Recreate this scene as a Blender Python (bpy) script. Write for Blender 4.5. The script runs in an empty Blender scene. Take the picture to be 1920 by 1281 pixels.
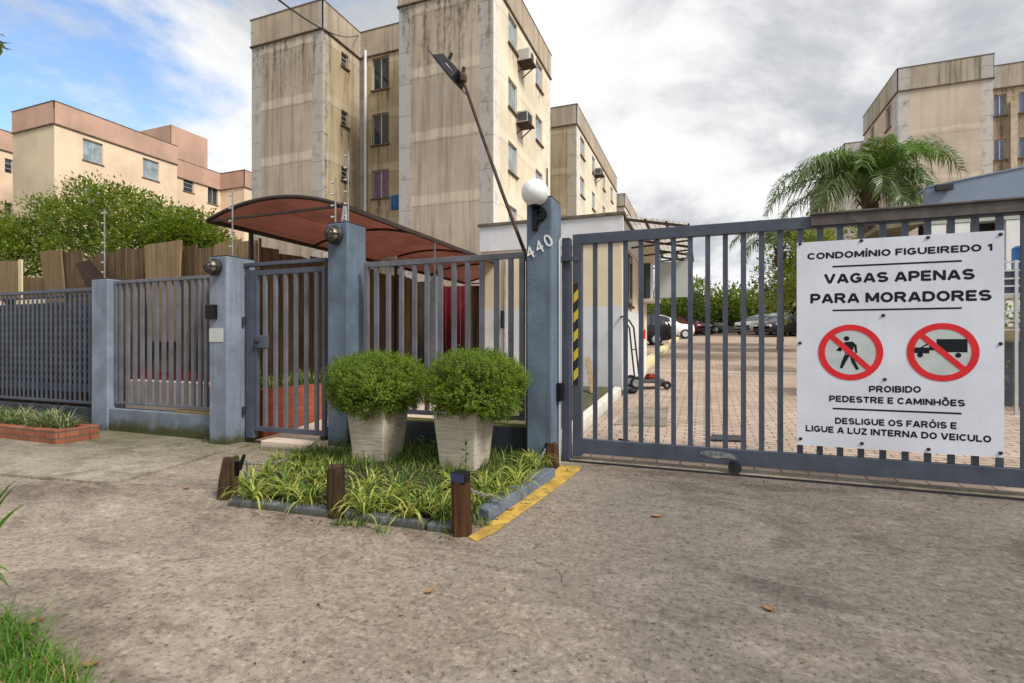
import bpy, math, random
from math import radians as R, sin, cos, pi
from mathutils import Vector, Matrix
rnd = random.Random(7)
S = bpy.context.scene
C = bpy.context.collection
# ------------------------------------------------------------------ camera
EYE = 1.2
F = 950.0
YAW = math.atan(360.0 / 950.0)
CY, SY = cos(YAW), sin(YAW)
cam = bpy.data.objects.new('camera', bpy.data.cameras.new('camera'))
C.objects.link(cam)
cam.data.sensor_width = 36
cam.data.lens = 36 * F / 1920
cam.data.clip_start = 0.05
cam.data.clip_end = 3000
cam.location = (0, 0, EYE)
cam.rotation_euler = (R(90), 0, YAW)
S.camera = cam
# ------------------------------------------------------------------ world, sun, exposure
SUN_EL, SUN_AZ = 46, 110        # azimuth clockwise from +Y
W = bpy.data.worlds.new("World")
S.world = W
W.use_nodes = True
S.view_settings.view_transform = 'Standard'
S.view_settings.look = 'None'
S.view_settings.gamma = 1
S.view_settings.exposure = 0.85
sun = bpy.data.objects.new('sun', bpy.data.lights.new('sun', 'SUN'))
C.objects.link(sun)
sun.data.energy = 2.3
sun.data.angle = R(15)
sun.data.color = (1.0, 0.955, 0.88)
_sd = Vector((sin(R(SUN_AZ)) * cos(R(SUN_EL)), cos(R(SUN_AZ)) * cos(R(SUN_EL)), sin(R(SUN_EL))))
sun.rotation_euler = (-_sd).to_track_quat('-Z', 'Y').to_euler()
sun.location = _sd * 60


def nod(nt, typ, **kw):
    n = nt.nodes.new(typ)
    for k, v in kw.items():
        if k.startswith('i_'):
            n.inputs[k[2:].replace('_', ' ')].default_value = v
        else:
            setattr(n, k, v)
    return n


def math_(nt, op, a, b=None, c=None, clamp=False):
    n = nt.nodes.new('ShaderNodeMath')
    n.operation = op
    n.use_clamp = clamp
    for i, x in enumerate((a, b, c)):
        if x is None:
            continue
        if isinstance(x, (int, float)):
            n.inputs[i].default_value = x
        else:
            nt.links.new(x, n.inputs[i])
    return n.outputs[0]


def mixc(nt, fac, a, b, blend='MIX'):
    n = nt.nodes.new('ShaderNodeMix')
    n.data_type = 'RGBA'
    n.blend_type = blend
    for i, x in ((0, fac), (6, a), (7, b)):
        if isinstance(x, (int, float)):
            n.inputs[i].default_value = x
        elif isinstance(x, tuple):
            n.inputs[i].default_value = (x[0], x[1], x[2], 1)
        else:
            nt.links.new(x, n.inputs[i])
    return n.outputs[2]


def smooth(nt, val, lo, hi):
    n = nt.nodes.new('ShaderNodeMapRange')
    n.interpolation_type = 'SMOOTHSTEP'
    n.inputs['From Min'].default_value = lo
    n.inputs['From Max'].default_value = hi
    nt.links.new(val, n.inputs['Value'])
    return n.outputs['Result']


def noise(nt, vec, scale, detail=4, rough=0.55, dist=0.0):
    n = nt.nodes.new('ShaderNodeTexNoise')
    n.inputs['Scale'].default_value = scale
    n.inputs['Detail'].default_value = detail
    n.inputs['Roughness'].default_value = rough
    n.inputs['Distortion'].default_value = dist
    if vec is not None:
        nt.links.new(vec, n.inputs['Vector'])
    return n.outputs['Fac']


def mapv(nt, vec, scale=(1, 1, 1), loc=(0, 0, 0), rot=(0, 0, 0)):
    n = nt.nodes.new('ShaderNodeMapping')
    n.inputs['Scale'].default_value = scale
    n.inputs['Location'].default_value = loc
    n.inputs['Rotation'].default_value = rot
    nt.links.new(vec, n.inputs['Vector'])
    return n.outputs[0]


def build_sky():
    nt = W.node_tree
    nt.nodes.clear()
    out = nt.nodes.new('ShaderNodeOutputWorld')
    bg = nt.nodes.new('ShaderNodeBackground')
    bg.inputs['Strength'].default_value = 0.1
    sky = nt.nodes.new('ShaderNodeTexSky')
    sky.sky_type = 'NISHITA'
    sky.sun_disc = False
    sky.sun_elevation = R(SUN_EL)
    sky.sun_rotation = R(SUN_AZ)
    sky.air_density = 1.0
    sky.dust_density = 0.6
    tc = nt.nodes.new('ShaderNodeTexCoord')
    d = tc.outputs['Generated']
    sep = nt.nodes.new('ShaderNodeSeparateXYZ')
    nt.links.new(d, sep.inputs[0])
    zz = math_(nt, 'MAXIMUM', math_(nt, 'ADD', sep.outputs[2], 0.22), 0.06)
    cx = math_(nt, 'DIVIDE', sep.outputs[0], zz)
    cy = math_(nt, 'DIVIDE', sep.outputs[1], zz)
    cmb = nt.nodes.new('ShaderNodeCombineXYZ')
    nt.links.new(cx, cmb.inputs[0])
    nt.links.new(cy, cmb.inputs[1])
    n1 = noise(nt, mapv(nt, cmb.outputs[0], (1.0, 1.0, 1), (3.3, 1.7, 0)), 1.55, 9, 0.60, 0.45)
    n2 = noise(nt, mapv(nt, cmb.outputs[0], (1.0, 0.75, 1), (2.1, 6.4, 0)), 1.15, 9, 0.60, 0.35)
    # clear blue lies towards the upper left of the street, overcast elsewhere
    dt = nt.nodes.new('ShaderNodeVectorMath')
    dt.operation = 'DOT_PRODUCT'
    nt.links.new(d, dt.inputs[0])
    v = Vector((-1.12, 0.60, 0.80)).normalized()
    dt.inputs[1].default_value = v
    opening = smooth(nt, dt.outputs['Value'], 0.84, 0.98)
    cover = math_(nt, 'SUBTRACT', math_(nt, 'ADD', n1, 0.25), math_(nt, 'MULTIPLY', opening, 0.235))
    mask = smooth(nt, cover, 0.41, 0.60)
    shade = smooth(nt, n2, 0.38, 0.57)
    cloud = mixc(nt, shade, (3.0, 3.1, 3.33), (5.6, 5.6, 5.6))
    col = mixc(nt, mask, mixc(nt, 1.0, sky.outputs[0], (1.25, 1.35, 1.45), 'MULTIPLY'), cloud)
    nt.links.new(col, bg.inputs['Color'])
    nt.links.new(bg.outputs[0], out.inputs[0])


build_sky()


# ------------------------------------------------------------------ pixel rays onto real planes
def ray(px, py):
    a, b = (px - 960) / F, (640 - py) / F
    return (CY * a - SY, SY * a + CY, b)


def onY(px, py, Y):
    d = ray(px, py)
    t = Y / d[1]
    return Vector((d[0] * t, Y, EYE + d[2] * t))


def onX(px, py, X):
    d = ray(px, py)
    t = X / d[0]
    return Vector((X, d[1] * t, EYE + d[2] * t))


def atD(px, py, D):
    d = ray(px, py)
    return Vector((d[0] * D, d[1] * D, EYE + d[2] * D))


def sm(t):
    t = max(0.0, min(1.0, t))
    return t * t * (3 - 2 * t)


def gz(x, y):
    dip = -0.09 * sm((-2.9 - x) / 1.5) * sm((y - 2.4) / 1.8) * (1 - sm((y - 5.3) / 2))
    if y <= 5.0:
        return dip
    return 0.047 * (min(y, 45) - 5.0) + dip


def onG(px, py, lift=0.0):
    d = ray(px, py)
    t = 0.5
    for k in range(4000):
        x, y, z = d[0] * t, d[1] * t, EYE + d[2] * t
        if z <= gz(x, y) + lift:
            break
        t += 0.01 if t < 20 else 0.05
    return Vector((x, y, gz(x, y) + lift))


# ------------------------------------------------------------------ mesh collecting
class MB:
    def __init__(s):
        s.v, s.f, s.uv, s.mi = [], [], {}, {}

    def face(s, pts, uv=None, m=0):
        i = len(s.v)
        s.v += [tuple(p) for p in pts]
        s.f.append(tuple(range(i, i + len(pts))))
        if uv:
            s.uv[len(s.f) - 1] = uv
        if m:
            s.mi[len(s.f) - 1] = m

    def box(s, x0, x1, y0, y1, z0, z1, m=0):
        s.hexa([(x0, y0, z0), (x1, y0, z0), (x1, y1, z0), (x0, y1, z0)], [(x0, y0, z1), (x1, y0, z1), (x1, y1, z1), (x0, y1, z1)], m)

    def hexa(s, b, t, m=0):
        i = len(s.v)
        n = len(b)
        s.v += [tuple(p) for p in b] + [tuple(p) for p in t]
        k = len(s.f)
        s.f.append(tuple(i + j for j in reversed(range(n))))
        s.f.append(tuple(i + n + j for j in range(n)))
        for j in range(n):
            s.f.append((i + j, i + (j + 1) % n, i + n + (j + 1) % n, i + n + j))
        if m:
            for q in range(k, len(s.f)):
                s.mi[q] = m

    def obox(s, o, du, dn, u0, u1, n0, n1, z0, z1, m=0):
        o, du, dn = Vector(o), Vector(du), Vector(dn)
        q = [o + du * a + dn * b for a, b in ((u0, n0), (u1, n0), (u1, n1), (u0, n1))]
        s.hexa([p + Vector((0, 0, z0)) for p in q], [p + Vector((0, 0, z1)) for p in q], m)

    def beam(s, p, q, w, h, m=0):
        """square bar from p to q, w wide sideways and h high"""
        p, q = Vector(p), Vector(q)
        d = (q - p).normalized()
        up = Vector((0, 0, 1)) if abs(d.z) < 0.9 else Vector((0, 1, 0))
        a = d.cross(up).normalized() * (w / 2)
        b = a.cross(d).normalized() * (h / 2)
        s.hexa([p - a - b, p + a - b, p + a + b, p - a + b], [q - a - b, q + a - b, q + a + b, q - a + b], m)

    def tube(s, pts, r, n=8, cap=True, closed=False, m=0):
        pts = [Vector(p) for p in pts]
        N = len(pts)
        rr = r if isinstance(r, (list, tuple)) else [r] * N
        base = len(s.v)
        pa = None
        k0 = len(s.f)
        for i, p in enumerate(pts):
            if closed:
                d = (pts[(i + 1) % N] - pts[i - 1]).normalized()
            else:
                d = (pts[min(i + 1, N - 1)] - pts[max(i - 1, 0)]).normalized()
            if pa is None:
                up = Vector((0, 0, 1)) if abs(d.z) < 0.9 else Vector((1, 0, 0))
                a = d.cross(up).normalized()
            else:
                a = (pa - d * pa.dot(d)).normalized()
            pa = a
            b = d.cross(a)
            for k in range(n):
                t = 2 * pi * k / n
                s.v.append(tuple(p + (a * cos(t) + b * sin(t)) * rr[i]))
        for i in range(N if closed else N - 1):
            j = (i + 1) % N
            for k in range(n):
                s.f.append((base + i * n + k, base + i * n + (k + 1) % n, base + j * n + (k + 1) % n, base + j * n + k))
        if cap and not closed:
            s.f.append(tuple(base + k for k in reversed(range(n))))
            s.f.append(tuple(base + (N - 1) * n + k for k in range(n)))
        if m:
            for q in range(k0, len(s.f)):
                s.mi[q] = m

    def lathe(s, prof, n=24, c=(0, 0, 0), axis='z', m=0):
        base = len(s.v)
        k0 = len(s.f)
        for (r, z) in prof:
            for k in range(n):
                t = 2 * pi * k / n
                a, b = r * cos(t), r * sin(t)
                p = (a, b, z) if axis == 'z' else ((a, z, b) if axis == 'y' else (z, a, b))
                s.v.append((p[0] + c[0], p[1] + c[1], p[2] + c[2]))
        for i in range(len(prof) - 1):
            for k in range(n):
                s.f.append((base + i * n + k, base + i * n + (k + 1) % n, base + (i + 1) * n + (k + 1) % n, base + (i + 1) * n + k))
        s.f.append(tuple(base + k for k in reversed(range(n))))
        s.f.append(tuple(base + (len(prof) - 1) * n + k for k in range(n)))
        if m:
            for q in range(k0, len(s.f)):
                s.mi[q] = m

    def prism(s, poly, fn, d0, d1, m=0):
        """poly of 2D points, fn(a, b, d) -> 3D"""
        s.hexa([fn(a, b, d0) for a, b in poly], [fn(a, b, d1) for a, b in poly], m)

    def build(s, name, mat, parent=None, loc=None, smooth=False, bevel=0, seg=2):
        off = Vector(loc) if loc is not None else Vector((0, 0, 0))
        if parent is not None:
            off = Vector(parent.location) + (off if loc is not None else Vector((0, 0, 0)))
            if parent.parent is not None:
                off = off + Vector(parent.parent.location)
        me = bpy.data.meshes.new(name)
        me.from_pydata([(x - off.x, y - off.y, z - off.z) for x, y, z in s.v], [], s.f)
        if s.uv:
            l = me.uv_layers.new(name='UVMap')
            for fi, uv in s.uv.items():
                st = me.polygons[fi].loop_start
                for k, q in enumerate(uv):
                    l.data[st + k].uv = q
        mats = mat if isinstance(mat, (list, tuple)) else [mat]
        for q in mats:
            me.materials.append(q)
        for fi, q in s.mi.items():
            me.polygons[fi].material_index = q
        if smooth:
            me.polygons.foreach_set('use_smooth', [True] * len(me.polygons))
            if smooth == 'auto':
                me.set_sharp_from_angle(angle=R(40))
        me.update()
        o = bpy.data.objects.new(name, me)
        C.objects.link(o)
        if parent is not None:
            o.parent = parent
            if loc is not None:
                o.location = loc
        else:
            o.location = off
        if bevel:
            b = o.modifiers.new('edge', 'BEVEL')
            b.width = bevel
            b.segments = seg
            b.limit_method = 'ANGLE'
        return o


def tag(o, label=None, cat=None, group=None, kind=None):
    for k, v in (('label', label), ('category', cat), ('group', group), ('kind', kind)):
        if v:
            o[k] = v
    return o


def thing(name, loc, label, cat, group=None, rz=0):
    o = bpy.data.objects.new(name, None)
    o.empty_display_size = 0.2
    C.objects.link(o)
    o.location = loc
    o.rotation_euler = (0, 0, rz)
    return tag(o, label, cat, group)


def copy_tree(o, parent=None, label=None):
    c = o.copy()
    C.objects.link(c)
    if parent is not None:
        c.parent = parent
    if label:
        c['label'] = label
    for ch in list(o.children):
        copy_tree(ch, c)
    return c


# ------------------------------------------------------------------ materials
def newmat(name):
    m = bpy.data.materials.new(name)
    m.use_nodes = True
    nt = m.node_tree
    b = nt.nodes['Principled BSDF']
    tc = nt.nodes.new('ShaderNodeTexCoord')
    return m, nt, b, tc


def bump(nt, b, h, strength, dist=0.01):
    n = nt.nodes.new('ShaderNodeBump')
    n.inputs['Strength'].default_value = strength
    n.inputs['Distance'].default_value = dist
    nt.links.new(h, n.inputs['Height'])
    nt.links.new(n.outputs[0], b.inputs['Normal'])


def geo_pos(nt):
    return nt.nodes.new('ShaderNodeNewGeometry').outputs['Position']


def mul(c, k):
    return tuple(min(1, x * k) for x in c)


def paint(name, col, rough=0.6, var=0.25, scale=3.0, streak=0.0, streakcol=None, grit=0.15, metal=0.0, spec=0.4, chips=None, moss=None, ct=0.66):
    m, nt, b, tc = newmat(name)
    p = geo_pos(nt)
    n = noise(nt, p, scale, 6, 0.6)
    c = mixc(nt, smooth(nt, n, 0.3, 0.72), mul(col, 1 - var), mul(col, 1 + var))
    if streak:
        st = noise(nt, mapv(nt, p, (14, 14, 0.7)), 1.0, 5, 0.6)
        c = mixc(nt, math_(nt, 'MULTIPLY', smooth(nt, st, 0.48, 0.75), streak), c, streakcol or mul(col, 0.45))
    if chips:
        ch = noise(nt, p, 17, 7, 0.7)
        c = mixc(nt, smooth(nt, ch, ct, ct + .04), c, chips)
    if moss:
        sep = nt.nodes.new('ShaderNodeSeparateXYZ')
        nt.links.new(p, sep.inputs[0])
        hz = math_(nt, 'ADD', sep.outputs[2], math_(nt, 'MULTIPLY', math_(nt, 'SUBTRACT', noise(nt, p, 5, 6, 0.65), 0.5), moss[2]))
        mk = math_(nt, 'SUBTRACT', 1.0, smooth(nt, hz, moss[0], moss[1]))
        mc = mixc(nt, noise(nt, p, 12, 4), (0.02, 0.028, 0.008), (0.075, 0.075, 0.02))
        c = mixc(nt, mk, c, mc)
    nt.links.new(c, b.inputs['Base Color'])
    b.inputs['Roughness'].default_value = rough
    b.inputs['Metallic'].default_value = metal
    b.inputs['Specular IOR Level'].default_value = spec
    if grit:
        bump(nt, b, noise(nt, p, 70, 6, 0.65), grit, 0.008)
    return m


def simple(name, col, rough=0.6, metal=0.0, spec=0.4):
    return paint(name, col, rough, 0.1, 8, 0, None, 0, metal, spec)


def leafmat(name, c1, c2, c3=None, trans=0.3, rough=0.5):
    m, nt, b, tc = newmat(name)
    g = nt.nodes.new('ShaderNodeNewGeometry')
    r = g.outputs['Random Per Island']
    c = mixc(nt, r, c1, c2)
    if c3:
        c = mixc(nt, smooth(nt, noise(nt, g.outputs['Position'], 3.0, 3), 0.45, 0.65), c, c3)
    nt.links.new(c, b.inputs['Base Color'])
    b.inputs['Roughness'].default_value = rough
    b.inputs['Specular IOR Level'].default_value = 0.35
    t = nt.nodes.new('ShaderNodeBsdfTranslucent')
    nt.links.new(mixc(nt, 1.0, c, (1.3, 1.3, 0.7), 'MULTIPLY'), t.inputs['Color'])
    mx = nt.nodes.new('ShaderNodeMixShader')
    mx.inputs[0].default_value = trans
    nt.links.new(b.outputs[0], mx.inputs[1])
    nt.links.new(t.outputs[0], mx.inputs[2])
    nt.links.new(mx.outputs[0], nt.nodes['Material Output'].inputs['Surface'])
    return m


def facade(name, main, edge, band, bands=True, eW=0.15, stain=0.6, period=2.7, z0=12.55, dark=None, bw=0.07, bk=0.85):
    """stained plaster: u runs 0..1 across the wall, v is the height in metres"""
    m, nt, b, tc = newmat(name)
    uv = nt.nodes.new('ShaderNodeUVMap')
    uv.uv_map = 'UVMap'
    sep = nt.nodes.new('ShaderNodeSeparateXYZ')
    nt.links.new(uv.outputs[0], sep.inputs[0])
    p = geo_pos(nt)
    big = noise(nt, p, 0.35, 5, 0.6)
    col = mixc(nt, smooth(nt, big, 0.35, 0.65), mul(main, 0.86), mul(main, 1.12))
    st = noise(nt, mapv(nt, p, (3.2, 3.2, 0.16)), 1.0, 7, 0.65)
    col = mixc(nt, math_(nt, 'MULTIPLY', smooth(nt, st, 0.44, 0.72), stain), col, dark or mul(main, 0.5))
    st2 = noise(nt, mapv(nt, p, (9, 9, 0.5), (5, 3, 1)), 1.0, 6, 0.65)
    col = mixc(nt, math_(nt, 'MULTIPLY', smooth(nt, st2, 0.50, 0.72), stain * 0.55), col, mul(edge, 0.95))
    wob = math_(nt, 'MULTIPLY', math_(nt, 'SUBTRACT', noise(nt, p, 1.4, 5), 0.5), 0.5)
    if bands:
        h = math_(nt, 'DIVIDE', math_(nt, 'ADD', math_(nt, 'SUBTRACT', sep.outputs[1], z0 - 1.35), math_(nt, 'MULTIPLY', wob, 0.5)), period)
        fr = math_(nt, 'ABSOLUTE', math_(nt, 'SUBTRACT', math_(nt, 'FRACT', h), 0.5))
        bm = math_(nt, 'SUBTRACT', 1.0, smooth(nt, fr, bw - .02, bw + .02))
        bm = math_(nt, 'MULTIPLY', bm, math_(nt, 'ADD', 0.35, math_(nt, 'MULTIPLY', smooth(nt, st, 0.62, 0.40), 0.6)))
        col = mixc(nt, math_(nt, 'MULTIPLY', bm, bk), col, band)
        fl = math_(nt, 'ABSOLUTE', math_(nt, 'SUBTRACT', math_(nt, 'FRACT', math_(nt, 'DIVIDE', math_(nt, 'SUBTRACT', sep.outputs[1], z0 - 1.35 - 0.27), period)), 0.5))
        col = mixc(nt, math_(nt, 'MULTIPLY', math_(nt, 'SUBTRACT', 1.0, smooth(nt, fl, 0.003, 0.007)), 0.7), col, mul(main, 0.42))
    if eW:
        ue = math_(nt, 'ABSOLUTE', math_(nt, 'SUBTRACT', sep.outputs[0], 0.5))
        em = smooth(nt, math_(nt, 'ADD', ue, math_(nt, 'MULTIPLY', wob, 0.05)), 0.5 - eW, 0.5 - eW * 0.86)
        bl = noise(nt, mapv(nt, p, (2, 2, 1.0)), 1.6, 8, 0.72)
        ec = mixc(nt, smooth(nt, bl, 0.5, 0.7), edge, mul(edge, 0.5))
        col = mixc(nt, math_(nt, 'MULTIPLY', em, 0.9), col, ec)
        jt = math_(nt, 'FRACT', math_(nt, 'DIVIDE', sep.outputs[1], 1.35))
        jm = math_(nt, 'MULTIPLY', math_(nt, 'MULTIPLY', math_(nt, 'LESS_THAN', jt, 0.02), em), 0.75)
        col = mixc(nt, jm, col, mul(edge, 0.35))
    nt.links.new(col, b.inputs['Base Color'])
    b.inputs['Roughness'].default_value = 0.9
    b.inputs['Specular IOR Level'].default_value = 0.2
    bump(nt, b, noise(nt, p, 12, 6, 0.65), 0.25, 0.03)
    return m


def concrete(name, c1, c2, c3, speck=0.5, fs=38, bmp=0.3, tint=None):
    m, nt, b, tc = newmat(name)
    p = geo_pos(nt)
    big = noise(nt, p, 0.5, 6, 0.62, 0.5)
    med = noise(nt, mapv(nt, p, loc=(4, 9, 2)), 2.3, 9, 0.72, 0.2)
    wear = noise(nt, mapv(nt, p, loc=(1, 3, 7)), 13.0, 10, 0.8)
    fine = noise(nt, p, fs, 5, 0.75)
    col = mixc(nt, smooth(nt, big, 0.38, 0.60), c1, c2)
    col = mixc(nt, math_(nt, 'MULTIPLY', smooth(nt, med, 0.44, 0.62), 0.7), col, c3)
    wd = math_(nt, 'SUBTRACT', 1.0, smooth(nt, wear, 0.42, 0.50))
    col = mixc(nt, math_(nt, 'MULTIPLY', wd, speck * 0.5), col, mul(c1, 0.42))
    col = mixc(nt, math_(nt, 'MULTIPLY', smooth(nt, wear, 0.53, 0.63), speck * 0.7), col, mul(c2, 1.5))
    dk = math_(nt, 'SUBTRACT', 1.0, smooth(nt, fine, 0.36, 0.47))
    col = mixc(nt, math_(nt, 'MULTIPLY', dk, speck), col, mul(c1, 0.3))
    lt = smooth(nt, fine, 0.54, 0.66)
    col = mixc(nt, math_(nt, 'MULTIPLY', lt, speck * 0.7), col, mul(c2, 1.7))
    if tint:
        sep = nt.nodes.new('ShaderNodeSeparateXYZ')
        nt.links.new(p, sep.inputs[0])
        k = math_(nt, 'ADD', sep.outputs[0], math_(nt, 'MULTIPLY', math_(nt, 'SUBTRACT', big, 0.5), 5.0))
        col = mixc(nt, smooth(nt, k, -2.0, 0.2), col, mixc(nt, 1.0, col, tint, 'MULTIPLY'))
        # old oil and damp stains, brownish wheel wear
        st = noise(nt, mapv(nt, p, (0.55, 1.0, 1), (2.2, 5.1, 0)), 0.9, 7, 0.68, 0.6)
        col = mixc(nt, math_(nt, 'MULTIPLY', smooth(nt, st, 0.49, 0.62), 0.75), col, mixc(nt, 1.0, col, (0.50, 0.475, 0.46), 'MULTIPLY'))
        pl = noise(nt, mapv(nt, p, (1, 1, 1), (8.2, 1.1, 0)), 1.1, 6, 0.66, 0.3)
        col = mixc(nt, math_(nt, 'MULTIPLY', smooth(nt, pl, 0.52, 0.64), 0.65), col, mixc(nt, 1.0, col, (1.4, 1.39, 1.4), 'MULTIPLY'))
        # hairline cracks
        v = nt.nodes.new('ShaderNodeTexVoronoi')
        v.feature = 'DISTANCE_TO_EDGE'
        v.inputs['Scale'].default_value = 0.42
        wn = nt.nodes.new('ShaderNodeTexNoise')
        wn.inputs['Scale'].default_value = 2.4
        wn.inputs['Detail'].default_value = 6
        nt.links.new(p, wn.inputs['Vector'])
        av = nt.nodes.new('ShaderNodeVectorMath')
        av.operation = 'MULTIPLY_ADD'
        nt.links.new(wn.outputs['Color'], av.inputs[0])
        av.inputs[1].default_value = (0.55, 0.55, 0.0)
        nt.links.new(p, av.inputs[2])
        nt.links.new(av.outputs[0], v.inputs['Vector'])
        cr = math_(nt, 'SUBTRACT', 1.0, smooth(nt, v.outputs['Distance'], 0.0012, 0.0042))
        cr = math_(nt, 'MULTIPLY', cr, smooth(nt, med, 0.50, 0.60))
        col = mixc(nt, math_(nt, 'MULTIPLY', cr, 0.75), col, mul(c1, 0.22))
        # moss and dust along the fence foot
        y = math_(nt, 'ADD', sep.outputs[1], math_(nt, 'MULTIPLY', math_(nt, 'SUBTRACT', med, 0.5), 2.6))
        mm = math_(nt, 'MULTIPLY', smooth(nt, y, 3.5, 4.7), math_(nt, 'SUBTRACT', 1.0, smooth(nt, sep.outputs[0], -5.2, -4.2)))
        col = mixc(nt, math_(nt, 'MULTIPLY', mm, 0.6), col, (0.075, 0.075, 0.026))
    nt.links.new(col, b.inputs['Base Color'])
    b.inputs['Roughness'].default_value = 0.85
    b.inputs['Specular IOR Level'].default_value = 0.3
    bump(nt, b, math_(nt, 'ADD', math_(nt, 'MULTIPLY', fine, 0.6), math_(nt, 'MULTIPLY', wear, 0.6)), bmp, 0.012)
    return m


def brickmat(name, c1, c2, mortar, bw=0.22, bh=0.075, ms=0.008, vertical=True, rot=0.0, var=0.6):
    m, nt, b, tc = newmat(name)
    p = geo_pos(nt)
    if vertical:
        sep = nt.nodes.new('ShaderNodeSeparateXYZ')
        nt.links.new(p, sep.inputs[0])
        cmb = nt.nodes.new('ShaderNodeCombineXYZ')
        nt.links.new(math_(nt, 'ADD', sep.outputs[0], sep.outputs[1]), cmb.inputs[0])
        nt.links.new(sep.outputs[2], cmb.inputs[1])
        vec = cmb.outputs[0]
    else:
        vec = mapv(nt, p, rot=(0, 0, rot))
    t = nt.nodes.new('ShaderNodeTexBrick')
    nt.links.new(vec, t.inputs['Vector'])
    t.inputs['Scale'].default_value = 1
    t.inputs['Brick Width'].default_value = bw
    t.inputs['Row Height'].default_value = bh
    t.inputs['Mortar Size'].default_value = ms
    t.inputs['Mortar Smooth'].default_value = 0.2
    t.inputs['Color1'].default_value = (*c1, 1)
    t.inputs['Color2'].default_value = (*c2, 1)
    t.inputs['Mortar'].default_value = (*mortar, 1)
    n = noise(nt, p, 1.3, 6, 0.65)
    n2 = noise(nt, p, 25, 5, 0.7)
    c = mixc(nt, math_(nt, 'MULTIPLY', smooth(nt, n, 0.38, 0.68), var), t.outputs['Color'], mixc(nt, 1.0, t.outputs['Color'], (0.55, 0.52, 0.47), 'MULTIPLY'))
    c = mixc(nt, math_(nt, 'MULTIPLY', smooth(nt, n2, 0.45, 0.7), 0.4), c, mixc(nt, 1.0, c, (1.35, 1.32, 1.3), 'MULTIPLY'))
    nt.links.new(c, b.inputs['Base Color'])
    b.inputs['Roughness'].default_value = 0.85
    b.inputs['Specular IOR Level'].default_value = 0.25
    bump(nt, b, math_(nt, 'SUBTRACT', math_(nt, 'MULTIPLY', n2, 0.4), t.outputs['Fac']), 0.5, 0.012)
    return m


def wood(name, c1, c2, axis=2, sc=22, moss=None):
    m, nt, b, tc = newmat(name)
    p = geo_pos(nt)
    g = nt.nodes.new('ShaderNodeNewGeometry')
    s = [sc, sc, sc]
    s[axis] = 0.9
    gr = noise(nt, mapv(nt, p, tuple(s)), 1.0, 6, 0.65, 0.3)
    oi = nt.nodes.new('ShaderNodeObjectInfo')
    c = mixc(nt, smooth(nt, gr, 0.33, 0.68), c1, c2)
    c = mixc(nt, math_(nt, 'MULTIPLY', oi.outputs['Random'], 0.55), c, mul(c1, 0.7))
    c = mixc(nt, smooth(nt, noise(nt, p, 2.2, 5), 0.55, 0.75), c, mul(c2, 0.55))
    if moss:
        c = mixc(nt, math_(nt, 'MULTIPLY', smooth(nt, noise(nt, p, 7, 5, 0.6), 0.5, 0.7), 0.7), c, moss)
    nt.links.new(c, b.inputs['Base Color'])
    b.inputs['Roughness'].default_value = 0.85
    b.inputs['Specular IOR Level'].default_value = 0.2
    bump(nt, b, gr, 0.5, 0.006)
    return m


M = {}
M['blue'] = paint('weathered_blue_paint', (0.103, 0.14, 0.19), 0.7, 0.24, 2.6, 0.5, (0.055, 0.072, 0.095), 0.6, chips=(0.21, 0.24, 0.27), moss=(0.0, 0.16, 0.34), ct=.635)
M['blue_left'] = paint('faded_blue_paint', (0.19, 0.225, 0.285), 0.75, 0.22, 2.8, 0.45, (0.10, 0.12, 0.15), 0.6, chips=(0.30, 0.33, 0.37), moss=(-0.07, 0.10, 0.36), ct=.635)
M['wall_left'] = paint('mossy_blue_wall', (0.15, 0.18, 0.225), 0.8, 0.2, 4, 0.4, (0.07, 0.085, 0.085), 0.5, moss=(-0.02, 0.16, 0.28))
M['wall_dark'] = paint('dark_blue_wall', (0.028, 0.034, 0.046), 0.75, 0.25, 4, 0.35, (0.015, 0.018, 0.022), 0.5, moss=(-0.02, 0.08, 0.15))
M['gate'] = paint('grey_blue_enamel', (0.062, 0.074, 0.104), 0.42, 0.18, 4, 0.3, (0.045, 0.042, 0.045), 0.08, chips=(0.11, 0.085, 0.07))
M['gate_pale'] = paint('pale_grey_enamel', (0.122, 0.126, 0.15), 0.42, 0.2, 4, 0.4, (0.075, 0.062, 0.06), 0.08, chips=(0.16, 0.12, 0.10))
M['rusty_rail'] = paint('rusty_grey_rail', (0.085, 0.072, 0.068), 0.7, 0.4, 5, 0.5, (0.045, 0.024, 0.018), 0.3, chips=(0.17, 0.15, 0.15))
M['rust'] = paint('rusty_steel', (0.055, 0.03, 0.02), 0.75, 0.4, 9, 0.3, None, 0.3, chips=(0.12, 0.055, 0.03))
M['black'] = simple('black_plastic', (0.005, 0.005, 0.006), 0.5, 0, .25)
M['iron'] = paint('dull_black_metal', (0.02, 0.02, 0.023), 0.5, 0.3, 10, 0, None, 0.1)
M['rubber'] = simple('tyre_rubber', (0.015, 0.015, 0.016), 0.85)
M['white'] = paint('dirty_white_paint', (0.72, 0.72, 0.74), 0.6, 0.06, 4, 0.15, (0.5, 0.49, 0.47), 0.15)
M['signwhite'] = paint('white_sign_enamel', (0.62, 0.645, 0.72), 0.45, 0.07, 2.2, 0.22, (0.47, 0.47, 0.48), 0.03)
M['ink'] = simple('dark_sign_ink', (0.008, 0.009, 0.014), 0.5, 0, .2)
M['red'] = simple('red_sign_ink', (0.62, 0.012, 0.018), 0.5)
M['symbolgrey'] = simple('pale_symbol_field', (0.46, 0.50, 0.50), 0.5)
M['yellow'] = paint('worn_yellow_paint', (0.45, 0.285, 0.05), 0.75, 0.3, 6, 0, None, 0.6, chips=(0.19, 0.15, 0.10), ct=0.565)
M['tapeyellow'] = simple('yellow_tape', (0.62, 0.47, 0.02), 0.5)
M['alu'] = simple('aluminium', (0.55, 0.56, 0.57), 0.4, 0.6)
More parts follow.
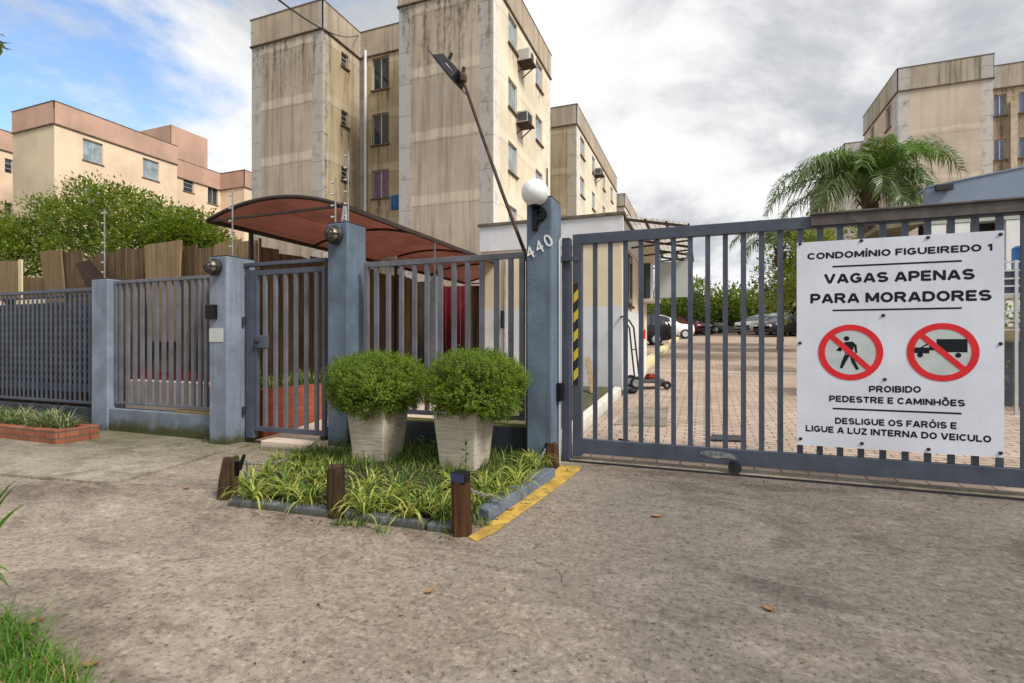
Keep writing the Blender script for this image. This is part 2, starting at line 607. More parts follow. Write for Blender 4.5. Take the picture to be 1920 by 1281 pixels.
M['steel'] = paint('galvanised_steel', (0.32, 0.32, 0.33), 0.5, 0.3, 12, 0, None, 0.1, metal=0.6)
M['glass'] = paint('window_glass', (0.035, 0.045, 0.055), 0.06, 0.5, 0.9, 0, None, 0, spec=0.7)
M['glasspale'] = paint('curtained_glass', (0.30, 0.36, 0.40), 0.15, 0.4, 1.6, 0.4, (0.12, 0.15, 0.17), 0, spec=0.6)
M['curtain'] = paint('mauve_curtain', (0.22, 0.13, 0.20), 0.9, 0.3, 5, 0.6, (0.07, 0.04, 0.06), 0.1)
M['fac_tower'] = facade('stained_tan_plaster', (0.46, 0.38, 0.30), (0.44, 0.41, 0.39), (0.62, 0.53, 0.425), stain=0.82, dark=(0.235, 0.175, 0.135))
M['fac_cream'] = facade('cream_plaster', (0.71, 0.62, 0.475), (0.70, 0.65, 0.58), (0.75, 0.67, 0.53), eW=0.09, stain=0.16)
M['fac_mould'] = facade('mouldy_ochre_plaster', (0.43, 0.345, 0.225), (0.45, 0.40, 0.34), (0.54, 0.45, 0.33), eW=0.12, stain=0.65, dark=(0.16, 0.115, 0.06))
M['parapet'] = facade('weathered_parapet', (0.43, 0.35, 0.265), (0.45, 0.41, 0.37), (0.5, 0.4, 0.3), bands=False, eW=0.05, stain=0.7, dark=(0.17, 0.13, 0.095))
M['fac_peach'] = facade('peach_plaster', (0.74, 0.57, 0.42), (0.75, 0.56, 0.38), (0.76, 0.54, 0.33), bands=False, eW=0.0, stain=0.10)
M['fac_peachshade'] = facade('shaded_peach_plaster', (0.60, 0.50, 0.37), (0.7, 0.55, 0.4), (0.6, 0.5, 0.37), bands=False, eW=0.0, stain=0.12)  # darker copy of the peach plaster, front wall shade put into its colour
M['par_peach'] = facade('dusty_rose_parapet', (0.50, 0.325, 0.25), (0.5, 0.3, 0.2), (0.5, 0.3, 0.2), bands=False, eW=0.0, stain=0.2)
M['fac_right'] = facade('pale_tan_plaster', (0.55, 0.46, 0.37), (0.52, 0.50, 0.49), (0.68, 0.58, 0.47), eW=0.13, stain=0.26, z0=13.1, bw=.035, bk=.7)
M['par_right'] = facade('streaked_grey_parapet', (0.42, 0.36, 0.28), (0.46, 0.44, 0.42), (0.5, 0.4, 0.3), bands=False, eW=0.13, stain=0.85, dark=(0.10, 0.09, 0.065))
M['fac_rec'] = facade('water_stained_plaster', (0.44, 0.35, 0.245), (0.5, 0.45, 0.4), (0.42, 0.33, 0.24), eW=0.03, stain=0.9, dark=(0.10, 0.06, 0.045))
M['ledge'] = paint('dark_ledge', (0.14, 0.11, 0.085), 0.85, 0.35, 5, 0.3)
M['guardcream'] = paint('cream_wall_paint', (0.66, 0.565, 0.42), 0.75, 0.06, 2.5, 0.22, (0.42, 0.34, 0.22), 0.25)
M['guardwhite'] = paint('white_wall_paint', (0.62, 0.625, 0.65), 0.75, 0.07, 2.2, 0.2, (0.42, 0.43, 0.45), 0.25)
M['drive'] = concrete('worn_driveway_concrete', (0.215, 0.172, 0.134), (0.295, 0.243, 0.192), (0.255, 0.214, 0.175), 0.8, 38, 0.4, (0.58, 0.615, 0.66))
M['slab'] = concrete('sidewalk_concrete', (0.225, 0.195, 0.148), (0.30, 0.262, 0.21), (0.15, 0.135, 0.085), 0.55, 30, 0.4, (0.95, 0.95, 0.95))
M['walk'] = concrete('pale_path_concrete', (0.50, 0.41, 0.32), (0.56, 0.46, 0.37), (0.46, 0.37, 0.29), 0.2, 30, 0.2)
M['kerbgrey'] = paint('grey_painted_kerb', (0.10, 0.11, 0.118), 0.75, 0.2, 6, 0, None, 0.6, chips=(0.22, 0.21, 0.19), moss=(-0.02, 0.05, 0.10), ct=.58)
M['kerbwhite'] = paint('whitewashed_kerb', (0.60, 0.56, 0.50), 0.8, 0.12, 4, 0, None, 0.4, chips=(0.3, 0.28, 0.24))
M['kerbcream'] = paint('pale_yellow_kerb', (0.64, 0.55, 0.33), 0.8, 0.12, 4, 0, None, 0.4, chips=(0.34, 0.3, 0.24))
M['paver'] = brickmat('clay_tinted_pavers', (0.37, 0.285, 0.228), (0.46, 0.365, 0.295), (0.17, 0.135, 0.11), 0.22, 0.11, 0.009, False, 0.0, 0.5)
M['brick'] = brickmat('red_brick', (0.25, 0.085, 0.048), (0.34, 0.125, 0.07), (0.15, 0.10, 0.075), 0.23, 0.08, 0.011, True, 0, 0.8)
M['orangebrick'] = brickmat('orange_brick', (0.27, 0.065, 0.028), (0.34, 0.09, 0.038), (0.19, 0.07, 0.04), 0.23, 0.09, 0.006, True, 0, 0.35)
M['soil'] = concrete('dark_soil', (0.028, 0.021, 0.014), (0.05, 0.036, 0.024), (0.035, 0.034, 0.018), 0.6, 22, 1.0)
M['earth'] = concrete('grassy_earth', (0.075, 0.075, 0.035), (0.11, 0.10, 0.05), (0.06, 0.075, 0.025), 0.5, 10, 1.0)
M['plank'] = wood('weathered_brown_boards', (0.075, 0.048, 0.026), (0.24, 0.16, 0.088))
M['plankpale'] = wood('pale_brown_boards', (0.19, 0.125, 0.065), (0.33, 0.235, 0.135))
M['dryblade'] = leafmat('dry_blades', (0.20, 0.13, 0.055), (0.36, 0.27, 0.13), None, 0.2)
M['stump'] = wood('dark_mossy_timber', (0.025, 0.015, 0.008), (0.10, 0.058, 0.028), moss=(0.045, 0.045, 0.012))
M['timber'] = wood('brown_timber', (0.03, 0.015, 0.007), (0.11, 0.05, 0.02))
M['bark'] = wood('grey_bark', (0.09, 0.07, 0.05), (0.22, 0.17, 0.12), sc=14)
M['globe'] = simple('opal_glass', (0.80, 0.80, 0.82), 0.25, 0, 0.5)
M['lampglass'] = simple('old_lamp_glass', (0.17, 0.15, 0.10), 0.2, 0, 0.5)
M['pot'] = paint('beige_ceramic', (0.42, 0.365, 0.29), 0.7, 0.1, 3, 0, None, 0.2)
M['bronze'] = paint('dark_bronze_frame', (0.035, 0.022, 0.018), 0.6, 0.3, 6)
M['redsheet'] = paint('dark_red_sheet', (0.20, 0.012, 0.016), 0.5, 0.2, 3, 0.3)
M['brownwall'] = paint('dark_brown_wall', (0.05, 0.028, 0.018), 0.8, 0.3, 3, 0.4)
M['bluebuild'] = paint('blue_grey_cladding', (0.19, 0.24, 0.33), 0.6, 0.06, 1.2, 0.1)
M['greypanel'] = paint('pale_grey_panel', (0.46, 0.48, 0.46), 0.6, 0.05, 2)
M['darkroom'] = simple('opening_shade', (0.012, 0.012, 0.012), 0.8)  # shade inside openings put into a near-black colour
M['acwhite'] = paint('aged_white_casing', (0.52, 0.50, 0.45), 0.55, 0.1, 5, 0.25)
M['bluecloth'] = paint('blue_cloth', (0.04, 0.13, 0.33), 0.9, 0.3, 8)
M['bluedrum'] = simple('blue_plastic', (0.01, 0.14, 0.42), 0.4)
M['tape'] = None


def tapemat():
    m, nt, b, tc = newmat('hazard_stripe_tape')
    p = geo_pos(nt)
    sep = nt.nodes.new('ShaderNodeSeparateXYZ')
    nt.links.new(p, sep.inputs[0])
    v = math_(nt, 'FRACT', math_(nt, 'MULTIPLY', math_(nt, 'SUBTRACT', sep.outputs[2], math_(nt, 'MULTIPLY', sep.outputs[0], 1.1)), 5.1))
    c = mixc(nt, math_(nt, 'GREATER_THAN', v, 0.48), (0.60, 0.46, 0.02), (0.012, 0.011, 0.01))
    nt.links.new(c, b.inputs['Base Color'])
    b.inputs['Roughness'].default_value = 0.45
    return m


M['tape'] = tapemat()


def potmat():
    m, nt, b, tc = newmat('ribbed_beige_pot')
    p = geo_pos(nt)
    n = noise(nt, mapv(nt, p, (5, 5, 48)), 1.0, 4, 0.6, 0.5)
    big = noise(nt, p, 4, 5, 0.6)
    c = mixc(nt, smooth(nt, big, 0.35, 0.65), (0.42, 0.365, 0.29), (0.53, 0.47, 0.385))
    c = mixc(nt, math_(nt, 'MULTIPLY', math_(nt, 'SUBTRACT', 1.0, smooth(nt, n, 0.36, 0.52)), 0.42), c, (0.25, 0.20, 0.15))
    nt.links.new(c, b.inputs['Base Color'])
    b.inputs['Roughness'].default_value = 0.7
    bump(nt, b, n, 0.6, 0.012)
    return m


M['pot'] = potmat()


def canopymat():
    m, nt, b, tc = newmat('smoked_red_polycarbonate')
    p = geo_pos(nt)
    fl = noise(nt, mapv(nt, p, (40, 0.35, 1)), 1.0, 3, 0.6)
    big = noise(nt, p, 1.3, 5)
    c = mixc(nt, smooth(nt, fl, 0.35, 0.65), (0.225, 0.148, 0.122), (0.32, 0.215, 0.18))
    c = mixc(nt, math_(nt, 'MULTIPLY', smooth(nt, big, 0.4, 0.7), 0.5), c, (0.18, 0.11, 0.095))
    nt.links.new(c, b.inputs['Base Color'])
    b.inputs['Roughness'].default_value = 0.35
    t = nt.nodes.new('ShaderNodeBsdfTranslucent')
    nt.links.new(mixc(nt, 1.0, c, (1.75, 1.5, 1.45), 'MULTIPLY'), t.inputs['Color'])
    mx = nt.nodes.new('ShaderNodeMixShader')
    mx.inputs[0].default_value = 0.62
    nt.links.new(b.outputs[0], mx.inputs[1])
    nt.links.new(t.outputs[0], mx.inputs[2])
    nt.links.new(mx.outputs[0], nt.nodes['Material Output'].inputs['Surface'])
    return m


M['canopy'] = canopymat()


def awnmat():
    m, nt, b, tc = newmat('dusty_translucent_sheet')
    n = noise(nt, geo_pos(nt), 3, 5)
    c = mixc(nt, smooth(nt, n, .35, .65), (.38, .34, .30), (.55, .51, .47))
    nt.links.new(c, b.inputs['Base Color'])
    t = nt.nodes.new('ShaderNodeBsdfTranslucent')
    nt.links.new(c, t.inputs['Color'])
    mx = nt.nodes.new('ShaderNodeMixShader')
    mx.inputs[0].default_value = 0.7
    nt.links.new(b.outputs[0], mx.inputs[1])
    nt.links.new(t.outputs[0], mx.inputs[2])
    nt.links.new(mx.outputs[0], nt.nodes['Material Output'].inputs['Surface'])
    return m


M['awning'] = awnmat()


def stainmat():
    m, nt, b, tc = newmat('rain_streak_dirt')
    uv = nt.nodes.new('ShaderNodeUVMap')
    uv.uv_map = 'UVMap'
    sep = nt.nodes.new('ShaderNodeSeparateXYZ')
    nt.links.new(uv.outputs[0], sep.inputs[0])
    p = geo_pos(nt)
    st = noise(nt, mapv(nt, p, (5.5, 5.5, 0.35)), 1.0, 7, 0.68)
    pt = noise(nt, p, 6, 6, 0.7)
    a = math_(nt, 'MULTIPLY', smooth(nt, math_(nt, 'ADD', st, math_(nt, 'MULTIPLY', math_(nt, 'SUBTRACT', pt, 0.5), 0.5)), 0.47, 0.66), math_(nt, 'POWER', sep.outputs[1], 0.8))
    ed = math_(nt, 'SUBTRACT', 1.0, smooth(nt, math_(nt, 'ABSOLUTE', math_(nt, 'SUBTRACT', sep.outputs[0], 0.5)), 0.3, 0.5))
    a = math_(nt, 'MULTIPLY', math_(nt, 'MULTIPLY', a, ed), 0.55)
    b.inputs['Base Color'].default_value = (0.06, 0.05, 0.038, 1)
    b.inputs['Roughness'].default_value = 0.95
    tr = nt.nodes.new('ShaderNodeBsdfTransparent')
    mx = nt.nodes.new('ShaderNodeMixShader')
    nt.links.new(a, mx.inputs[0])
    nt.links.new(tr.outputs[0], mx.inputs[1])
    nt.links.new(b.outputs[0], mx.inputs[2])
    nt.links.new(mx.outputs[0], nt.nodes['Material Output'].inputs['Surface'])
    return m


M['stain'] = stainmat()
M['leaf_box'] = leafmat('boxwood_leaves', (0.042, 0.095, 0.008), (0.225, 0.31, 0.02), None, 0.34)
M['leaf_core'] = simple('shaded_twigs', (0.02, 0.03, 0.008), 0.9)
M['leaf_tree'] = leafmat('tree_leaves', (0.045, 0.095, 0.012), (0.195, 0.265, 0.03), (0.22, 0.265, 0.04), 0.36)
M['leaf_dark'] = leafmat('dark_tree_leaves', (0.028, 0.07, 0.012), (0.085, 0.14, 0.02), (0.13, 0.165, 0.02), 0.3)
M['leaf_lime'] = leafmat('lime_leaves', (0.10, 0.15, 0.015), (0.22, 0.25, 0.03), None, 0.35)
M['leaf_palm'] = leafmat('palm_leaflets', (0.05, 0.095, 0.025), (0.15, 0.21, 0.065), None, 0.25, 0.35)
M['leaf_palmnew'] = leafmat('young_palm_leaflets', (0.08, 0.16, 0.025), (0.15, 0.24, 0.05), None, 0.3, 0.35)
M['blade'] = leafmat('variegated_blades', (0.17, 0.23, 0.02), (0.52, 0.53, 0.15), None, 0.38)
M['bladegreen'] = leafmat('green_blades', (0.035, 0.085, 0.012), (0.10, 0.17, 0.025), None, 0.3)
M['bladegrey'] = leafmat('silvery_blades', (0.12, 0.16, 0.055), (0.38, 0.40, 0.24), None, 0.25)
M['bladelawn'] = leafmat('lawn_blades', (0.04, 0.125, 0.010), (0.14, 0.265, 0.028), None, 0.35)
M['dryleaf'] = leafmat('dry_leaf', (0.22, 0.10, 0.045), (0.34, 0.19, 0.10), None, 0.1, 0.7)
# ------------------------------------------------------------------ ground
def sheet(name, xs, ys, mat, lift=0.0, zf=gz, kind='structure', skirt=0.0):
    m = MB()
    nx, ny = len(xs), len(ys)
    for y in ys:
        for x in xs:
            m.v.append((x, y, zf(x, y) + lift))
    for j in range(ny - 1):
        for i in range(nx - 1):
            a = j * nx + i
            m.f.append((a, a + 1, a + nx + 1, a + nx))
    if skirt:
        ring = [i for i in range(nx)] + [j * nx + nx - 1 for j in range(1, ny)] + [(ny - 1) * nx + i for i in range(nx - 2, -1, -1)] + [j * nx for j in range(ny - 2, 0, -1)]
        b = len(m.v)
        for r in ring:
            x, y, z = m.v[r]
            m.v.append((x, y, z - skirt))
        for k in range(len(ring)):
            k2 = (k + 1) % len(ring)
            m.f.append((ring[k], b + k, b + k2, ring[k2]))
    o = m.build(name, mat, smooth=False)
    o['kind'] = kind
    return o


def lin(a, b, n):
    return [a + (b - a) * i / (n - 1) for i in range(n)]


far = [-900, -400, -150, -80, -50] + lin(-40, 40, 33) + [50, 80, 150, 400, 900]
fy = [-300, -100, -40, -20, -12] + lin(-9, 9, 25) + lin(10, 45, 15) + [60, 90, 150, 400, 1200]
sheet('ground', far, fy, M['earth'], -0.05)
sheet('driveway', lin(-16, 14, 61), lin(-7, 5.0, 37), M['drive'], 0.0)
sheet('parking_lot', lin(-1.4, 34, 37), [5.0] + lin(5.6, 45, 50), M['paver'], 0.0)
# older pavement slab left of the pedestrian gate, a little proud of the driveway
edge = [Vector((-14, .4, 0))] + [onG(px, py) for px, py in ((-160, 888), (0, 893), (50, 897), (120, 903), (192, 909))]
redge = [onG(px, py) for px, py in ((200, 908), (230, 904), (262, 895), (330, 876), (404, 851), (455, 840))] + [Vector((-5.3, 4.78, 0))]
edge.append(redge[0])


def along(poly, f):
    ln = [0]
    for a, b in zip(poly, poly[1:]):
        ln.append(ln[-1] + (Vector((b.x - a.x, b.y - a.y, 0))).length)
    q = f * ln[-1]
    for i in range(len(poly) - 1):
        if q <= ln[i + 1] + 1e-9:
            return poly[i].lerp(poly[i + 1], (q - ln[i]) / (ln[i + 1] - ln[i]))
    return poly[-1]


tedge = [Vector((-14, 4.78, 0)), redge[-1]]
NS, NT = 70, 26
m = MB()
for j in range(NT + 1):
    for i in range(NS + 1):
        s_, t_ = i / NS, j / NT
        B_, T_ = along(edge, s_), along(tedge, s_)
        q = B_.lerp(T_, t_) + (along(redge, t_) - edge[-1].lerp(tedge[-1], t_)) * s_ ** 2
        if j == 0:
            q = q + Vector((0, rnd.uniform(-.014, .014), 0))
        if i == NS:
            q = q + Vector((rnd.uniform(-.014, .014), 0, 0))
        m.v.append((q.x, q.y, gz(q.x, q.y) + .022))
for j in range(NT):
    for i in range(NS):
        k = j * (NS + 1) + i
        m.f.append((k, k + 1, k + NS + 2, k + NS + 1))
rim = [i for i in range(NS + 1)] + [j * (NS + 1) + NS for j in range(1, NT + 1)]
for a_, b_ in zip(rim, rim[1:]):
    a_, b_ = Vector(m.v[a_]), Vector(m.v[b_])
    m.face([a_, a_ - Vector((0, 0, .06)), b_ - Vector((0, 0, .06)), b_])
tag(m.build('pavement', M['slab']), kind='structure')
# path behind the pedestrian gate
sheet('path', lin(-5.45, -3.4, 6), lin(4.95, 14.5, 20), M['walk'], 0.012)
# garden strip left of the lane and forecourt of the guardhouse
sheet('garden_soil', lin(-3.38, -1.62, 6), lin(4.9, 10.3, 12), M['earth'], 0.03)
# cross bands of concrete in the paving
m = MB()
for y0, y1 in ((13.7, 14.25), (21.0, 21.5)):
    for i in range(20):
        x0, x1 = -1.35 + i * 1.2, -1.35 + (i + 1) * 1.2
        m.face([(x0, y0, gz(0, y0) + .006), (x1, y0, gz(0, y0) + .006), (x1, y1, gz(0, y1) + .006), (x0, y1, gz(0, y1) + .006)])
tag(m.build('paving_band', concrete('band_concrete', (0.40, 0.335, 0.27), (0.47, 0.40, 0.32), (0.36, 0.30, 0.24), 0.3, 20, 0.3)), kind='structure')
# gate track: concrete sill with a dark groove
m = MB()
m.box(-1.45, 8, 4.955, 5.16, -0.05, 0.008)
m.box(-1.45, 8, 4.93, 4.952, -0.05, 0.016, 1)
tag(m.build('gate_track', [M['slab'], M['iron']]), kind='structure')
# kerbs beside the lane
m = MB()
for i in range(4):
    y0, y1 = 5.25 + i * 1.1, 5.25 + (i + 1) * 1.1 - 0.012
    m.hexa([(-1.58, y0, gz(0, y0) - .1), (-1.45, y0, gz(0, y0) - .1), (-1.45, y1, gz(0, y1) - .1), (-1.58, y1, gz(0, y1) - .1)],
           [(-1.58, y0, gz(0, y0) + .13), (-1.46, y0, gz(0, y0) + .12), (-1.46, y1, gz(0, y1) + .12), (-1.58, y1, gz(0, y1) + .13)])
tag(m.build('white_kerb', M['kerbwhite'], bevel=.012), kind='structure')
m = MB()
for i in range(24):
    y0, y1 = 13.9 + i * 1.1, 13.9 + (i + 1) * 1.1 - 0.012
    m.hexa([(-1.75, y0, gz(0, y0) - .1), (-1.45, y0, gz(0, y0) - .1), (-1.45, y1, gz(0, y1) - .1), (-1.75, y1, gz(0, y1) - .1)],
           [(-1.75, y0, gz(0, y0) + .14), (-1.47, y0, gz(0, y0) + .13), (-1.47, y1, gz(0, y1) + .13), (-1.75, y1, gz(0, y1) + .14)])
tag(m.build('yellow_kerb', M['kerbcream']), kind='structure')
sheet('parking_apron', lin(-14, -1.75, 12), lin(14, 45, 20), M['paver'], 0.03)
# worn yellow strip painted along the kerb of the planting bed
pts = [((878, 1008), (893, 1017)), ((905, 992), (928, 1000)), ((940, 965), (968, 971)), ((980, 938), (1015, 938)), ((1020, 908), (1055, 908)), ((1045, 880), (1086, 884)), ((1050, 873), (1090, 876))]
m = MB()
L = [(onG(*a), onG(*b)) for a, b in pts]
for (a, b), (c, d) in zip(L, L[1:]):
    up = Vector((0, 0, .005))
    m.face([a + up, b + up, d + up, c + up])
tag(m.build('yellow_line', M['yellow']), kind='structure')
# threshold step under the pedestrian gate
m = MB()
m.box(-4.98, -3.62, 4.62, 5.0, -.12, .012)
m.box(-4.9, -3.7, 4.56, 4.617, -.12, -.03, 1)
tag(m.build('threshold', [M['walk'], M['slab']], bevel=.01), kind='structure')

# ------------------------------------------------------------------ pillars
def digit_text(parent, body, name, mat, p, size, rot, sx=1.0, bold=0.0, ext=0.006, shear=0.0, font=None):
    cu = bpy.data.curves.new('t', 'FONT')
    cu.body = body
    cu.size = size
    cu.extrude = ext
    cu.offset = bold
    cu.shear = shear
    cu.align_x = 'CENTER'
    o = bpy.data.objects.new('t', cu)
    C.objects.link(o)
    dg = bpy.context.evaluated_depsgraph_get()
    me = bpy.data.meshes.new_from_object(o.evaluated_get(dg))
    bpy.data.objects.remove(o)
    bpy.data.curves.remove(cu)
    me.name = name
    me.materials.clear()
    me.materials.append(mat)
    q = bpy.data.objects.new(name, me)
    C.objects.link(q)
    if parent is not None:
        q.parent = parent
        q.location = Vector(p) - Vector(parent.location)
    else:
        q.location = p
    q.rotation_euler = rot
    q.scale = (sx, 1, 1)
    return q


def pillar(label, x0, x1, y0, y1, z, mat, zb=-.25):
    t = thing('gate_pillar', ((x0 + x1) / 2, (y0 + y1) / 2, gz((x0 + x1) / 2, y0)), label, 'pillar', 'blue painted fence pillars')
    m = MB()
    m.box(x0, x1, y0, y1, zb, z)
    m.build('shaft', mat, t, bevel=.014)
    m = MB()
    m.box(x0 + .004, x1 - .004, y0 + .004, y1 - .004, z + .0005, z + .012)
    m.build('mortar_cap', M['wall_dark'], t, bevel=.004)
    return t


NP = onY(1035, 800, 4.66)                     # near right corner of the number pillar
NX1 = NP.x
NX0 = onY(987, 800, 4.66).x
P_num = pillar('tall blue pillar carrying the white house number and a black letter', NX0, NX1, 4.66, 5.0, 2.585, M['blue'])
EX1 = onY(651, 800, 4.66).x
EX0 = onY(614, 800, 4.66).x
P_ent = pillar('tall blue pillar between the pedestrian gate and the potted shrubs', EX0, EX1, 4.66, 5.0, 2.545, M['blue'])
LX1 = onY(425, 800, 4.56).x
LX0 = onY(392, 800, 4.56).x
P_left = pillar('faded pale blue pillar holding a small white plate', LX0, LX1, 4.56, 4.98, 2.25, M['blue_left'])
CX1 = onY(201, 700, 4.7).x
CX0 = onY(171, 700, 4.7).x
P_cor = pillar('short pale blue pillar beside the perforated fence panel', CX0, CX1, 4.7, 4.92, 2.095, M['blue_left'])
# 440 and P
def onpil(px, py, Y=4.66):
    return onY(px, py, Y)
for ch, px, py in (('4', 999, 483.5), ('4', 1016.5, 473), ('0', 1033, 461)):
    p = onpil(px, py)
    p.y -= .004
    digit_text(P_num, ch, 'digit', M['white'], p, 0.172, (R(90), R(-27), 0), 0.92, 0.0)
for o in [c for c in P_num.children if c.name.startswith('digit')]:
    pass
m = MB()
q0, q1 = onpil(1000, 433), onpil(1009.5, 391)
m.box(q0.x, q1.x, 4.615, 4.656, q0.z, q1.z)
pc = onpil(1012, 402.5)
arc = []
r0 = .064
for k in range(13):
    a = R(90 - 180 * k / 12)
    arc.append((pc.x + .012 + r0 * cos(a), pc.z + r0 * sin(a)))
inn = [(pc.x + .012 + .022 * cos(R(-90 + 180 * k / 12)), pc.z + .022 * sin(R(-90 + 180 * k / 12))) for k in range(13)]
poly = [(q1.x + .0005, pc.z + r0)] + arc + [(q1.x + .0005, pc.z - r0)] + [(q1.x + .0005, pc.z - .022)] + inn + [(q1.x + .0005, pc.z + .022)]
for k in range(12):
    a, b = arc[k], arc[k + 1]
    c, d = inn[11 - k], inn[12 - k]
    m.hexa([(a[0], 4.615, a[1]), (b[0], 4.615, b[1]), (c[0], 4.615, c[1]), (d[0], 4.615, d[1])], [(a[0], 4.656, a[1]), (b[0], 4.656, b[1]), (c[0], 4.656, c[1]), (d[0], 4.656, d[1])])
for s in (1, -1):
    zc = pc.z + s * (r0 + .022) / 2
    m.box(q1.x + .0005, pc.x + .012, 4.615, 4.656, zc - .018, zc + .018)
m.build('letter', M['black'], P_num)

# lamps
g = onY(1003, 361, 4.58)
t = thing('globe_lamp', (g.x, 4.62, g.z - .13), 'white opal globe lamp above the black letter on the number pillar', 'lamp')
m = MB()
rg = .128
m.lathe([(.05, -rg * .93)] + [(rg * sin(R(a)), -rg * cos(R(a))) for a in range(24, 180, 8)] + [(.004, rg)], 32, (g.x, 4.58, g.z))
m.build('globe', M['globe'], t, smooth=True)
m = MB()
m.lathe([(.03, -.012), (.05, -.004), (.05, .014), (.04, .03)], 20, (g.x, 4.58, g.z - rg))
m.tube([(g.x, 4.58, g.z - rg - .005), (g.x + .01, 4.62, g.z - rg - .012), (g.x + .02, 4.659, g.z - rg - .012)], .012, 8)
m.build('bracket', M['black'], t, smooth='auto')


def bulkhead(px, py, Y, label):
    g = onY(px, py, Y)
    t = thing('bulkhead_lamp', (g.x, Y + .05, g.z), label, 'lamp', 'round bulkhead lamps on pillars')
    m = MB()
    m.lathe([(.085, .05), (.105, .03), (.11, .0), (.09, -.02)], 24, (g.x, Y, g.z), 'y')
    m.build('housing', M['iron'], t, smooth='auto')
    m = MB()
    m.lathe([(.082, -.021)] + [(.082 * cos(R(a)), -.021 - .075 * sin(R(a))) for a in range(15, 90, 15)] + [(.004, -.097)], 24, (g.x, Y, g.z), 'y')
    m.build('glass_dome', M['lampglass'], t, smooth=True)
    m = MB()
    for k in (0, 60, 120):
        u = (cos(R(k)), sin(R(k)))
        m.tube([(g.x + u[0] * .088 * cos(R(a)), Y - .024 - .083 * sin(R(a)), g.z + u[1] * .088 * cos(R(a))) for a in range(0, 181, 20)], .006, 6)
    m.tube([(g.x + .062 * cos(R(a)), Y - .082, g.z + .062 * sin(R(a))) for a in range(0, 360, 20)], .005, 6, closed=True)
    m.build('cage', M['iron'], t, smooth=True)
    return t


bulkhead(626, 440, 4.60, 'round caged bulkhead lamp on the pillar right of the pedestrian gate')
bulkhead(400, 500, 4.50, 'round caged bulkhead lamp on the faded pillar left of the pedestrian gate')

def small_box(name, px0, py0, px1, py1, Y, d, mat, label, cat, bevel=.006):
    a, b = onY(px0, py1, Y), onY(px1, py0, Y)
    m = MB()
    m.box(a.x, b.x, Y - d, Y - .001, a.z, b.z)
    return tag(m.build(name, mat, loc=((a.x + b.x) / 2, Y, a.z), bevel=bevel), label, cat)


small_box('intercom', 391, 571, 408, 598, 4.56, .05, M['black'], 'small black intercom box above the white plate on the faded pillar', 'intercom')
o = small_box('name_plate', 393, 615, 419, 641, 4.56, .006, M['greypanel'], 'small white plate stuck below the black intercom', 'plate', .001)
a, b = onY(398, 637, 4.553), onY(410, 620, 4.553)
# ------------------------------------------------------------------ low walls and fence panels
def low_wall(label, x0, x1, y0, y1, z, mat):
    m = MB()
    m.box(x0, x1, y0, y1, -.3, z)
    return tag(m.build('low_wall', mat, loc=((x0 + x1) / 2, y0, 0), bevel=.01), label, 'wall', 'low walls under the fence panels')


low_wall('low mossy blue wall between the two faded blue pillars', CX1 - .02, LX0 + .02, 4.72, 4.88, .245, M['wall_left'])
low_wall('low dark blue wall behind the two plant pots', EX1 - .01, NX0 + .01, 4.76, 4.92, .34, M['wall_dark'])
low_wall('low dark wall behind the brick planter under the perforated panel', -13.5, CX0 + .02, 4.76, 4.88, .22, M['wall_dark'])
m = MB()
m.box(LX0 - .9, LX0 - .01, 4.75, 4.85, .2465, .285)
tag(m.build('timber_batten', M['plankpale'], loc=(LX0 - .45, 4.8, .246)), 'pale timber batten lying on the mossy low wall under the fence', 'batten')
m = MB()
m.box(EX1, NX0 - .01, 4.77, 4.91, .3405, .352)
tag(m.build('moss', paint('green_moss', (0.13, 0.15, 0.03), .95, .4, 9, 0, None, .8, chips=(.3, .28, .2)), loc=((EX1 + NX0) / 2, 4.84, .34)), kind='stuff')


def fence(label, x0, x1, Y, z0, z1, xs, bw, bd, mat, stile=.05, rail=.05, barmat=None, wires=False):
    t = thing('fence_panel', ((x0 + x1) / 2, Y, z0), label, 'fence', 'barred steel fence panels')
    m = MB()
    m.box(x0, x1, Y - .022, Y + .022, z1 - rail, z1)
    m.box(x0, x1, Y - .022, Y + .022, z0, z0 + rail * .8)
    if stile:
        m.box(x0, x0 + stile, Y - .0215, Y + .0215, z0 + rail * .8, z1 - rail)
        m.box(x1 - stile, x1, Y - .0215, Y + .0215, z0 + rail * .8, z1 - rail)
    m.build('frame', mat, t, bevel=.004)
    m = MB()
    m.box(x0 - bw / 2, x0 + bw / 2, Y - bd / 2, Y + bd / 2, z0 + rail * .8, z1 - rail)
    b0 = m.build('bar', barmat or mat, t, loc=(0, 0, 0))
    for i, x in enumerate(xs):
        b = b0 if i == 0 else b0.copy()
        if i:
            C.objects.link(b)
            b.parent = t
        b.location = (x - x0, 0, 0)
    return t


# middle-left panel
fx0, fx1 = CX1 + .02, LX0 - .005
xs = [onY(px, 650, 4.8).x for px in (227, 240, 253.5, 267, 280.5, 294, 307.5, 321, 335, 349, 363, 376, 387)]
fence('barred steel fence panel on the mossy low wall', fx0, fx1, 4.8, .305, 2.07, xs, .055, .03, M['gate_pale'], .04, .045)
# right panel
fx0, fx1 = onY(684, 600, 4.84).x, onY(984, 600, 4.84).x
pz = [706, 728.5, 753, 777.5, 801, 826, 851.5, 877, 904, 931, 958]
xs = [onY(px, 600, 4.84).x for px in pz]
fence('barred steel fence panel behind the two potted shrubs', fx0, fx1, 4.84, .40, 2.105, xs, .05, .03, M['gate_pale'], .055, .06)
m = MB()
m.box(NX0 - .055, NX0 - .012, 4.80, 4.86, .353, 2.09)  # narrow dark upright strip beside the pillar
tag(m.build('dark_strip', M['iron'], loc=(NX0 - .03, 4.83, .353), bevel=.004), 'dark narrow upright strip against the left side of the number pillar', 'post')
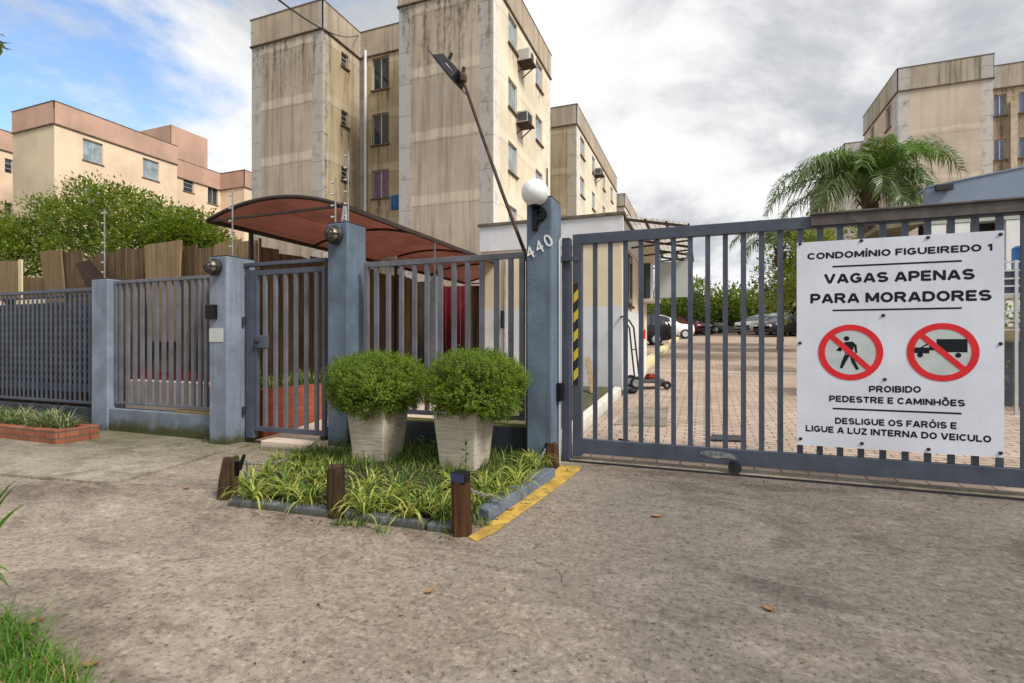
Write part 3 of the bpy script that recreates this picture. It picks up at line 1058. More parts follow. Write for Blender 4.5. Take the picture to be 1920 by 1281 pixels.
# left perforated panel
fx0, fx1 = -13.5, CX0 - .005
xs = []
x = fx1 - .12
while x > fx0 + .1:
    xs.append(x)
    x -= .118
pf = fence('dark fence panel with bars over a perforated sheet', fx0, fx1, 4.82, .27, 2.0, xs, .046, .008, M['gate'], .04, .05)
m = MB()
hs, pit = .05, .118
nz = 16
zs = [.56 + i * .112 for i in range(nz)]
cols = [x + pit / 2 - .028 for x in xs]
z_lo, z_hi = .44, 1.80
ycur = 4.836
prev = fx1 - .002
for x in cols:
    a, b = x - hs / 2, x + hs / 2
    m.box(b, prev, ycur, ycur + .003, z_lo, z_hi)
    zp = z_lo
    for z in zs:
        if z + hs > z_hi - .02:
            break
        m.box(a, b, ycur, ycur + .003, zp, z)
        zp = z + .062
    m.box(a, b, ycur, ycur + .003, zp, z_hi)
    prev = a
m.build('perforated_sheet', M['gate'], pf)
m = MB()
m.box(fx0, fx1, 4.842, 4.862, 1.875, 1.90)
m.build('upper_rail', M['gate'], pf)
# ------------------------------------------------------------------ pedestrian gate
gx0, gx1 = onY(466, 650, 4.84).x, onY(612, 650, 4.84).x
t = thing('pedestrian_gate', ((gx0 + gx1) / 2, 4.84, .05), 'narrow barred steel pedestrian gate between two blue pillars', 'gate')
zt, zb = 2.10, .075
m = MB()
m.box(gx0, gx0 + .115, 4.80, 4.88, zb - .09, zt + .0)
m.build('stile', M['gate'], t, bevel=.004)
m = MB()
m.box(gx0 + .118, gx0 + .165, 4.815, 4.865, zb, zt - .002)
m.build('stile', M['gate'], t, bevel=.004)
m = MB()
m.box(gx1 - .05, gx1, 4.815, 4.865, zb, zt - .002)
m.build('stile', M['gate'], t, bevel=.004)
m = MB()
m.box(gx0 + .165, gx1 - .05, 4.82, 4.86, zt - .07, zt - .004)
m.build('rail', M['gate'], t, bevel=.004)
m = MB()
m.box(gx0 + .165, gx1 - .05, 4.82, 4.86, zb, zb + .06)
m.build('rail', M['gate'], t, bevel=.004)
m = MB()
m.box(gx0 - .12, gx1 + .02, 4.80, 4.88, zt + .045, zt + .09)
m.build('lintel_bar', M['gate'], t, bevel=.004)
m = MB()
m.box(-.023, .023, -.015, .015, zb + .06, zt - .07)
b0 = m.build('bar', M['gate_pale'])
for i, px in enumerate((497.5, 517, 536, 555, 574.5, 594)):
    b = b0 if i == 0 else b0.copy()
    if i:
        C.objects.link(b)
    b.parent = t
    b.location = Vector((onY(px, 650, 4.84).x, 4.84, 0)) - Vector(t.location)
a, b = onY(478, 652, 4.8), onY(497, 628, 4.8)
m = MB()
m.box(a.x, b.x, 4.795, 4.87, a.z, b.z)
m.build('lock_case', M['gate'], t, bevel=.006)
m = MB()
kx = (a.x + b.x) / 2 - .03
m.lathe([(.02, 0), (.026, -.03), (.02, -.045)], 14, (kx, 4.794, (a.z + b.z) / 2), 'y')
m.build('handle', M['iron'], t, smooth='auto')
for z in (1.46, .33):
    m = MB()
    m.lathe([(.018, z - .05), (.018, z + .05)], 12, (gx0 - .012, 4.78, 0))
    m.build('hinge', M['iron'], t, smooth='auto')
# ------------------------------------------------------------------ vehicle gate
GX0 = onY(1075, 640, 5.05).x
GX1 = 2.95
zb, zt = .075, 2.285
t = thing('vehicle_gate', ((GX0 + GX1) / 2, 5.05, 0), 'wide barred steel vehicle gate carrying the white notice board', 'gate')
VG = t
m = MB()
m.box(GX0, GX1, 5.02, 5.08, zt - .105, zt)
m.build('top_rail', M['gate'], t, bevel=.005)
m = MB()
m.box(GX0 + .095, GX1, 5.02, 5.08, zb, zb + .145)
m.build('bottom_rail', M['gate'], t, bevel=.005)
m = MB()
m.box(GX0, GX0 + .095, 5.015, 5.085, zb - .03, zt - .106)
m.build('stile', M['gate'], t, bevel=.005)
m = MB()
rx = onY(1520, 400, 5.0).x
m.box(rx, GX1, 4.985, 5.06, zt + .002, zt + .02)
m.box(rx, GX1, 4.999, 5.017, zt - .09, zt + .001)
m.build('rusty_angle', M['rusty_rail'], t, bevel=.003)
m = MB()
m.box(-.022, .022, -.012, .012, zb + .145, zt - .105)
b0 = m.build('bar', M['gate'])
for i, px in enumerate((1116, 1144.5, 1173, 1202, 1232.5, 1263, 1294.5, 1327, 1360, 1394, 1428, 1463, 1500, 1537, 1575, 1614, 1655, 1697, 1739, 1783, 1828, 1874, 1921, 1970, 2022, 2080)):
    b = b0 if i == 0 else b0.copy()
    if i:
        C.objects.link(b)
    b.parent = t
    b.location = Vector((onY(px, 640, 5.05).x, 5.05, 0)) - Vector(t.location)
m = MB()
a, b = onY(1073.5, 722, 5.01), onY(1086, 530, 5.01)
m.box(GX0 + .012, GX0 + .058, 5.011, 5.0145, a.z, b.z)
m.build('hazard_tape', M['tape'], t)
wx = onY(1378, 880, 5.0).x
m = MB()
m.lathe([(.02, -.02), (.052, -.02), (.056, -.012), (.056, .012), (.052, .02), (.02, .02)], 24, (wx, 4.995, .058), 'y')
m.build('wheel', M['iron'], t, smooth='auto')
m = MB()
m.box(wx - .018, wx + .018, 4.969, 4.973, .05, .10)
m.box(wx - .03, wx + .03, 4.975, 5.018, .112, .12)
m.build('wheel_bracket', M['iron'], t)
m = MB()
sm_ = [(-.30, .10), (-.22, .118), (-.10, .112), (-.02, .098), (.03, .07), (.0, .052), (-.08, .062), (-.16, .05), (-.24, .062), (-.29, .075)]
m.hexa([(wx + a_, 5.0195, zb + b_) for a_, b_ in sm_], [(wx + a_, 5.0165, zb + b_) for a_, b_ in sm_])
m.build('weld_patch', paint('rubbed_bare_metal', (.20, .20, .205), .6, .4, 18, 0, None, .1, chips=(.09, .10, .13), ct=.5), t)
ax = onY(1072, 640, 5.05)
# post, hinge arm, conduit, control box
px0 = onY(1054, 640, 5.0).x
m = MB()
m.box(px0, GX0 - .022, 4.985, 5.085, -.1, 2.25)
tag(m.build('gate_post', M['gate'], loc=((px0 + GX0) / 2, 5.03, 0), bevel=.005), 'square steel post between number pillar and vehicle gate', 'post')
a = onY(1050, 486, 4.97)
m = MB()
m.box(a.x, GX0 + .07, 4.955, 4.982, a.z - .02, a.z + .02)
m.lathe([(.018, a.z - .035), (.018, a.z + .035)], 12, (a.x + .01, 4.965, 0))
tag(m.build('gate_latch', M['gate'], loc=(a.x + .1, 4.97, a.z)), 'short steel latch arm joining the gate post and vehicle gate', 'latch')
a, b = onX(1046, 752, NX1 + .02), onX(1061, 714, NX1 + .02)
m = MB()
m.box(NX1 + .001, NX1 + .06, 4.80, 4.90, a.z, b.z)
tag(m.build('control_box', M['black'], loc=(NX1 + .03, 4.85, a.z), bevel=.01), 'small black control box low on the side of the number pillar', 'box')
m = MB()
m.tube([(NX1 + .018, 4.86, b.z), (NX1 + .018, 4.86, 2.2), (NX1 + .05, 4.9, 2.26)], .011, 8)
m.tube([(NX1 + .018, 4.86, a.z), (NX1 + .018, 4.86, .0)], .011, 8)
tag(m.build('conduit_pipe', M['greypanel'], loc=(NX1 + .018, 4.86, 0), smooth='auto'), 'thin pale conduit running up the side of the number pillar', 'pipe')
# ------------------------------------------------------------------ notice board
SYP = 4.995
a, b = onY(1494, 455, SYP), onY(1883, 858, SYP)
SX0, SX1, SZ1, SZ0 = a.x, b.x, a.z, b.z
t = thing('notice_sign', ((SX0 + SX1) / 2, SYP, SZ0), 'large white notice board with two red prohibition circles on the vehicle gate', 'sign')
m = MB()
m.box(SX0, SX1, SYP, SYP + .006, SZ0, SZ1)
m.build('board', M['signwhite'], t)
FY = SYP - .001
# plain heavy capitals drawn as strokes (cap height 1)
def arc_pts(cx, cy, rx, ry, a0, a1, n=14):
    return [(cx + rx * cos(R(a0 + (a1 - a0) * k / n)), cy + ry * sin(R(a0 + (a1 - a0) * k / n))) for k in range(n + 1)]


_O = arc_pts(.52, .5, .41, .40, 0, 360, 32)
GLY = {
    'A': (1.04, [[(.09, 0), (.47, .93)], [(.95, 0), (.57, .93)], [(.47, .9), (.57, .9)], [(.26, .30), (.78, .30)]]),
    'B': (.92, [[(.1, 0), (.1, 1)], [(.1, .9), (.52, .9)] + arc_pts(.52, .71, .24, .19, 90, -90, 8) + [(.1, .52)], [(.1, .52), (.56, .52)] + arc_pts(.56, .31, .26, .21, 90, -90, 8) + [(.1, .1)]]),
    'C': (.98, [arc_pts(.52, .5, .41, .40, 38, 322, 26)]),
    'D': (.98, [[(.1, 0), (.1, 1)], [(.1, .9), (.42, .9)] + arc_pts(.46, .5, .42, .40, 90, -90, 14) + [(.1, .1)]]),
    'E': (.84, [[(.1, 0), (.1, 1)], [(.1, .9), (.80, .9)], [(.1, .5), (.74, .5)], [(.1, .1), (.82, .1)]]),
    'F': (.80, [[(.1, 0), (.1, 1)], [(.1, .9), (.80, .9)], [(.1, .48), (.70, .48)]]),
    'G': (1.02, [arc_pts(.52, .5, .41, .40, 40, 318, 26), [(.54, .46), (.96, .46)], [(.88, .46), (.88, .12)]]),
    'H': (.98, [[(.1, 0), (.1, 1)], [(.88, 0), (.88, 1)], [(.1, .5), (.88, .5)]]),
    'I': (.22, [[(.11, 0), (.11, 1)]]),
    'L': (.80, [[(.1, 0), (.1, 1)], [(.1, .1), (.80, .1)]]),
    'M': (1.14, [[(.1, 0), (.1, 1)], [(1.04, 0), (1.04, 1)], [(.13, .93), (.57, .16)], [(1.01, .93), (.57, .16)]]),
    'N': (.98, [[(.1, 0), (.1, 1)], [(.88, 0), (.88, 1)], [(.13, .92), (.85, .08)]]),
    'O': (1.04, [_O]),
    'P': (.88, [[(.1, 0), (.1, 1)], [(.1, .9), (.50, .9)] + arc_pts(.52, .66, .27, .24, 90, -90, 10) + [(.1, .42)]]),
    'R': (.98, [[(.1, 0), (.1, 1)], [(.1, .9), (.54, .9)] + arc_pts(.56, .69, .26, .21, 90, -90, 10) + [(.1, .48)], [(.50, .48), (.90, 0)]]),
    'S': (.92, [arc_pts(.46, .70, .35, .205, 22, 270, 16)[:-1] + arc_pts(.47, .30, .36, .205, 90, -158, 16)]),
    'T': (.90, [[(.45, 0), (.45, .9)], [(.0, .9), (.9, .9)]]),
    'U': (.98, [[(.1, 1), (.1, .42)] + arc_pts(.49, .42, .39, .32, 180, 360, 14) + [(.88, 1)]]),
    'V': (1.02, [[(.09, 1), (.47, .06)], [(.93, 1), (.55, .06)], [(.46, .09), (.56, .09)]]),
    'Z': (.88, [[(.05, .9), (.83, .9)], [(.80, .86), (.1, .14)], [(.04, .1), (.86, .1)]]),
    '1': (.60, [[(.44, 0), (.44, 1)], [(.12, .70), (.40, .92)]]),
}
GLY['\u00cd'] = (.22, GLY['I'][1] + [[(.07, 1.12), (.22, 1.30)]])
GLY['\u00d3'] = (1.04, GLY['O'][1] + [[(.46, 1.12), (.64, 1.30)]])
GLY['\u00d5'] = (1.04, GLY['O'][1] + [[(.26, 1.15), (.40, 1.23), (.62, 1.15), (.78, 1.23)]])


def stroke(m, pts, T, y):
    closed = (Vector(pts[0]) - Vector(pts[-1])).length < 1e-4
    P = [Vector(p) for p in pts]
    if closed:
        P = P[:-1]
    n = len(P)
    lo, hi = [], []
    for i in range(n):
        a = P[i - 1] if (i or closed) else P[i]
        b = P[(i + 1) % n] if (i < n - 1 or closed) else P[i]
        d1 = (P[i] - a).normalized() if (P[i] - a).length > 1e-6 else (b - P[i]).normalized()
        d2 = (b - P[i]).normalized() if (b - P[i]).length > 1e-6 else d1
        t_ = (d1 + d2).normalized()
        nn = Vector((-t_.y, t_.x))
        k = 1 / max(.5, nn.dot(Vector((-d1.y, d1.x))))
        lo.append(P[i] - nn * T / 2 * k)
        hi.append(P[i] + nn * T / 2 * k)
    for i in range(n if closed else n - 1):
        j = (i + 1) % n
        m.face([(lo[i].x, y, lo[i].y), (lo[j].x, y, lo[j].y), (hi[j].x, y, hi[j].y), (hi[i].x, y, hi[i].y)])


def letter_row(parent, body, A, B, h):
    """one part per word, fitted between the two ends of the row"""
    T = .255
    x = 0
    words = []
    cur = []
    for ch in body:
        if ch == ' ':
            words.append(cur)
            cur = []
            x += .42
            continue
        cur.append((ch, x))
        x += GLY[ch][0] + .15
    words.append(cur)
    W_ = x - .15
    for wd in words:
        m = MB()
        for ch, ox in wd:
            for k, s_ in enumerate(GLY[ch][1]):
                stroke(m, [(ox + a_, b_) for a_, b_ in s_], T, FY - .00012 * k)
        kx_, kz = (B.x - A.x) / W_, h
        m.v = [(A.x + vx * kx_, vy, A.z + (B.z - A.z) * vx / W_ + vz * kz) for vx, vy, vz in m.v]
        m.build('lettering', M['ink'], parent)


lines = [('CONDOM\u00cdNIO FIGUEIREDO 1', (1514, 486.5), (1861.5, 469.5), 12.4), ('VAGAS APENAS', (1545.5, 531.5), (1827, 523), 18.4), ('PARA MORADORES', (1520, 568.5), (1858.5, 562.7), 18.6),
         ('PROIBIDO', (1629.6, 735), (1726.6, 736), 12), ('PEDESTRE E CAMINH\u00d5ES', (1555, 752.5), (1809, 761.8), 11.8), ('DESLIGUE OS FAR\u00d3IS E', (1566, 794), (1794, 804), 11.8), ('LIGUE A LUZ INTERNA DO VEICULO', (1511, 808), (1858.5, 829.5), 12)]
for body, pa, pb, cap in lines:
    A, B = onY(pa[0], pa[1], FY), onY(pb[0], pb[1], FY)
    mid = ((pa[0] + pb[0]) / 2, (pa[1] + pb[1]) / 2)
    h = onY(mid[0], mid[1] - cap, FY).z - onY(mid[0], mid[1], FY).z
    letter_row(t, body, A, B, h)
for pa, pb, th in (((1561, 499.5), (1803.6, 489), 3.2), ((1561, 581.6), (1803.6, 577.4), 3.2), ((1561, 765.5), (1803, 775.2), 3.2)):
    A, B = onY(pa[0], pa[1], FY), onY(pb[0], pb[1], FY)
    zc = (A.z + B.z) / 2
    m = MB()
    m.face([(A.x, FY, zc - .0072), (B.x, FY, zc - .0072), (B.x, FY, zc + .0072), (A.x, FY, zc + .0072)])
    m.build('rule_line', M['ink'], t)


def ring(m, c, r0, r1, y, n=64):
    for k in range(n):
        a, b = 2 * pi * k / n, 2 * pi * (k + 1) / n
        m.face([(c[0] + r * cos(q), y, c[1] + r * sin(q)) for r, q in ((r0, a), (r1, a), (r1, b), (r0, b))])


def poly2(m, pts, y):
    m.face([(x, y, z) for x, z in pts])


for kind, c, ex, ez in (('walker', (1594, 660.5), 61, 52.3), ('truck', (1767, 660), 68.3, 54.8)):
    cc = onY(c[0], c[1], FY)
    rr = onY(c[0], c[1] - ez, FY).z - cc.z
    rx_ = (onY(c[0] + ex, c[1], FY).x - onY(c[0] - ex, c[1], FY).x) / 2
    sx = rx_ / rr
    m = MB()
    ring(m, (0, 0), .0001, rr * .83, FY, 48)
    f = m.build('symbol_field', M['symbolgrey'])
    mr = MB()
    ring(mr, (0, 0), rr * .79, rr, FY - .0018)
    s2 = .085 * rr
    e = rr * .80
    u = Vector((cos(R(-45)), sin(R(-45))))
    w = Vector((-u.y, u.x)) * s2 * 1.1
    q = [-u * e + w, u * e + w, u * e - w, -u * e - w]
    poly2(mr, [(v.x, v.y) for v in q], FY - .0022)
    rg_ = mr.build('prohibition_ring', M['red'])
    mp = MB()
    y = FY - .001
    k = rr
    if kind == 'walker':
        for (x, z, r) in ((-.11, .50, .085),):
            mp.face([(x * k + r * k * cos(a / 12 * pi), y, z * k + r * k * sin(a / 12 * pi)) for a in range(24)])
        for P in ([(-.14, .38), (.08, .39), (.20, .26), (.22, -.02), (.16, -.02), (.12, .22), (.06, .0), (-.16, -.06), (-.13, .2), (-.30, .10), (-.42, .10), (-.42, .06), (-.28, .03)],
                  [(-.17, -.08), (.02, -.06), (-.14, -.36), (-.24, -.58), (-.32, -.56), (-.26, -.32)], [(-.02, -.06), (.09, -.02), (.14, -.30), (.28, -.60), (.18, -.62), (.04, -.34)]):
            poly2(mp, [(a * k, b * k) for a, b in P], y)
    else:
        for P in ([(-.16, .45), (.68, .45), (.68, .0), (-.16, .0)], [(-.80, .16), (-.36, .16), (-.36, -.05), (-.80, -.03)], [(-.62, .16), (-.42, .30), (-.38, .30), (-.38, .26), (-.55, .16)], [(-.36, .22), (-.16, .22), (-.16, .06), (-.36, .06)]):
            poly2(mp, [(a * k, b * k) for a, b in P], y)
        for x in (-.62, .43):
            mp.face([(x * k + .085 * k * cos(a / 10 * pi), y, -.10 * k + .085 * k * sin(a / 10 * pi)) for a in range(20)])
    pg = mp.build('pictogram', M['ink'])
    for o in (f, rg_, pg):
        o.parent = t
        o.location = Vector((cc.x, 0, cc.z)) - Vector((t.location.x, t.location.y, t.location.z)) + Vector((0, SYP, 0)) - Vector((0, SYP, 0))
        o.scale = (sx, 1, 1)
m = MB()
m.lathe([(.0135, .0), (.0135, -.006), (.006, -.009)], 12, (0, 0, 0), 'y')
s0 = m.build('screw', M['iron'], smooth='auto')
for i, (px, py) in enumerate(((1500, 457), (1615, 451), (1740, 445), (1876, 439), (1656, 591), (1500, 643), (1876, 644), (1659, 711), (1501, 822), (1616, 831), (1741, 842), (1876, 849))):
    o = s0 if i == 0 else s0.copy()
    if i:
        C.objects.link(o)
    o.parent = t
    p = onY(px, py, SYP)
    o.location = Vector((p.x, SYP - .0005, p.z)) - Vector(t.location)
# ------------------------------------------------------------------ planting bed in front of the wall
def stump(label, px, py, h, w, lean=(0, 0), taper=.85, mat=None, seed=0, N=9, ph=.3):
    r = random.Random(seed)
    g = onG(px, py)
    m = MB()
    prof = [(0, 1.08), (.15, 1.0), (.55, .95), (.9, taper), (1, taper * .9)]
    rows = []
    for f, k in prof:
        rows.append([(g.x + lean[0] * f + w / 2 * k * cos(2 * pi * i / N + ph) * (1 + r.uniform(-.09, .09)), g.y + lean[1] * f + w / 2 * k * sin(2 * pi * i / N + ph) * (1 + r.uniform(-.09, .09)),
                      g.z - .06 + (h + .06) * f + (r.uniform(-.012, .012) if f == 1 else 0)) for i in range(N)])
    for a, b in zip(rows, rows[1:]):
        for i in range(N):
            m.face([a[i], a[(i + 1) % N], b[(i + 1) % N], b[i]])
    m.face(rows[-1])
    o = m.build('timber_post', mat or M['stump'], loc=(g.x, g.y, g.z))
    return tag(o, label, 'post', 'timber posts round the planting bed'), g + Vector((lean[0], lean[1], h))


st = {}
_, st['a'] = stump('leaning mossy timber post at the outer left corner of the planting bed', 424, 934, .31, .145, (.03, .02), .86, None, 1)
_, st['b'] = stump('dark timber post in the middle of the grey front kerb', 630, 968, .345, .125, (.0, .0), .95, None, 2)
_, st['c'] = stump('reddish brown squared post at the yellow painted corner', 866, 1001, .325, .135, (-.01, 0), .97, M['timber'], 3, 5, .75)
_, st['d'] = stump('dark timber post at the foot of the number pillar', 1036, 876, .235, .15, (-.03, .03), .85, M['timber'], 4, 6, .2)
_, st['e'] = stump('short rounded dark stump beside the pedestrian gate', 616, 838, .23, .20, (0, 0), .8, None, 5)


def chain(label, p, q, sag):
    p, q = Vector(p), Vector(q)
    n = max(6, int((q - p).length / .034))
    pts = []
    for i in range(n + 1):
        f = i / n
        v = p.lerp(q, f)
        v.z -= sag * 4 * f * (1 - f)
        pts.append(v)
    m = MB()
    for i, (a, b) in enumerate(zip(pts, pts[1:])):
        d = (b - a).normalized()
        s = d.cross(Vector((0, 0, 1))).normalized()
        u = s.cross(d)
        e = (s if i % 2 else u)
        c = (a + b) / 2
        lp = [c + d * (.024 * cos(t)) + e * (.011 * sin(t)) for t in [2 * pi * k / 10 for k in range(10)]]
        m.tube(lp, .0038, 5, closed=True)
    tag(m.build('chain', M['steel'], loc=p, smooth=True), label, 'chain', 'chains between the timber posts')


chain('steel chain rising from the grass to the post at the number pillar', st['c'] + Vector((.02, .05, -.05)), st['d'] + Vector((-.03, -.06, -.06)), .20)
chain('thin chain from the leaning mossy post to the stump by the gate', st['a'] + Vector((-.01, .06, -.05)), st['e'] + Vector((0, -.08, -.05)), .13)


def solar(p, label, tilt):
    t = thing('solar_lamp', p, label, 'lamp', 'small solar lamps')
    m = MB()
    m.box(p[0] - .05, p[0] + .05, p[1] - .045, p[1] + .045, p[2] + .004, p[2] + .075)
    m.build('casing', M['black'], t, bevel=.01)
    m = MB()
    m.hexa([(p[0] - .044, p[1] - .05, p[2] + .02), (p[0] + .044, p[1] - .05, p[2] + .02), (p[0] + .044, p[1] - .0455, p[2] + .02), (p[0] - .044, p[1] - .0455, p[2] + .02)],
           [(p[0] - .044, p[1] - .05, p[2] + .068), (p[0] + .044, p[1] - .05, p[2] + .068), (p[0] + .044, p[1] - .0455, p[2] + .068), (p[0] - .044, p[1] - .0455, p[2] + .068)])
    m.build('lens', simple('smoked_blue_lens', (.03, .04, .10), .2), t)


solar(st['c'] + Vector((0, 0, -.012)), 'small black solar lamp on the squared post by the yellow line', 0)
m = MB()
p = st['a'] + Vector((.07, .0, -.02))
m.hexa([(p.x - .05, p.y - .02, p.z - .10), (p.x - .01, p.y - .02, p.z - .12), (p.x - .01, p.y + .02, p.z - .12), (p.x - .05, p.y + .02, p.z - .10)],
       [(p.x - .04, p.y - .02, p.z + .005), (p.x + .0, p.y - .02, p.z - .01), (p.x + .0, p.y + .02, p.z - .01), (p.x - .04, p.y + .02, p.z + .005)])
m.hexa([(p.x - .01, p.y - .006, p.z - .06), (p.x + .03, p.y - .006, p.z - .07), (p.x + .03, p.y + .006, p.z - .07), (p.x - .01, p.y + .006, p.z - .06)],
       [(p.x + .055, p.y - .006, p.z + .055), (p.x + .075, p.y - .006, p.z + .05), (p.x + .075, p.y + .006, p.z + .05), (p.x + .055, p.y + .006, p.z + .055)])
tag(m.build('broken_lamp', M['black'], loc=p), 'broken black lamp bracket on the leaning mossy post', 'lamp')


def kerbstone(label, a, b, w, h, mat, seed=0):
    a, b = Vector(a), Vector(b)
    d = (b - a).normalized()
    s = Vector((-d.y, d.x, 0)) * w
    r = random.Random(seed)
    m = MB()
    N = 7
    rows = []
    for i in range(N):
        p = a.lerp(b, i / (N - 1))
        j = [r.uniform(-.006, .006) for _ in range(3)]
        rows.append([p + Vector((0, 0, -.06)), p + Vector((0, j[1], h + j[0])) + s * .08, p + s + Vector((0, 0, h + j[2])), p + s + Vector((0, 0, -.06))])
    for q, k in zip(rows, rows[1:]):
        for i in range(4):
            m.face([q[i], q[(i + 1) % 4], k[(i + 1) % 4], k[i]])
    m.face(rows[0])
    m.face(rows[-1])
    # weld so the bevel works
    o = m.build('kerbstone', mat, loc=a, bevel=0)
    import bmesh
    bm = bmesh.new()
    bm.from_mesh(o.data)
    bmesh.ops.remove_doubles(bm, verts=bm.verts, dist=.0005)
    bmesh.ops.recalc_face_normals(bm, faces=bm.faces)
    bm.to_mesh(o.data)
    bm.free()
    bv = o.modifiers.new('edge', 'BEVEL')
    bv.width = .012
    bv.segments = 2
    bv.limit_method = 'ANGLE'
    return tag(o, label, 'kerb', 'grey kerbstones edging the bed')


BZ = .0
kA, kB, kC = onG(436, 948), onG(624, 971), onG(640, 972)
kD, kE = onG(800, 1000), onG(922, 976)
kF = onG(1042, 896)
kerbstone('grey kerbstone between the leaning mossy post and the middle post', onG(424, 949), onG(620, 972), .10, .05, M['kerbgrey'], 1)
kerbstone('grey kerbstone between the middle post and the broken kerb end', onG(640, 974), onG(794, 996), .10, .05, M['kerbgrey'], 2)
kerbstone('short broken grey kerbstone beside the squared corner post', onG(798, 997), onG(850, 1001), .09, .05, M['kerbgrey'], 3)
kerbstone('long blue grey kerbstone beside the yellow line', onG(920, 978), onG(1043, 895), .125, .08, paint('blue_grey_kerb', (0.115, 0.138, 0.18), .7, .12, 5, 0, None, .5, chips=(.25, .25, .25)), 4)
# soil of the bed
bed = [onG(438, 940), onG(860, 992), onG(915, 970), onG(1030, 885), Vector((NX0 + .1, 4.70, 0)), Vector((EX0 - .02, 4.70, 0)), Vector((EX0 - .2, 4.6, 0))]
m = MB()
cen = sum((Vector((p.x, p.y, 0)) for p in bed), Vector()) / len(bed)
K = 6
for i in range(len(bed)):
    a, b = bed[i], bed[(i + 1) % len(bed)]
    for k in range(K):
        def P(v, f):
            q = cen.lerp(Vector((v.x, v.y, 0)), f)
            return (q.x, q.y, gz(q.x, q.y) + .05 * (1 - f ** 4) + .012)
        m.face([P(a, k / K), P(a, (k + 1) / K), P(b, (k + 1) / K), P(b, k / K)])
tag(m.build('garden_bed', M['soil'], smooth=True), kind='structure')


def inside(x, y, poly):
    c = False
    n = len(poly)
    for i in range(n):
        a, b = poly[i], poly[(i + 1) % n]
        if (a.y > y) != (b.y > y) and x < (b.x - a.x) * (y - a.y) / (b.y - a.y) + a.x:
            c = not c
    return c


def blade(m, base, az, L, w, arch, seg=5, mi=0, lean=.25):
    """arching strap leaf: goes up, bends over"""
    d = Vector((cos(az), sin(az), 0))
    s = Vector((-sin(az), cos(az), 0))
    pts = []
    p = Vector(base)
    ang = R(90) - lean
    for k in range(seg + 1):
        pts.append(p.copy())
        ang -= arch / seg * (0.4 + 1.2 * k / seg)
        p = p + (d * cos(ang) + Vector((0, 0, 1)) * sin(ang)) * (L / seg)
    for k in range(seg):
        w0 = w * (1 - (k / seg) ** 2) * (.6 if k == 0 else 1)
        w1 = w * (1 - ((k + 1) / seg) ** 2) * 1.0 + .0006
        i = len(m.v)
        m.v += [tuple(pts[k] - s * w0 / 2), tuple(pts[k] + s * w0 / 2), tuple(pts[k + 1] + s * w1 / 2), tuple(pts[k + 1] - s * w1 / 2)]
        m.f.append((i, i + 1, i + 2, i + 3))
        if mi:
            m.mi[len(m.f) - 1] = mi


def weld_build(m, name, mat, **kw):
    o = m.build(name, mat, **kw)
    import bmesh
    bm = bmesh.new()
    bm.from_mesh(o.data)
    bmesh.ops.remove_doubles(bm, verts=bm.verts, dist=.0003)
    bm.to_mesh(o.data)
    bm.free()
    return o


m = MB()
r = random.Random(21)
clumps = []
# variegated clumps follow the front and the right side of the bed
for px, py in ((470, 925), (500, 905), (530, 930), (560, 900), (545, 940), (600, 925), (590, 945), (680, 945), (700, 925), (660, 960), (740, 940), (730, 965), (770, 950), (790, 970), (820, 950), (835, 985), (905, 945), (900, 965), (935, 920), (930, 940), (965, 905), (990, 890), (560, 875), (520, 880), (620, 915), (850, 925), (960, 925), (1000, 880), (480, 945), (575, 955), (700, 975), (760, 985)):
    g = onG(px, py)
    clumps.append((g.x + r.uniform(-.04, .04), g.y + r.uniform(-.03, .03)))
for cx_, cy_ in clumps:
    z = gz(cx_, cy_) + .03
    n = r.randint(38, 56)
    for k in range(n):
        az = r.uniform(0, 2 * pi)
        blade(m, (cx_ + r.gauss(0, .022), cy_ + r.gauss(0, .022), z), az, r.uniform(.17, .36), r.uniform(.011, .021), r.uniform(1.7, 2.7), 5, 0 if r.random() < .7 else 1, r.uniform(.05, .7))
for cx_, cy_ in clumps:
    for k in range(6):
        blade(m, (cx_ + r.gauss(0, .05), cy_ + r.gauss(0, .05), gz(cx_, cy_) + .02), r.uniform(0, 2 * pi), r.uniform(.10, .26), r.uniform(.006, .012), r.uniform(1.4, 2.4), 4, 2, r.uniform(.3, 1.0))
o = weld_build(m, 'grass', [M['blade'], M['bladegreen'], M['dryblade']])
tag(o, kind='stuff')
m = MB()
for k in range(17000):
    x, y = r.uniform(-4.2, -1.0), r.uniform(2.7, 4.72)
    if not inside(x, y, bed):
        continue
    if r.random() > .10 + .90 * sm((y - 3.45) / .6) * (1 if x < -1.9 or y > 4.2 else .35):
        continue
    blade(m, (x, y, gz(x, y) + .02), r.uniform(0, 2 * pi), r.uniform(.06, .20), r.uniform(.004, .010), r.uniform(.4, 1.9), 3, 0 if r.random() < .8 else 1, r.uniform(0, .6))
o = weld_build(m, 'low_grass', [M['bladegreen'], M['blade']])
tag(o, kind='stuff')
# weeds springing from kerb joints and pillar feet
m = MB()
for px, py, n, L in ((640, 985, 26, .10), (670, 988, 30, .09), (715, 1000, 20, .08), (845, 1003, 24, .10), (905, 985, 30, .10), (915, 975, 20, .09), (560, 955, 10, .07), (452, 950, 12, .06), (445, 832, 26, .12), (456, 828, 20, .16), (384, 832, 18, .10), (436, 834, 14, .08), (350, 820, 10, .06), (300, 815, 10, .06), (250, 812, 8, .05), (1060, 884, 12, .05), (1020, 905, 14, .06), (1450, 892, 10, .04), (820, 992, 14, .08)):
    g = onG(px, py)
    for k in range(n):
        blade(m, (g.x + r.gauss(0, .03), g.y + r.gauss(0, .02), g.z - .004), r.uniform(0, 2 * pi), L * r.uniform(.5, 1.3), r.uniform(.004, .010), r.uniform(.4, 1.8), 3, 0 if r.random() < .75 else 1, r.uniform(0, .8))
tag(weld_build(m, 'weeds', [M['bladegreen'], M['blade']]), kind='stuff')


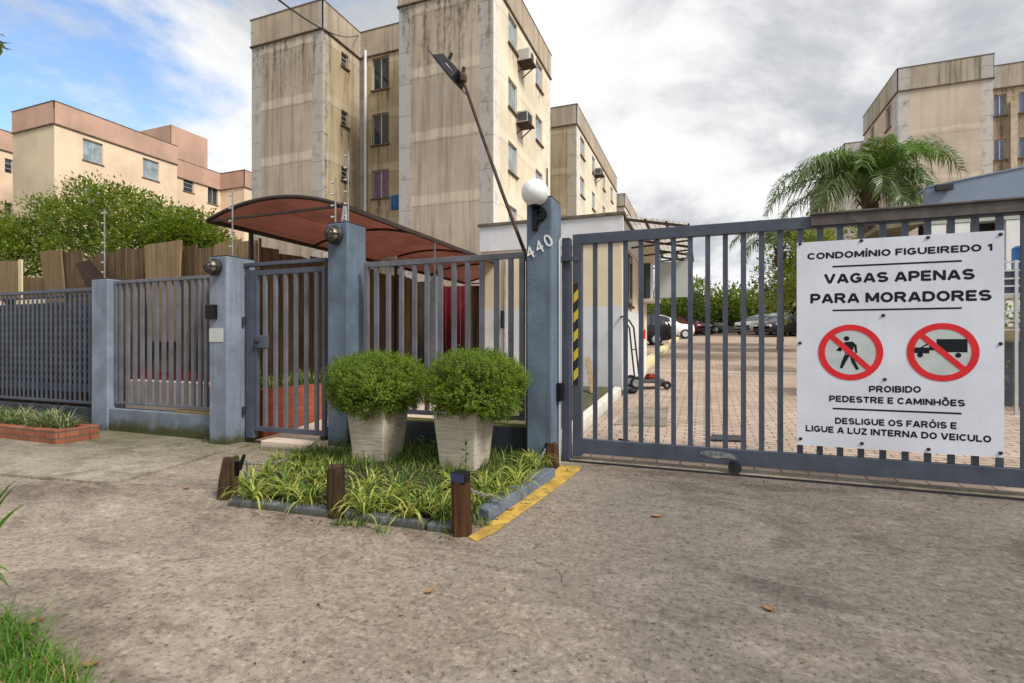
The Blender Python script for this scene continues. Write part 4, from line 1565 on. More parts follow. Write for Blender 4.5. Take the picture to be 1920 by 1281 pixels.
# broad leaved young plants behind the pots
def leafy(name, label, cat, base, h, n, size, mat, seed, group=None):
    r = random.Random(seed)
    m = MB()
    t = thing(name, base, label, cat, group)
    ms = MB()
    ms.tube([base, base + Vector((.01, 0, h * .5)), base + Vector((.0, .01, h))], .004, 5)
    ms.build('stem', M['bark'], t)
    for k in range(n):
        z = h * (.25 + .75 * k / n)
        az = k * 2.4 + r.uniform(-.3, .3)
        leafquad(m, base + Vector((0, 0, z)), az, r.uniform(.1, .8), size * r.uniform(.7, 1.2), .45)
    m.build('leaves', mat, t)
    return t


def leafquad(m, p, az, el, L, ratio=.5, fold=.15):
    d = Vector((cos(az) * cos(el), sin(az) * cos(el), sin(el)))
    s = Vector((-sin(az), cos(az), 0)) * (L * ratio / 2)
    n = d.cross(s).normalized() * (L * fold * .5)
    q = p + d * L * .45
    i = len(m.v)
    m.v += [tuple(p), tuple(q + s - n), tuple(p + d * L), tuple(q - s - n)]
    m.f.append((i, i + 1, i + 2, i + 3))


for k, (px, py, h, lab) in enumerate(((793, 866, .26, 'dark leafy seedling between the two pots'), (812, 868, .20, 'small leafy seedling touching the right pot'), (648, 850, .22, 'green leafy seedling left of the left pot'))):
    leafy('seedling', lab, 'plant', onG(px, py, .03), h, 16, .075, M['bladegreen'], k, 'seedlings in the bed')
b = onG(872, 905, .03)
leafy('spindly_weed', 'tall thin weed standing in front of the right pot', 'plant', b, .36, 22, .06, M['bladegreen'], 9)

# ------------------------------------------------------------------ pots and shrubs
def pot(label, cx, cy, z0, h, wt, wb):
    t = thing('plant_pot', (cx, cy, z0), label, 'pot', 'square tapered pots by the fence')
    m = MB()
    def sq(w, z):
        return [(cx - w / 2, cy - w / 2, z), (cx + w / 2, cy - w / 2, z), (cx + w / 2, cy + w / 2, z), (cx - w / 2, cy + w / 2, z)]
    m.hexa(sq(wb, z0), sq(wt, z0 + h))
    m.build('pot_body', M['pot'], t, bevel=.014, seg=3)
    m = MB()
    m.hexa(sq(wt * .86, z0 + h + .001), sq(wt * .8, z0 + h + .02))
    m.build('potting_soil', M['soil'], t)
    return t


def shrub(label, cx, cy, cz, rx_, ry_, rz_, seed):
    r = random.Random(seed)
    t = thing('boxwood_shrub', (cx, cy, cz - rz_), label, 'shrub', 'clipped round shrubs')
    m = MB()
    # inner core, shade among the twigs put into its dark colour
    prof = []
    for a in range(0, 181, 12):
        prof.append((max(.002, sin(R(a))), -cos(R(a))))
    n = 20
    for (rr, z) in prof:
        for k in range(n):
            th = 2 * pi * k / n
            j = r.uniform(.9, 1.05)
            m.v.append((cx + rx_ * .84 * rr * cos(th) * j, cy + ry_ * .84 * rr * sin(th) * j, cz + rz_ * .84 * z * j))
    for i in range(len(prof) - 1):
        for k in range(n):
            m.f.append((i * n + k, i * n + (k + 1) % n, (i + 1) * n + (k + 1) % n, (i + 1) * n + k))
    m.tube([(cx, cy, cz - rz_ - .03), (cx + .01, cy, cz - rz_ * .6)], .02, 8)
    m.build('shaded_core', M['leaf_core'], t)
    m = MB()
    ph = [r.uniform(0, 6.28) for _ in range(8)]
    for k in range(10500):
        z = r.uniform(-.95, 1)
        th = r.uniform(0, 2 * pi)
        q = math.sqrt(1 - z * z)
        if z < -.35 and r.random() < .12:
            continue
        lum = 1 + .05 * sin(3 * th + ph[0]) * q + .055 * sin(6 * z + ph[1] + 2 * th) + .045 * sin(9 * th + ph[2] + 5 * z) + .045 * sin(15 * th - 11 * z + ph[3])
        if r.random() < .012:
            lum += r.uniform(.05, .16)
        if sin(9 * th + 7 * z + ph[4]) * sin(5 * th - 12 * z + ph[5]) > .72 and z < .55 and r.random() < .85:
            continue
        # flatter top, fuller shoulders
        e = 1.0 / (abs(q) ** 2.6 + abs(z) ** 2.6) ** (1 / 2.6)
        rad = lum * e * r.uniform(.80, 1.04) * .965
        n_ = Vector((q * cos(th) / rx_, q * sin(th) / ry_, z / rz_)).normalized()
        p = Vector((cx + rx_ * q * cos(th) * rad, cy + ry_ * q * sin(th) * rad, cz + rz_ * z * rad))
        up = (n_ + Vector((r.gauss(0, .35), r.gauss(0, .35), .55 + r.gauss(0, .25)))).normalized()
        nl = r.randint(5, 7)
        L = r.uniform(.012, .021)
        for i in range(nl):
            pp = p + up * (i * .009 - .02)
            az = i * 2.2 + r.uniform(-.4, .4)
            a1 = up.orthogonal().normalized()
            b1 = up.cross(a1)
            d = (a1 * cos(az) + b1 * sin(az)) * .85 + up * r.uniform(.3, .8)
            d.normalize()
            s = d.cross(up).normalized() * (L * .28)
            i0 = len(m.v)
            m.v += [tuple(pp), tuple(pp + d * L * .5 + s), tuple(pp + d * L), tuple(pp + d * L * .5 - s)]
            m.f.append((i0, i0 + 1, i0 + 2, i0 + 3))
    m.build('foliage', M['leaf_box'], t)
    return t


PA = (onY(707, 800, 4.18).x, 4.20)
PB = (onY(870, 800, 4.20).x, 4.22)
pot('square tapered beige pot on the left, beside the pedestrian gate pillar', PA[0], PA[1], gz(*PA) + .03, .56, .44, .335)
pot('square tapered beige pot on the right, nearer the number pillar', PB[0], PB[1], gz(*PB) + .03, .56, .44, .335)
c = onY(705, 722, 4.2)
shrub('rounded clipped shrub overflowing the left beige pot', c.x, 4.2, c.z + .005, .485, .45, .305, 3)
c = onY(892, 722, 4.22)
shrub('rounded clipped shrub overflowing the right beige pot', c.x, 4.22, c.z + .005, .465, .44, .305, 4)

# ------------------------------------------------------------------ brick planters
def planter(label, x0, x1, y0, y1, z0, z1, mat, soilz=.04, courses=None):
    t = thing('brick_planter', ((x0 + x1) / 2, (y0 + y1) / 2, z0), label, 'planter')
    m = MB()
    w = .11
    m.box(x0, x1, y0, y0 + w, z0 - .15, z1)
    m.box(x0, x1, y1 - w, y1, z0 - .15, z1)
    m.box(x0, x0 + w, y0 + w + .001, y1 - w - .001, z0 - .15, z1 - .002)
    m.box(x1 - w, x1, y0 + w + .001, y1 - w - .001, z0 - .15, z1 - .002)
    m.build('brick_border', mat, t, bevel=.012)
    m = MB()
    m.box(x0 + w, x1 - w, y0 + w, y1 - w, z0 - .1, z1 - soilz)
    m.build('planting_soil', M['soil'], t)
    return t


bp = onG(108, 836)
bq = onG(185, 822)
bk = onX(187, 640, bp.x).y
planter('low red brick planter under the perforated fence panel', -10.6, bp.x, bp.y - .02, bk, gz(bp.x, bp.y) + .0, gz(bp.x, bp.y) + .19, M['brick'])
r = random.Random(5)
m = MB()
for k in range(40):
    cx_, cy_ = r.uniform(-10.0, bp.x - .25), r.uniform(bp.y + .15, bk - .15)
    for j in range(34):
        blade(m, (cx_ + r.gauss(0, .03), cy_ + r.gauss(0, .03), gz(bp.x, bp.y) + .13), r.uniform(0, 2 * pi), r.uniform(.22, .42), r.uniform(.010, .018), r.uniform(1.0, 2.1), 5, 0 if r.random() < .7 else 1, r.uniform(.05, .7))
tag(weld_build(m, 'striped_grass', [M['bladegrey'], M['bladegreen']]), kind='stuff')
planter('orange brick planter along the path behind the pedestrian gate', -6.5, -5.46, 5.12, 10.2, gz(-5.4, 6.5), .56, M['orangebrick'])
m = MB()
for k in range(60):
    cx_, cy_ = r.uniform(-6.2, -5.6), r.uniform(5.3, 9.8)
    for j in range(22):
        blade(m, (cx_ + r.gauss(0, .03), cy_ + r.gauss(0, .03), .50), r.uniform(0, 2 * pi), r.uniform(.15, .36), r.uniform(.012, .022), r.uniform(.5, 1.8), 4, 0 if r.random() < .6 else 1, r.uniform(.05, .6))
tag(weld_build(m, 'planter_grass', [M['bladegreen'], M['blade']]), kind='stuff')

# ------------------------------------------------------------------ lawn corner and overhanging blades
m = MB()
r = random.Random(12)
for k in range(5200):
    px, py = r.uniform(-260, 165), r.uniform(1120, 1420)
    lim = 1175 + max(0, (px - 20)) * .75 + r.gauss(0, 14)
    if py < lim:
        continue
    g = onG(px, py)
    blade(m, (g.x, g.y, 0), r.uniform(0, 2 * pi), r.uniform(.05, .16), r.uniform(.003, .007), r.uniform(.5, 2.0), 4, 0 if r.random() < .86 else 1, r.uniform(0, .7))
for k in range(6500):
    x_, y_ = r.uniform(-4.2, -1.2), r.uniform(-.9, 1.5)
    fw_ = -SY * x_ + CY * y_
    if fw_ > .35 and 960 + F * (CY * x_ + SY * y_) / fw_ > -150:
        continue
    if y_ > 1.38 + .12 * sin(x_ * 5) - max(0, x_ + 2.0) * 1.0 + r.gauss(0, .03) or (x_ > -1.75 and y_ > .5):
        continue
    blade(m, (x_, y_, 0), r.uniform(0, 2 * pi), r.uniform(.05, .16), r.uniform(.003, .007), r.uniform(.5, 2.0), 4, 0 if r.random() < .86 else 1, r.uniform(0, .7))
for k in range(70):
    g = onG(r.uniform(-160, 40), r.uniform(1190, 1300))
    blade(m, (g.x, g.y, 0), r.uniform(-.6, 1.6), r.uniform(.18, .32), r.uniform(.005, .009), r.uniform(.6, 1.6), 6, 0, r.uniform(.2, .8))
tag(weld_build(m, 'lawn_grass', [M['bladelawn'], M['dryblade']]), kind='stuff')
m = MB()
g = onG(-75, 1120)
for tip, wd in (((60, 938), .016), ((35, 895), .012), ((38, 905), .010), ((10, 1010), .012), ((20, 1075), .014), ((22, 1105), .012), ((12, 1090), .014)):
    q = atD(tip[0], tip[1], 1.95)
    p0 = Vector((g.x + rnd.uniform(-.03, .03), g.y + rnd.uniform(-.03, .03), 0))
    mid = p0.lerp(q, .55) + Vector((0, 0, .16))
    pts = []
    for k in range(9):
        f = k / 8
        pts.append(p0 * (1 - f) ** 2 + mid * 2 * f * (1 - f) + q * f * f)
    s = (q - p0).cross(Vector((0, 0, 1))).normalized()
    for k in range(8):
        w0, w1 = wd * (1 - (k / 8) ** 2), wd * (1 - ((k + 1) / 8) ** 2) + .0004
        m.face([pts[k] - s * w0, pts[k] + s * w0, pts[k + 1] + s * w1, pts[k + 1] - s * w1])
tag(weld_build(m, 'strap_leaf_plant', M['bladelawn'], loc=Vector((g.x, g.y, 0))), 'strap leaved plant at the edge of the lawn corner', 'plant')

# dry leaves on the concrete
def dry(label, px, py, s, az):
    g = onG(px, py)
    m = MB()
    d, e = Vector((cos(az), sin(az), 0)), Vector((-sin(az), cos(az), 0))
    spine = [g + d * (s * (f - .5)) + Vector((0, 0, .006 + .25 * s * (f - .5) ** 2)) for f in (0, .25, .5, .75, 1)]
    wd = (0.03, .26, .33, .24, .02)
    for k in range(4):
        for sg in (-1, 1):
            a, b = spine[k], spine[k + 1]
            m.face([a, b, b + e * sg * s * wd[k + 1] + Vector((0, 0, .10 * s)), a + e * sg * s * wd[k] + Vector((0, 0, .12 * s))])
    tag(weld_build(m, 'fallen_leaf', M['dryleaf'], loc=g), label, 'leaf', 'dry leaves fallen on the concrete')


dry('dry tan leaf lying on the driveway in front of the vehicle gate', 1232, 970, .075, .4)
dry('brown leaf curled up low on the bare driveway', 806, 1113, .055, 1.2)
dry('small reddish leaf on the pavement left of the leaning post', 349, 917, .06, .2)
dry('tan leaf lying against the blue grey kerbstone on the yellow line', 958, 957, .06, .8)
dry('thin brown leaf on the right of the driveway', 1442, 1145, .05, 2.5)
dry('brown leaf on the lawn corner edge', 62, 1172, .07, 1.0)
dry('curled brown leaf at the tip of the lawn corner', 170, 1250, .06, .5)

# litter gathered along the kerb, the track and the fence foot
m = MB()
r = random.Random(77)
spots = []
for k in range(150):
    f = r.random()
    a_, b_ = ((430, 955), (860, 1010)) if f < .45 else (((915, 985), (1045, 905)) if f < .6 else ((1085, 872), (1900, 945)))
    t_ = r.random()
    spots.append((a_[0] + (b_[0] - a_[0]) * t_ + r.gauss(0, 6), a_[1] + (b_[1] - a_[1]) * t_ + abs(r.gauss(0, 5))))
for k in range(110):
    spots.append((r.uniform(200, 470), r.uniform(836, 858)))
for k in range(34):
    spots.append((r.uniform(0, 1900), r.uniform(900, 1280)))
for px, py in spots:
    g = onG(px, py)
    az = r.uniform(0, 6.28)
    L_ = r.uniform(.006, .02)
    d_, e_ = Vector((cos(az), sin(az), r.uniform(-.1, .3))) * L_, Vector((-sin(az), cos(az), r.uniform(-.2, .2))) * L_ * r.uniform(.2, .5)
    z_ = Vector((0, 0, .006 if not (px < 470 and py < 900) else .03))
    i0 = len(m.v)
    m.v += [tuple(g + z_ - d_), tuple(g + z_ + e_), tuple(g + z_ + d_), tuple(g + z_ - e_)]
    m.f.append((i0, i0 + 1, i0 + 2, i0 + 3))
    if r.random() < .6:
        m.mi[len(m.f) - 1] = 1
tag(m.build('leaf_litter', [M['dryleaf'], M['soil']]), kind='stuff')
# ------------------------------------------------------------------ apartment blocks
UX, UY, UXn = Vector((1, 0, 0)), Vector((0, 1, 0)), Vector((-1, 0, 0))


def wallmesh(m, o, du, L, z0, z1, holes, nin, depth=.14):
    """wall from o along du, with openings (u0,u1,z0,z1) and their reveals; nin points inwards"""
    o, du, nin = Vector(o), Vector(du), Vector(nin)
    us = sorted(set([0, L] + [h[0] for h in holes] + [h[1] for h in holes]))
    zs = sorted(set([z0, z1] + [h[2] for h in holes] + [h[3] for h in holes]))

    def P(u, z, n=0):
        q = o + du * u + nin * n
        return (q.x, q.y, z)
    for a, b in zip(us, us[1:]):
        for c, d in zip(zs, zs[1:]):
            cu, cz = (a + b) / 2, (c + d) / 2
            if any(h[0] < cu < h[1] and h[2] < cz < h[3] for h in holes):
                continue
            m.face([P(a, c), P(b, c), P(b, d), P(a, d)], [(a / L, c), (b / L, c), (b / L, d), (a / L, d)])
    for u0, u1, c, d in holes:
        for q in ([P(u0, c), P(u1, c), P(u1, c, depth), P(u0, c, depth)], [P(u0, d), P(u1, d), P(u1, d, depth), P(u0, d, depth)],
                  [P(u0, c), P(u0, d), P(u0, d, depth), P(u0, c, depth)], [P(u1, c), P(u1, d), P(u1, d, depth), P(u1, c, depth)]):
            m.face(q, [(.5, c), (.5, c), (.5, d), (.5, d)])


def window(parent, o, du, nin, h, style='slide', pane=None, depth=.09):
    o, du, nin = Vector(o), Vector(du), Vector(nin)
    u0, u1, z0, z1 = h
    m = MB()
    fw = .045
    m.obox(o, du, nin, u0, u1, depth, depth + .05, z0, z0 + fw)
    m.obox(o, du, nin, u0, u1, depth, depth + .05, z1 - fw, z1)
    m.obox(o, du, nin, u0, u0 + fw, depth, depth + .05, z0 + fw, z1 - fw)
    m.obox(o, du, nin, u1 - fw, u1, depth, depth + .05, z0 + fw, z1 - fw)
    if style == 'slide':
        mid = (u0 + u1) / 2
        m.obox(o, du, nin, mid - .025, mid + .025, depth - .008, depth + .045, z0 + fw, z1 - fw)
    elif style == 'louvre':
        k = 3
        for i in range(1, k):
            z = z0 + (z1 - z0) * i / k
            m.obox(o, du, nin, u0 + fw, u1 - fw, depth - .02, depth + .04, z - .02, z + .02)
    w = m.build('window', M['alu'], parent)
    m = MB()
    m.obox(o, du, nin, u0 + fw * .5, u1 - fw * .5, depth + .02, depth + .03, z0 + fw * .5, z1 - fw * .5)
    p = m.build('pane', pane or M['glass'], w)
    p.location = (0, 0, 0)
    return w


def sill(m, o, du, nin, h, d=.09):
    m.obox(o, du, nin, h[0] - .06, h[1] + .06, -d, .02, h[2] - .07, h[2] - .003)


def streak(m, o, du, nin, u0, u1, z0, z1, off=.004):
    o, du, nin = Vector(o), Vector(du), Vector(nin)
    a, b = o + du * u0 - nin * off, o + du * u1 - nin * off
    m.face([(a.x, a.y, z0), (b.x, b.y, z0), (b.x, b.y, z1), (a.x, a.y, z1)], [(0, 0), (1, 0), (1, 1), (0, 1)])


def parapet(parent, loop, z0, z1, mat, proud=.05, top=.3):
    """loop: list of (origin, du, L, nin) faces"""
    m = MB()
    ml = MB()
    for o, du, L, nin in loop:
        o, du, nin = Vector(o), Vector(du), Vector(nin)
        oo = o - nin * proud
        q = [oo, oo + du * L]
        m.face([(q[0].x, q[0].y, z0), (q[1].x, q[1].y, z0), (q[1].x, q[1].y, z1), (q[0].x, q[0].y, z1)], [(0, z0), (1, z0), (1, z1), (0, z1)])
        r_ = [oo + nin * .25, oo + du * L + nin * .25]
        m.face([(q[0].x, q[0].y, z1), (q[1].x, q[1].y, z1), (r_[1].x, r_[1].y, z1), (r_[0].x, r_[0].y, z1)], [(0, z1)] * 4)
        m.face([(r_[0].x, r_[0].y, z0), (r_[1].x, r_[1].y, z0), (r_[1].x, r_[1].y, z1), (r_[0].x, r_[0].y, z1)], [(0, z0), (1, z0), (1, z1), (0, z1)])
        ml.obox(o, du, nin, 0 - proud, L + proud, -proud - .03, .0, z0 - .06, z0 - .002)
        ml.obox(o, du, nin, 0 - proud, L + proud, -proud - .02, .26, z1 + .002, z1 + .05)
    m.build('parapet', mat, parent)
    ml.build('cornice', M['ledge'], parent)


def slab_roof(parent, x0, x1, y0, y1, z):
    m = MB()
    m.box(x0, x1, y0, y1, z - .2, z)
    m.build('roof', M['ledge'], parent)


def holeX(X, o, px0, px1, z0, z1):
    """opening on a wall running along +Y at X, from pixel columns"""
    a, b = onX(px0, 640, X).y, onX(px1, 640, X).y
    return (a - o[1], b - o[1], z0, z1)


ZL, ZT = 15.55, 16.8           # cornice line and roof edge shared by the four-storey blocks
# --- main block
FYb = 18.6
TX1 = onY(925, 300, FYb).x
TX0 = onY(748, 300, FYb).x
WX1 = onY(605, 300, FYb).x
WX0 = onY(472, 300, FYb).x
RY = 21.3
EY = 26.6
B = thing('apartment_block', ((WX0 + TX1) / 2, FYb + 3, .5), 'tall stained tan apartment block in the middle behind the red canopy', 'building', 'four-storey apartment blocks')
zb0 = .2
m = MB()
wallmesh(m, (TX0, FYb, 0), UX, TX1 - TX0, zb0, ZL, [], UY)
wallmesh(m, (WX0, FYb, 0), UX, WX1 - WX0, zb0, ZL, [], UY)
m.build('front_wall', M['fac_tower'], B)
# side face towards the lane
o = (TX1, FYb, 0)
hs_ = []
for k, zz in enumerate((14.05, 11.3, 8.55, 5.8)):
    hs_.append(holeX(TX1, o, 953, 969.5, zz, zz + 1.3))
    hs_.append(holeX(TX1, o, 1004.5, 1017, zz, zz + 1.3))
m = MB()
wallmesh(m, o, UY, EY - FYb, zb0, ZL, hs_, UXn)
m.build('side_wall', M['fac_cream'], B)
ms = MB()
for h in hs_:
    window(B, o, UY, UXn, h, 'slide', M['glasspale'])
    sill(ms, o, UY, UXn, h)
# recessed court: right face of the left wing, back wall
o2 = (WX1, FYb, 0)
h2 = []
for y0, y1 in ((95, 125), (204, 236), (310, 339)):
    a, b = onX(640, y0, WX1), onX(640, y1, WX1)
    c = onX(653, y1, WX1)
    h2.append((a.y - FYb, c.y - FYb, b.z + .1, a.z))
m = MB()
wallmesh(m, o2, UY, RY - FYb, zb0, ZL, h2, UXn)
o3 = (WX1, RY, 0)
h3 = []
for y0, y1 in ((110, 164), (215, 268), (320, 369)):
    a, b = onY(698, y0, RY), onY(729, y1, RY)
    h3.append((a.x - WX1, b.x - WX1, b.z, a.z))
wallmesh(m, o3, UX, TX0 - WX1 - .001, zb0, ZL, h3, UY)
wallmesh(m, (TX0, FYb, 0), UY, RY - FYb, zb0, ZL, [], UX)
wallmesh(m, (WX0, FYb, 0), UY, EY - FYb, zb0, ZL, [], UX)
wallmesh(m, (WX0, EY, 0), UX, TX1 - WX0, zb0, ZL, [], (0, -1, 0))
m.build('court_wall', M['fac_mould'], B)
for h in h2:
    window(B, o2, UY, UXn, h, 'louvre')
    sill(ms, o2, UY, UXn, h)
for i, h in enumerate(h3):
    window(B, o3, UX, UY, h, 'slide', M['curtain'] if i == 2 else M['glass'])
    sill(ms, o3, UX, UY, h)
ms.build('sills', M['ledge'], B)
md = MB()
for h in hs_:
    streak(md, o, UY, UXn, h[0] - .15, h[1] + .15, h[2] - 1.0, h[2] - .07)
for h in h2:
    streak(md, o2, UY, UXn, h[0] - .2, h[1] + .2, h[2] - 1.5, h[2] - .07)
for h in h3:
    streak(md, o3, UX, UY, h[0] - .25, h[1] + .25, h[2] - 1.5, h[2] - .07)
for k in range(9):
    streak(md, o2, UY, UXn, -.02, .55, 15.4 - (k + 1) * 1.2, 15.4 - k * 1.2 + .2, .005 + .001 * (k % 2))
for u in (0, .8, 1.7, 2.6, 3.4):
    streak(md, (TX0, FYb, 0), UX, UY, u, u + 1.0, 13.5 - (u % 1) * 3, 15.45, .006 + .001 * u)
    streak(md, (WX0, FYb, 0), UX, UY, u, u + .9, 13.6 - (u % 1) * 3, 15.45, .006 + .001 * u)
tag(md.build('rain_streaks', M['stain'], B), kind='stuff')
parapet(B, [((TX0, FYb, 0), UX, TX1 - TX0, UY), ((WX0, FYb, 0), UX, WX1 - WX0, UY), (o, UY, EY - FYb, UXn), (o2, UY, RY - FYb, UXn), (o3, UX, TX0 - WX1, UY), ((TX0, FYb, 0), UY, RY - FYb, UX), ((WX0, FYb, 0), UY, EY - FYb, UX), ((WX0, EY, 0), UX, TX1 - WX0, (0, -1, 0))], ZL, ZT, M['parapet'])
slab_roof(B, WX0 + .2, WX1 - .3, FYb + .3, EY - .3, ZL + .1)
slab_roof(B, WX1 - .29, TX0 + .29, RY + .3, EY - .3, ZL + .1)
slab_roof(B, TX0 + .3, TX1 - .3, FYb + .3, EY - .3, ZL + .1)
m = MB()
pp = onY(685, 95, RY - .12)
m.tube([(pp.x, pp.y, pp.z), (pp.x, pp.y, .5)], .075, 10)
m.build('drain_pipe', M['white'], B, smooth='auto')
m = MB()
q = onX(1024, 300, TX1)
m.tube([(TX1 + .06, q.y, 10.4), (TX1 + .06, q.y, 2)], .035, 8)
m.build('downspout', M['iron'], B, smooth='auto')
# --- second and third blocks further along the lane
def lane_block(label, y0, y1, cols, rows, depth=5.5):
    B = thing('apartment_block', (TX1 - depth / 2, (y0 + y1) / 2, 1.3), label, 'building', 'four-storey apartment blocks')
    m = MB()
    wallmesh(m, (TX1 - depth, y0, 0), UX, depth, .5, ZL, [], UY)
    m.build('front_wall', M['fac_mould'], B)
    o = (TX1, y0, 0)
    hs_ = [holeX(TX1, o, a, b, z, z + 1.3) for a, b in cols for z in rows]
    m = MB()
    wallmesh(m, o, UY, y1 - y0, .5, ZL, hs_, UXn)
    wallmesh(m, (TX1 - depth, y0, 0), UY, y1 - y0, .5, ZL, [], UX)
    m.build('side_wall', M['fac_cream'], B)
    ms = MB()
    for h in hs_:
        window(B, o, UY, UXn, h, 'slide', M['glasspale'])
        sill(ms, o, UY, UXn, h)
    ms.build('sills', M['ledge'], B)
    md = MB()
    for h in hs_:
        streak(md, o, UY, UXn, h[0] - .15, h[1] + .15, h[2] - 1.0, h[2] - .07)
    tag(md.build('rain_streaks', M['stain'], B), kind='stuff')
    parapet(B, [((TX1 - depth, y0, 0), UX, depth, UY), (o, UY, y1 - y0, UXn), ((TX1 - depth, y0, 0), UY, y1 - y0, UX)], ZL, ZT, M['parapet'])
    slab_roof(B, TX1 - depth + .3, TX1 - .3, y0 + .3, y1, ZL + .1)
    return B


y2a = onX(1081, 300, TX1).y
y2b = onX(1156, 300, TX1).y
y3a = onX(1171, 300, TX1).y
lane_block('cream apartment block second along the lane, partly hidden by the middle block', y2a, y2b, ((1088, 1096), (1110, 1115.5), (1130, 1134.5), (1145, 1149)), (13.9, 11.2, 8.5, 5.8))
lane_block('farthest cream apartment block at the end of the lane row', y3a, y3a + 24, ((1176, 1179), (1186, 1189), (1196, 1198)), (13.9, 11.2, 8.5))


# --- air conditioners on the middle block
def aircon(label, y, z, wv, split):
    t = thing('air_conditioner', (TX1 + .2, y, z), label, 'air conditioner', 'air conditioners on the middle block')
    m = MB()
    m.box(TX1 + .02, TX1 + .02 + wv, y - .36, y + .36, z, z + .52)
    m.build('casing', M['acwhite'], t, bevel=.02)
    m = MB()
    if split:
        m.lathe([(.19, TX1 + .022 + wv), (.19, TX1 + .03 + wv), (.05, TX1 + .035 + wv)], 24, (0, y + .06, z + .27), 'x')
    else:
        for k in range(9):
            m.box(TX1 + .021 + wv, TX1 + .03 + wv, y - .31, y + .31, z + .05 + k * .05, z + .075 + k * .05)
        for k in range(6):
            m.box(TX1 + .08, TX1 + .01 + wv, y - .372, y - .361, z + .07 + k * .065, z + .11 + k * .065)
    m.build('grille', M['iron'], t)
    m = MB()
    m.box(TX1 + .01, TX1 + .12 + wv, y - .40, y + .40, z - .06, z - .003)
    for s in (-.3, .3):
        m.beam((TX1 + .01, y + s, z - .45), (TX1 + wv, y + s, z - .08), .04, .04)
    m.build('bracket', M['rust'], t)


p = onX(975, 122, TX1)
aircon('white air conditioner with round fan under the top window of the middle block', p.y, p.z, .55, True)
p = onX(973, 236, TX1)
aircon('old boxy air conditioner lower down on the middle block', p.y, p.z, .5, False)
p = onX(1116, 330, TX1)
aircon('small dark air conditioner on the second cream block', p.y, p.z, .5, False)
m = MB()
q = onY(740, 378, 20.2)
for k in range(6):
    x = q.x - .22 + k * .08
    m.hexa([(x, 20.2, q.z - .38 + .05 * (k % 3)), (x + .075, 20.2 + .05 * (k % 2), q.z - .38), (x + .075, 20.25 + .05 * (k % 2), q.z - .38), (x, 20.26, q.z - .38)],
           [(x, 20.2, q.z + .3), (x + .075, 20.2 + .03 * (k % 2), q.z + .33), (x + .075, 20.25, q.z + .33), (x, 20.26, q.z + .3)])
m.beam((q.x - .3, 20.23, q.z + .32), (TX0, 20.23, q.z + .34), .03, .03, 1)
tag(m.build('laundry', [M['bluecloth'], M['steel']], loc=(q.x, 20.2, q.z)), 'blue laundry hung outside the lowest court window', 'laundry')

# --- right hand block
RX = 10.4
RYf = 35.0
RX1 = onY(1862, 300, RYf).x
B = thing('apartment_block', (RX + 6, RYf + 4, 1.4), 'pale tan apartment block with grey streaked parapet behind the palm', 'building', 'four-storey apartment blocks')
m = MB()
wallmesh(m, (RX, RYf, 0), UX, RX1 - RX, 1, ZL, [], UY)
m.build('front_wall', M['fac_right'], B)
yE = onX(1620, 300, RX).y
o = (RX, RYf, 0)
hs_ = []
for a, b in ((1671, 1661), (1639, 1632)):
    ya, yb = onX(a, 640, RX).y, onX(b, 640, RX).y
    for z in (14.0, 11.3, 8.6):
        hs_.append((ya - RYf, yb - RYf, z, z + 1.35))
m = MB()
wallmesh(m, o, UY, yE - RYf, 1, ZL, hs_, UX)
m.build('side_wall', M['fac_right'], B)
ms = MB()
for h in hs_:
    window(B, o, UY, UX, h)
    sill(ms, o, UY, UX, h)
RYr = 36.6
o4 = (RX1, RYr, 0)
h4 = []
for px0, px1 in ((1864, 1887), (1911, 1936)):
    a, b = onY(px0, 300, RYr).x, onY(px1, 300, RYr).x
    for y0, y1 in ((177, 216), (261, 299)):
        h4.append((a - RX1, b - RX1, onY(1875, y1, RYr).z, onY(1875, y0, RYr).z))
m = MB()
wallmesh(m, o4, UX, 8, 1, ZL, h4, UY)
wallmesh(m, (RX1, RYf, 0), UY, RYr - RYf, 1, ZL, [], UXn)
m.build('court_wall', M['fac_rec'], B)
blu = paint('sky_lit_glass', (.10, .14, .26), .08, .3, 1, 0, None, 0, spec=.8)
for h in h4:
    window(B, o4, UX, UY, h, 'slide', blu)
    sill(ms, o4, UX, UY, h)
ms.build('sills', M['ledge'], B)
md = MB()
for h in h4:
    streak(md, o4, UX, UY, h[0] - .3, h[1] + .3, h[2] - 1.5, h[2] - .07)
for u in (0, 1.2, 2.4, 3.6):
    streak(md, o4, UX, UY, u, u + 1.5, 14.2, 15.45, .006 + .001 * u)
tag(md.build('rain_streaks', M['stain'], B), kind='stuff')
m = MB()
q = onY(1900, 300, RYr - .12)
m.box(q.x - .14, q.x + .14, RYr - .2, RYr - .001, 1, ZL - .9)
m.build('pilaster', paint('tan_pilaster', (.50, .43, .33), .85, .2, 2, .5, (.2, .15, .1)), B)
parapet(B, [((RX, RYf, 0), UX, RX1 - RX, UY), (o, UY, yE - RYf, UX), ((RX1, RYf, 0), UY, RYr - RYf, UXn), (o4, UX, 8, UY)], ZL, ZT, M['par_right'])
slab_roof(B, RX + .3, RX1 - .3, RYf + .3, yE, ZL + .1)
slab_roof(B, RX1 - .29, RX1 + 8, RYr + .3, yE, ZL + .1)
y2 = onX(1584, 300, RX).y
B = thing('apartment_block', (RX + 4, y2 + 6, 1.9), 'apartment block mostly hidden behind the palm crown', 'building', 'four-storey apartment blocks')
m = MB()
wallmesh(m, (RX, y2, 0), UX, 8, 1, ZL, [], UY)
wallmesh(m, (RX, y2, 0), UY, 14, 1, ZL, [], UX)
m.build('front_wall', M['fac_right'], B)
parapet(B, [((RX, y2, 0), UX, 8, UY), ((RX, y2, 0), UY, 14, UX)], ZL, ZT, M['par_right'])

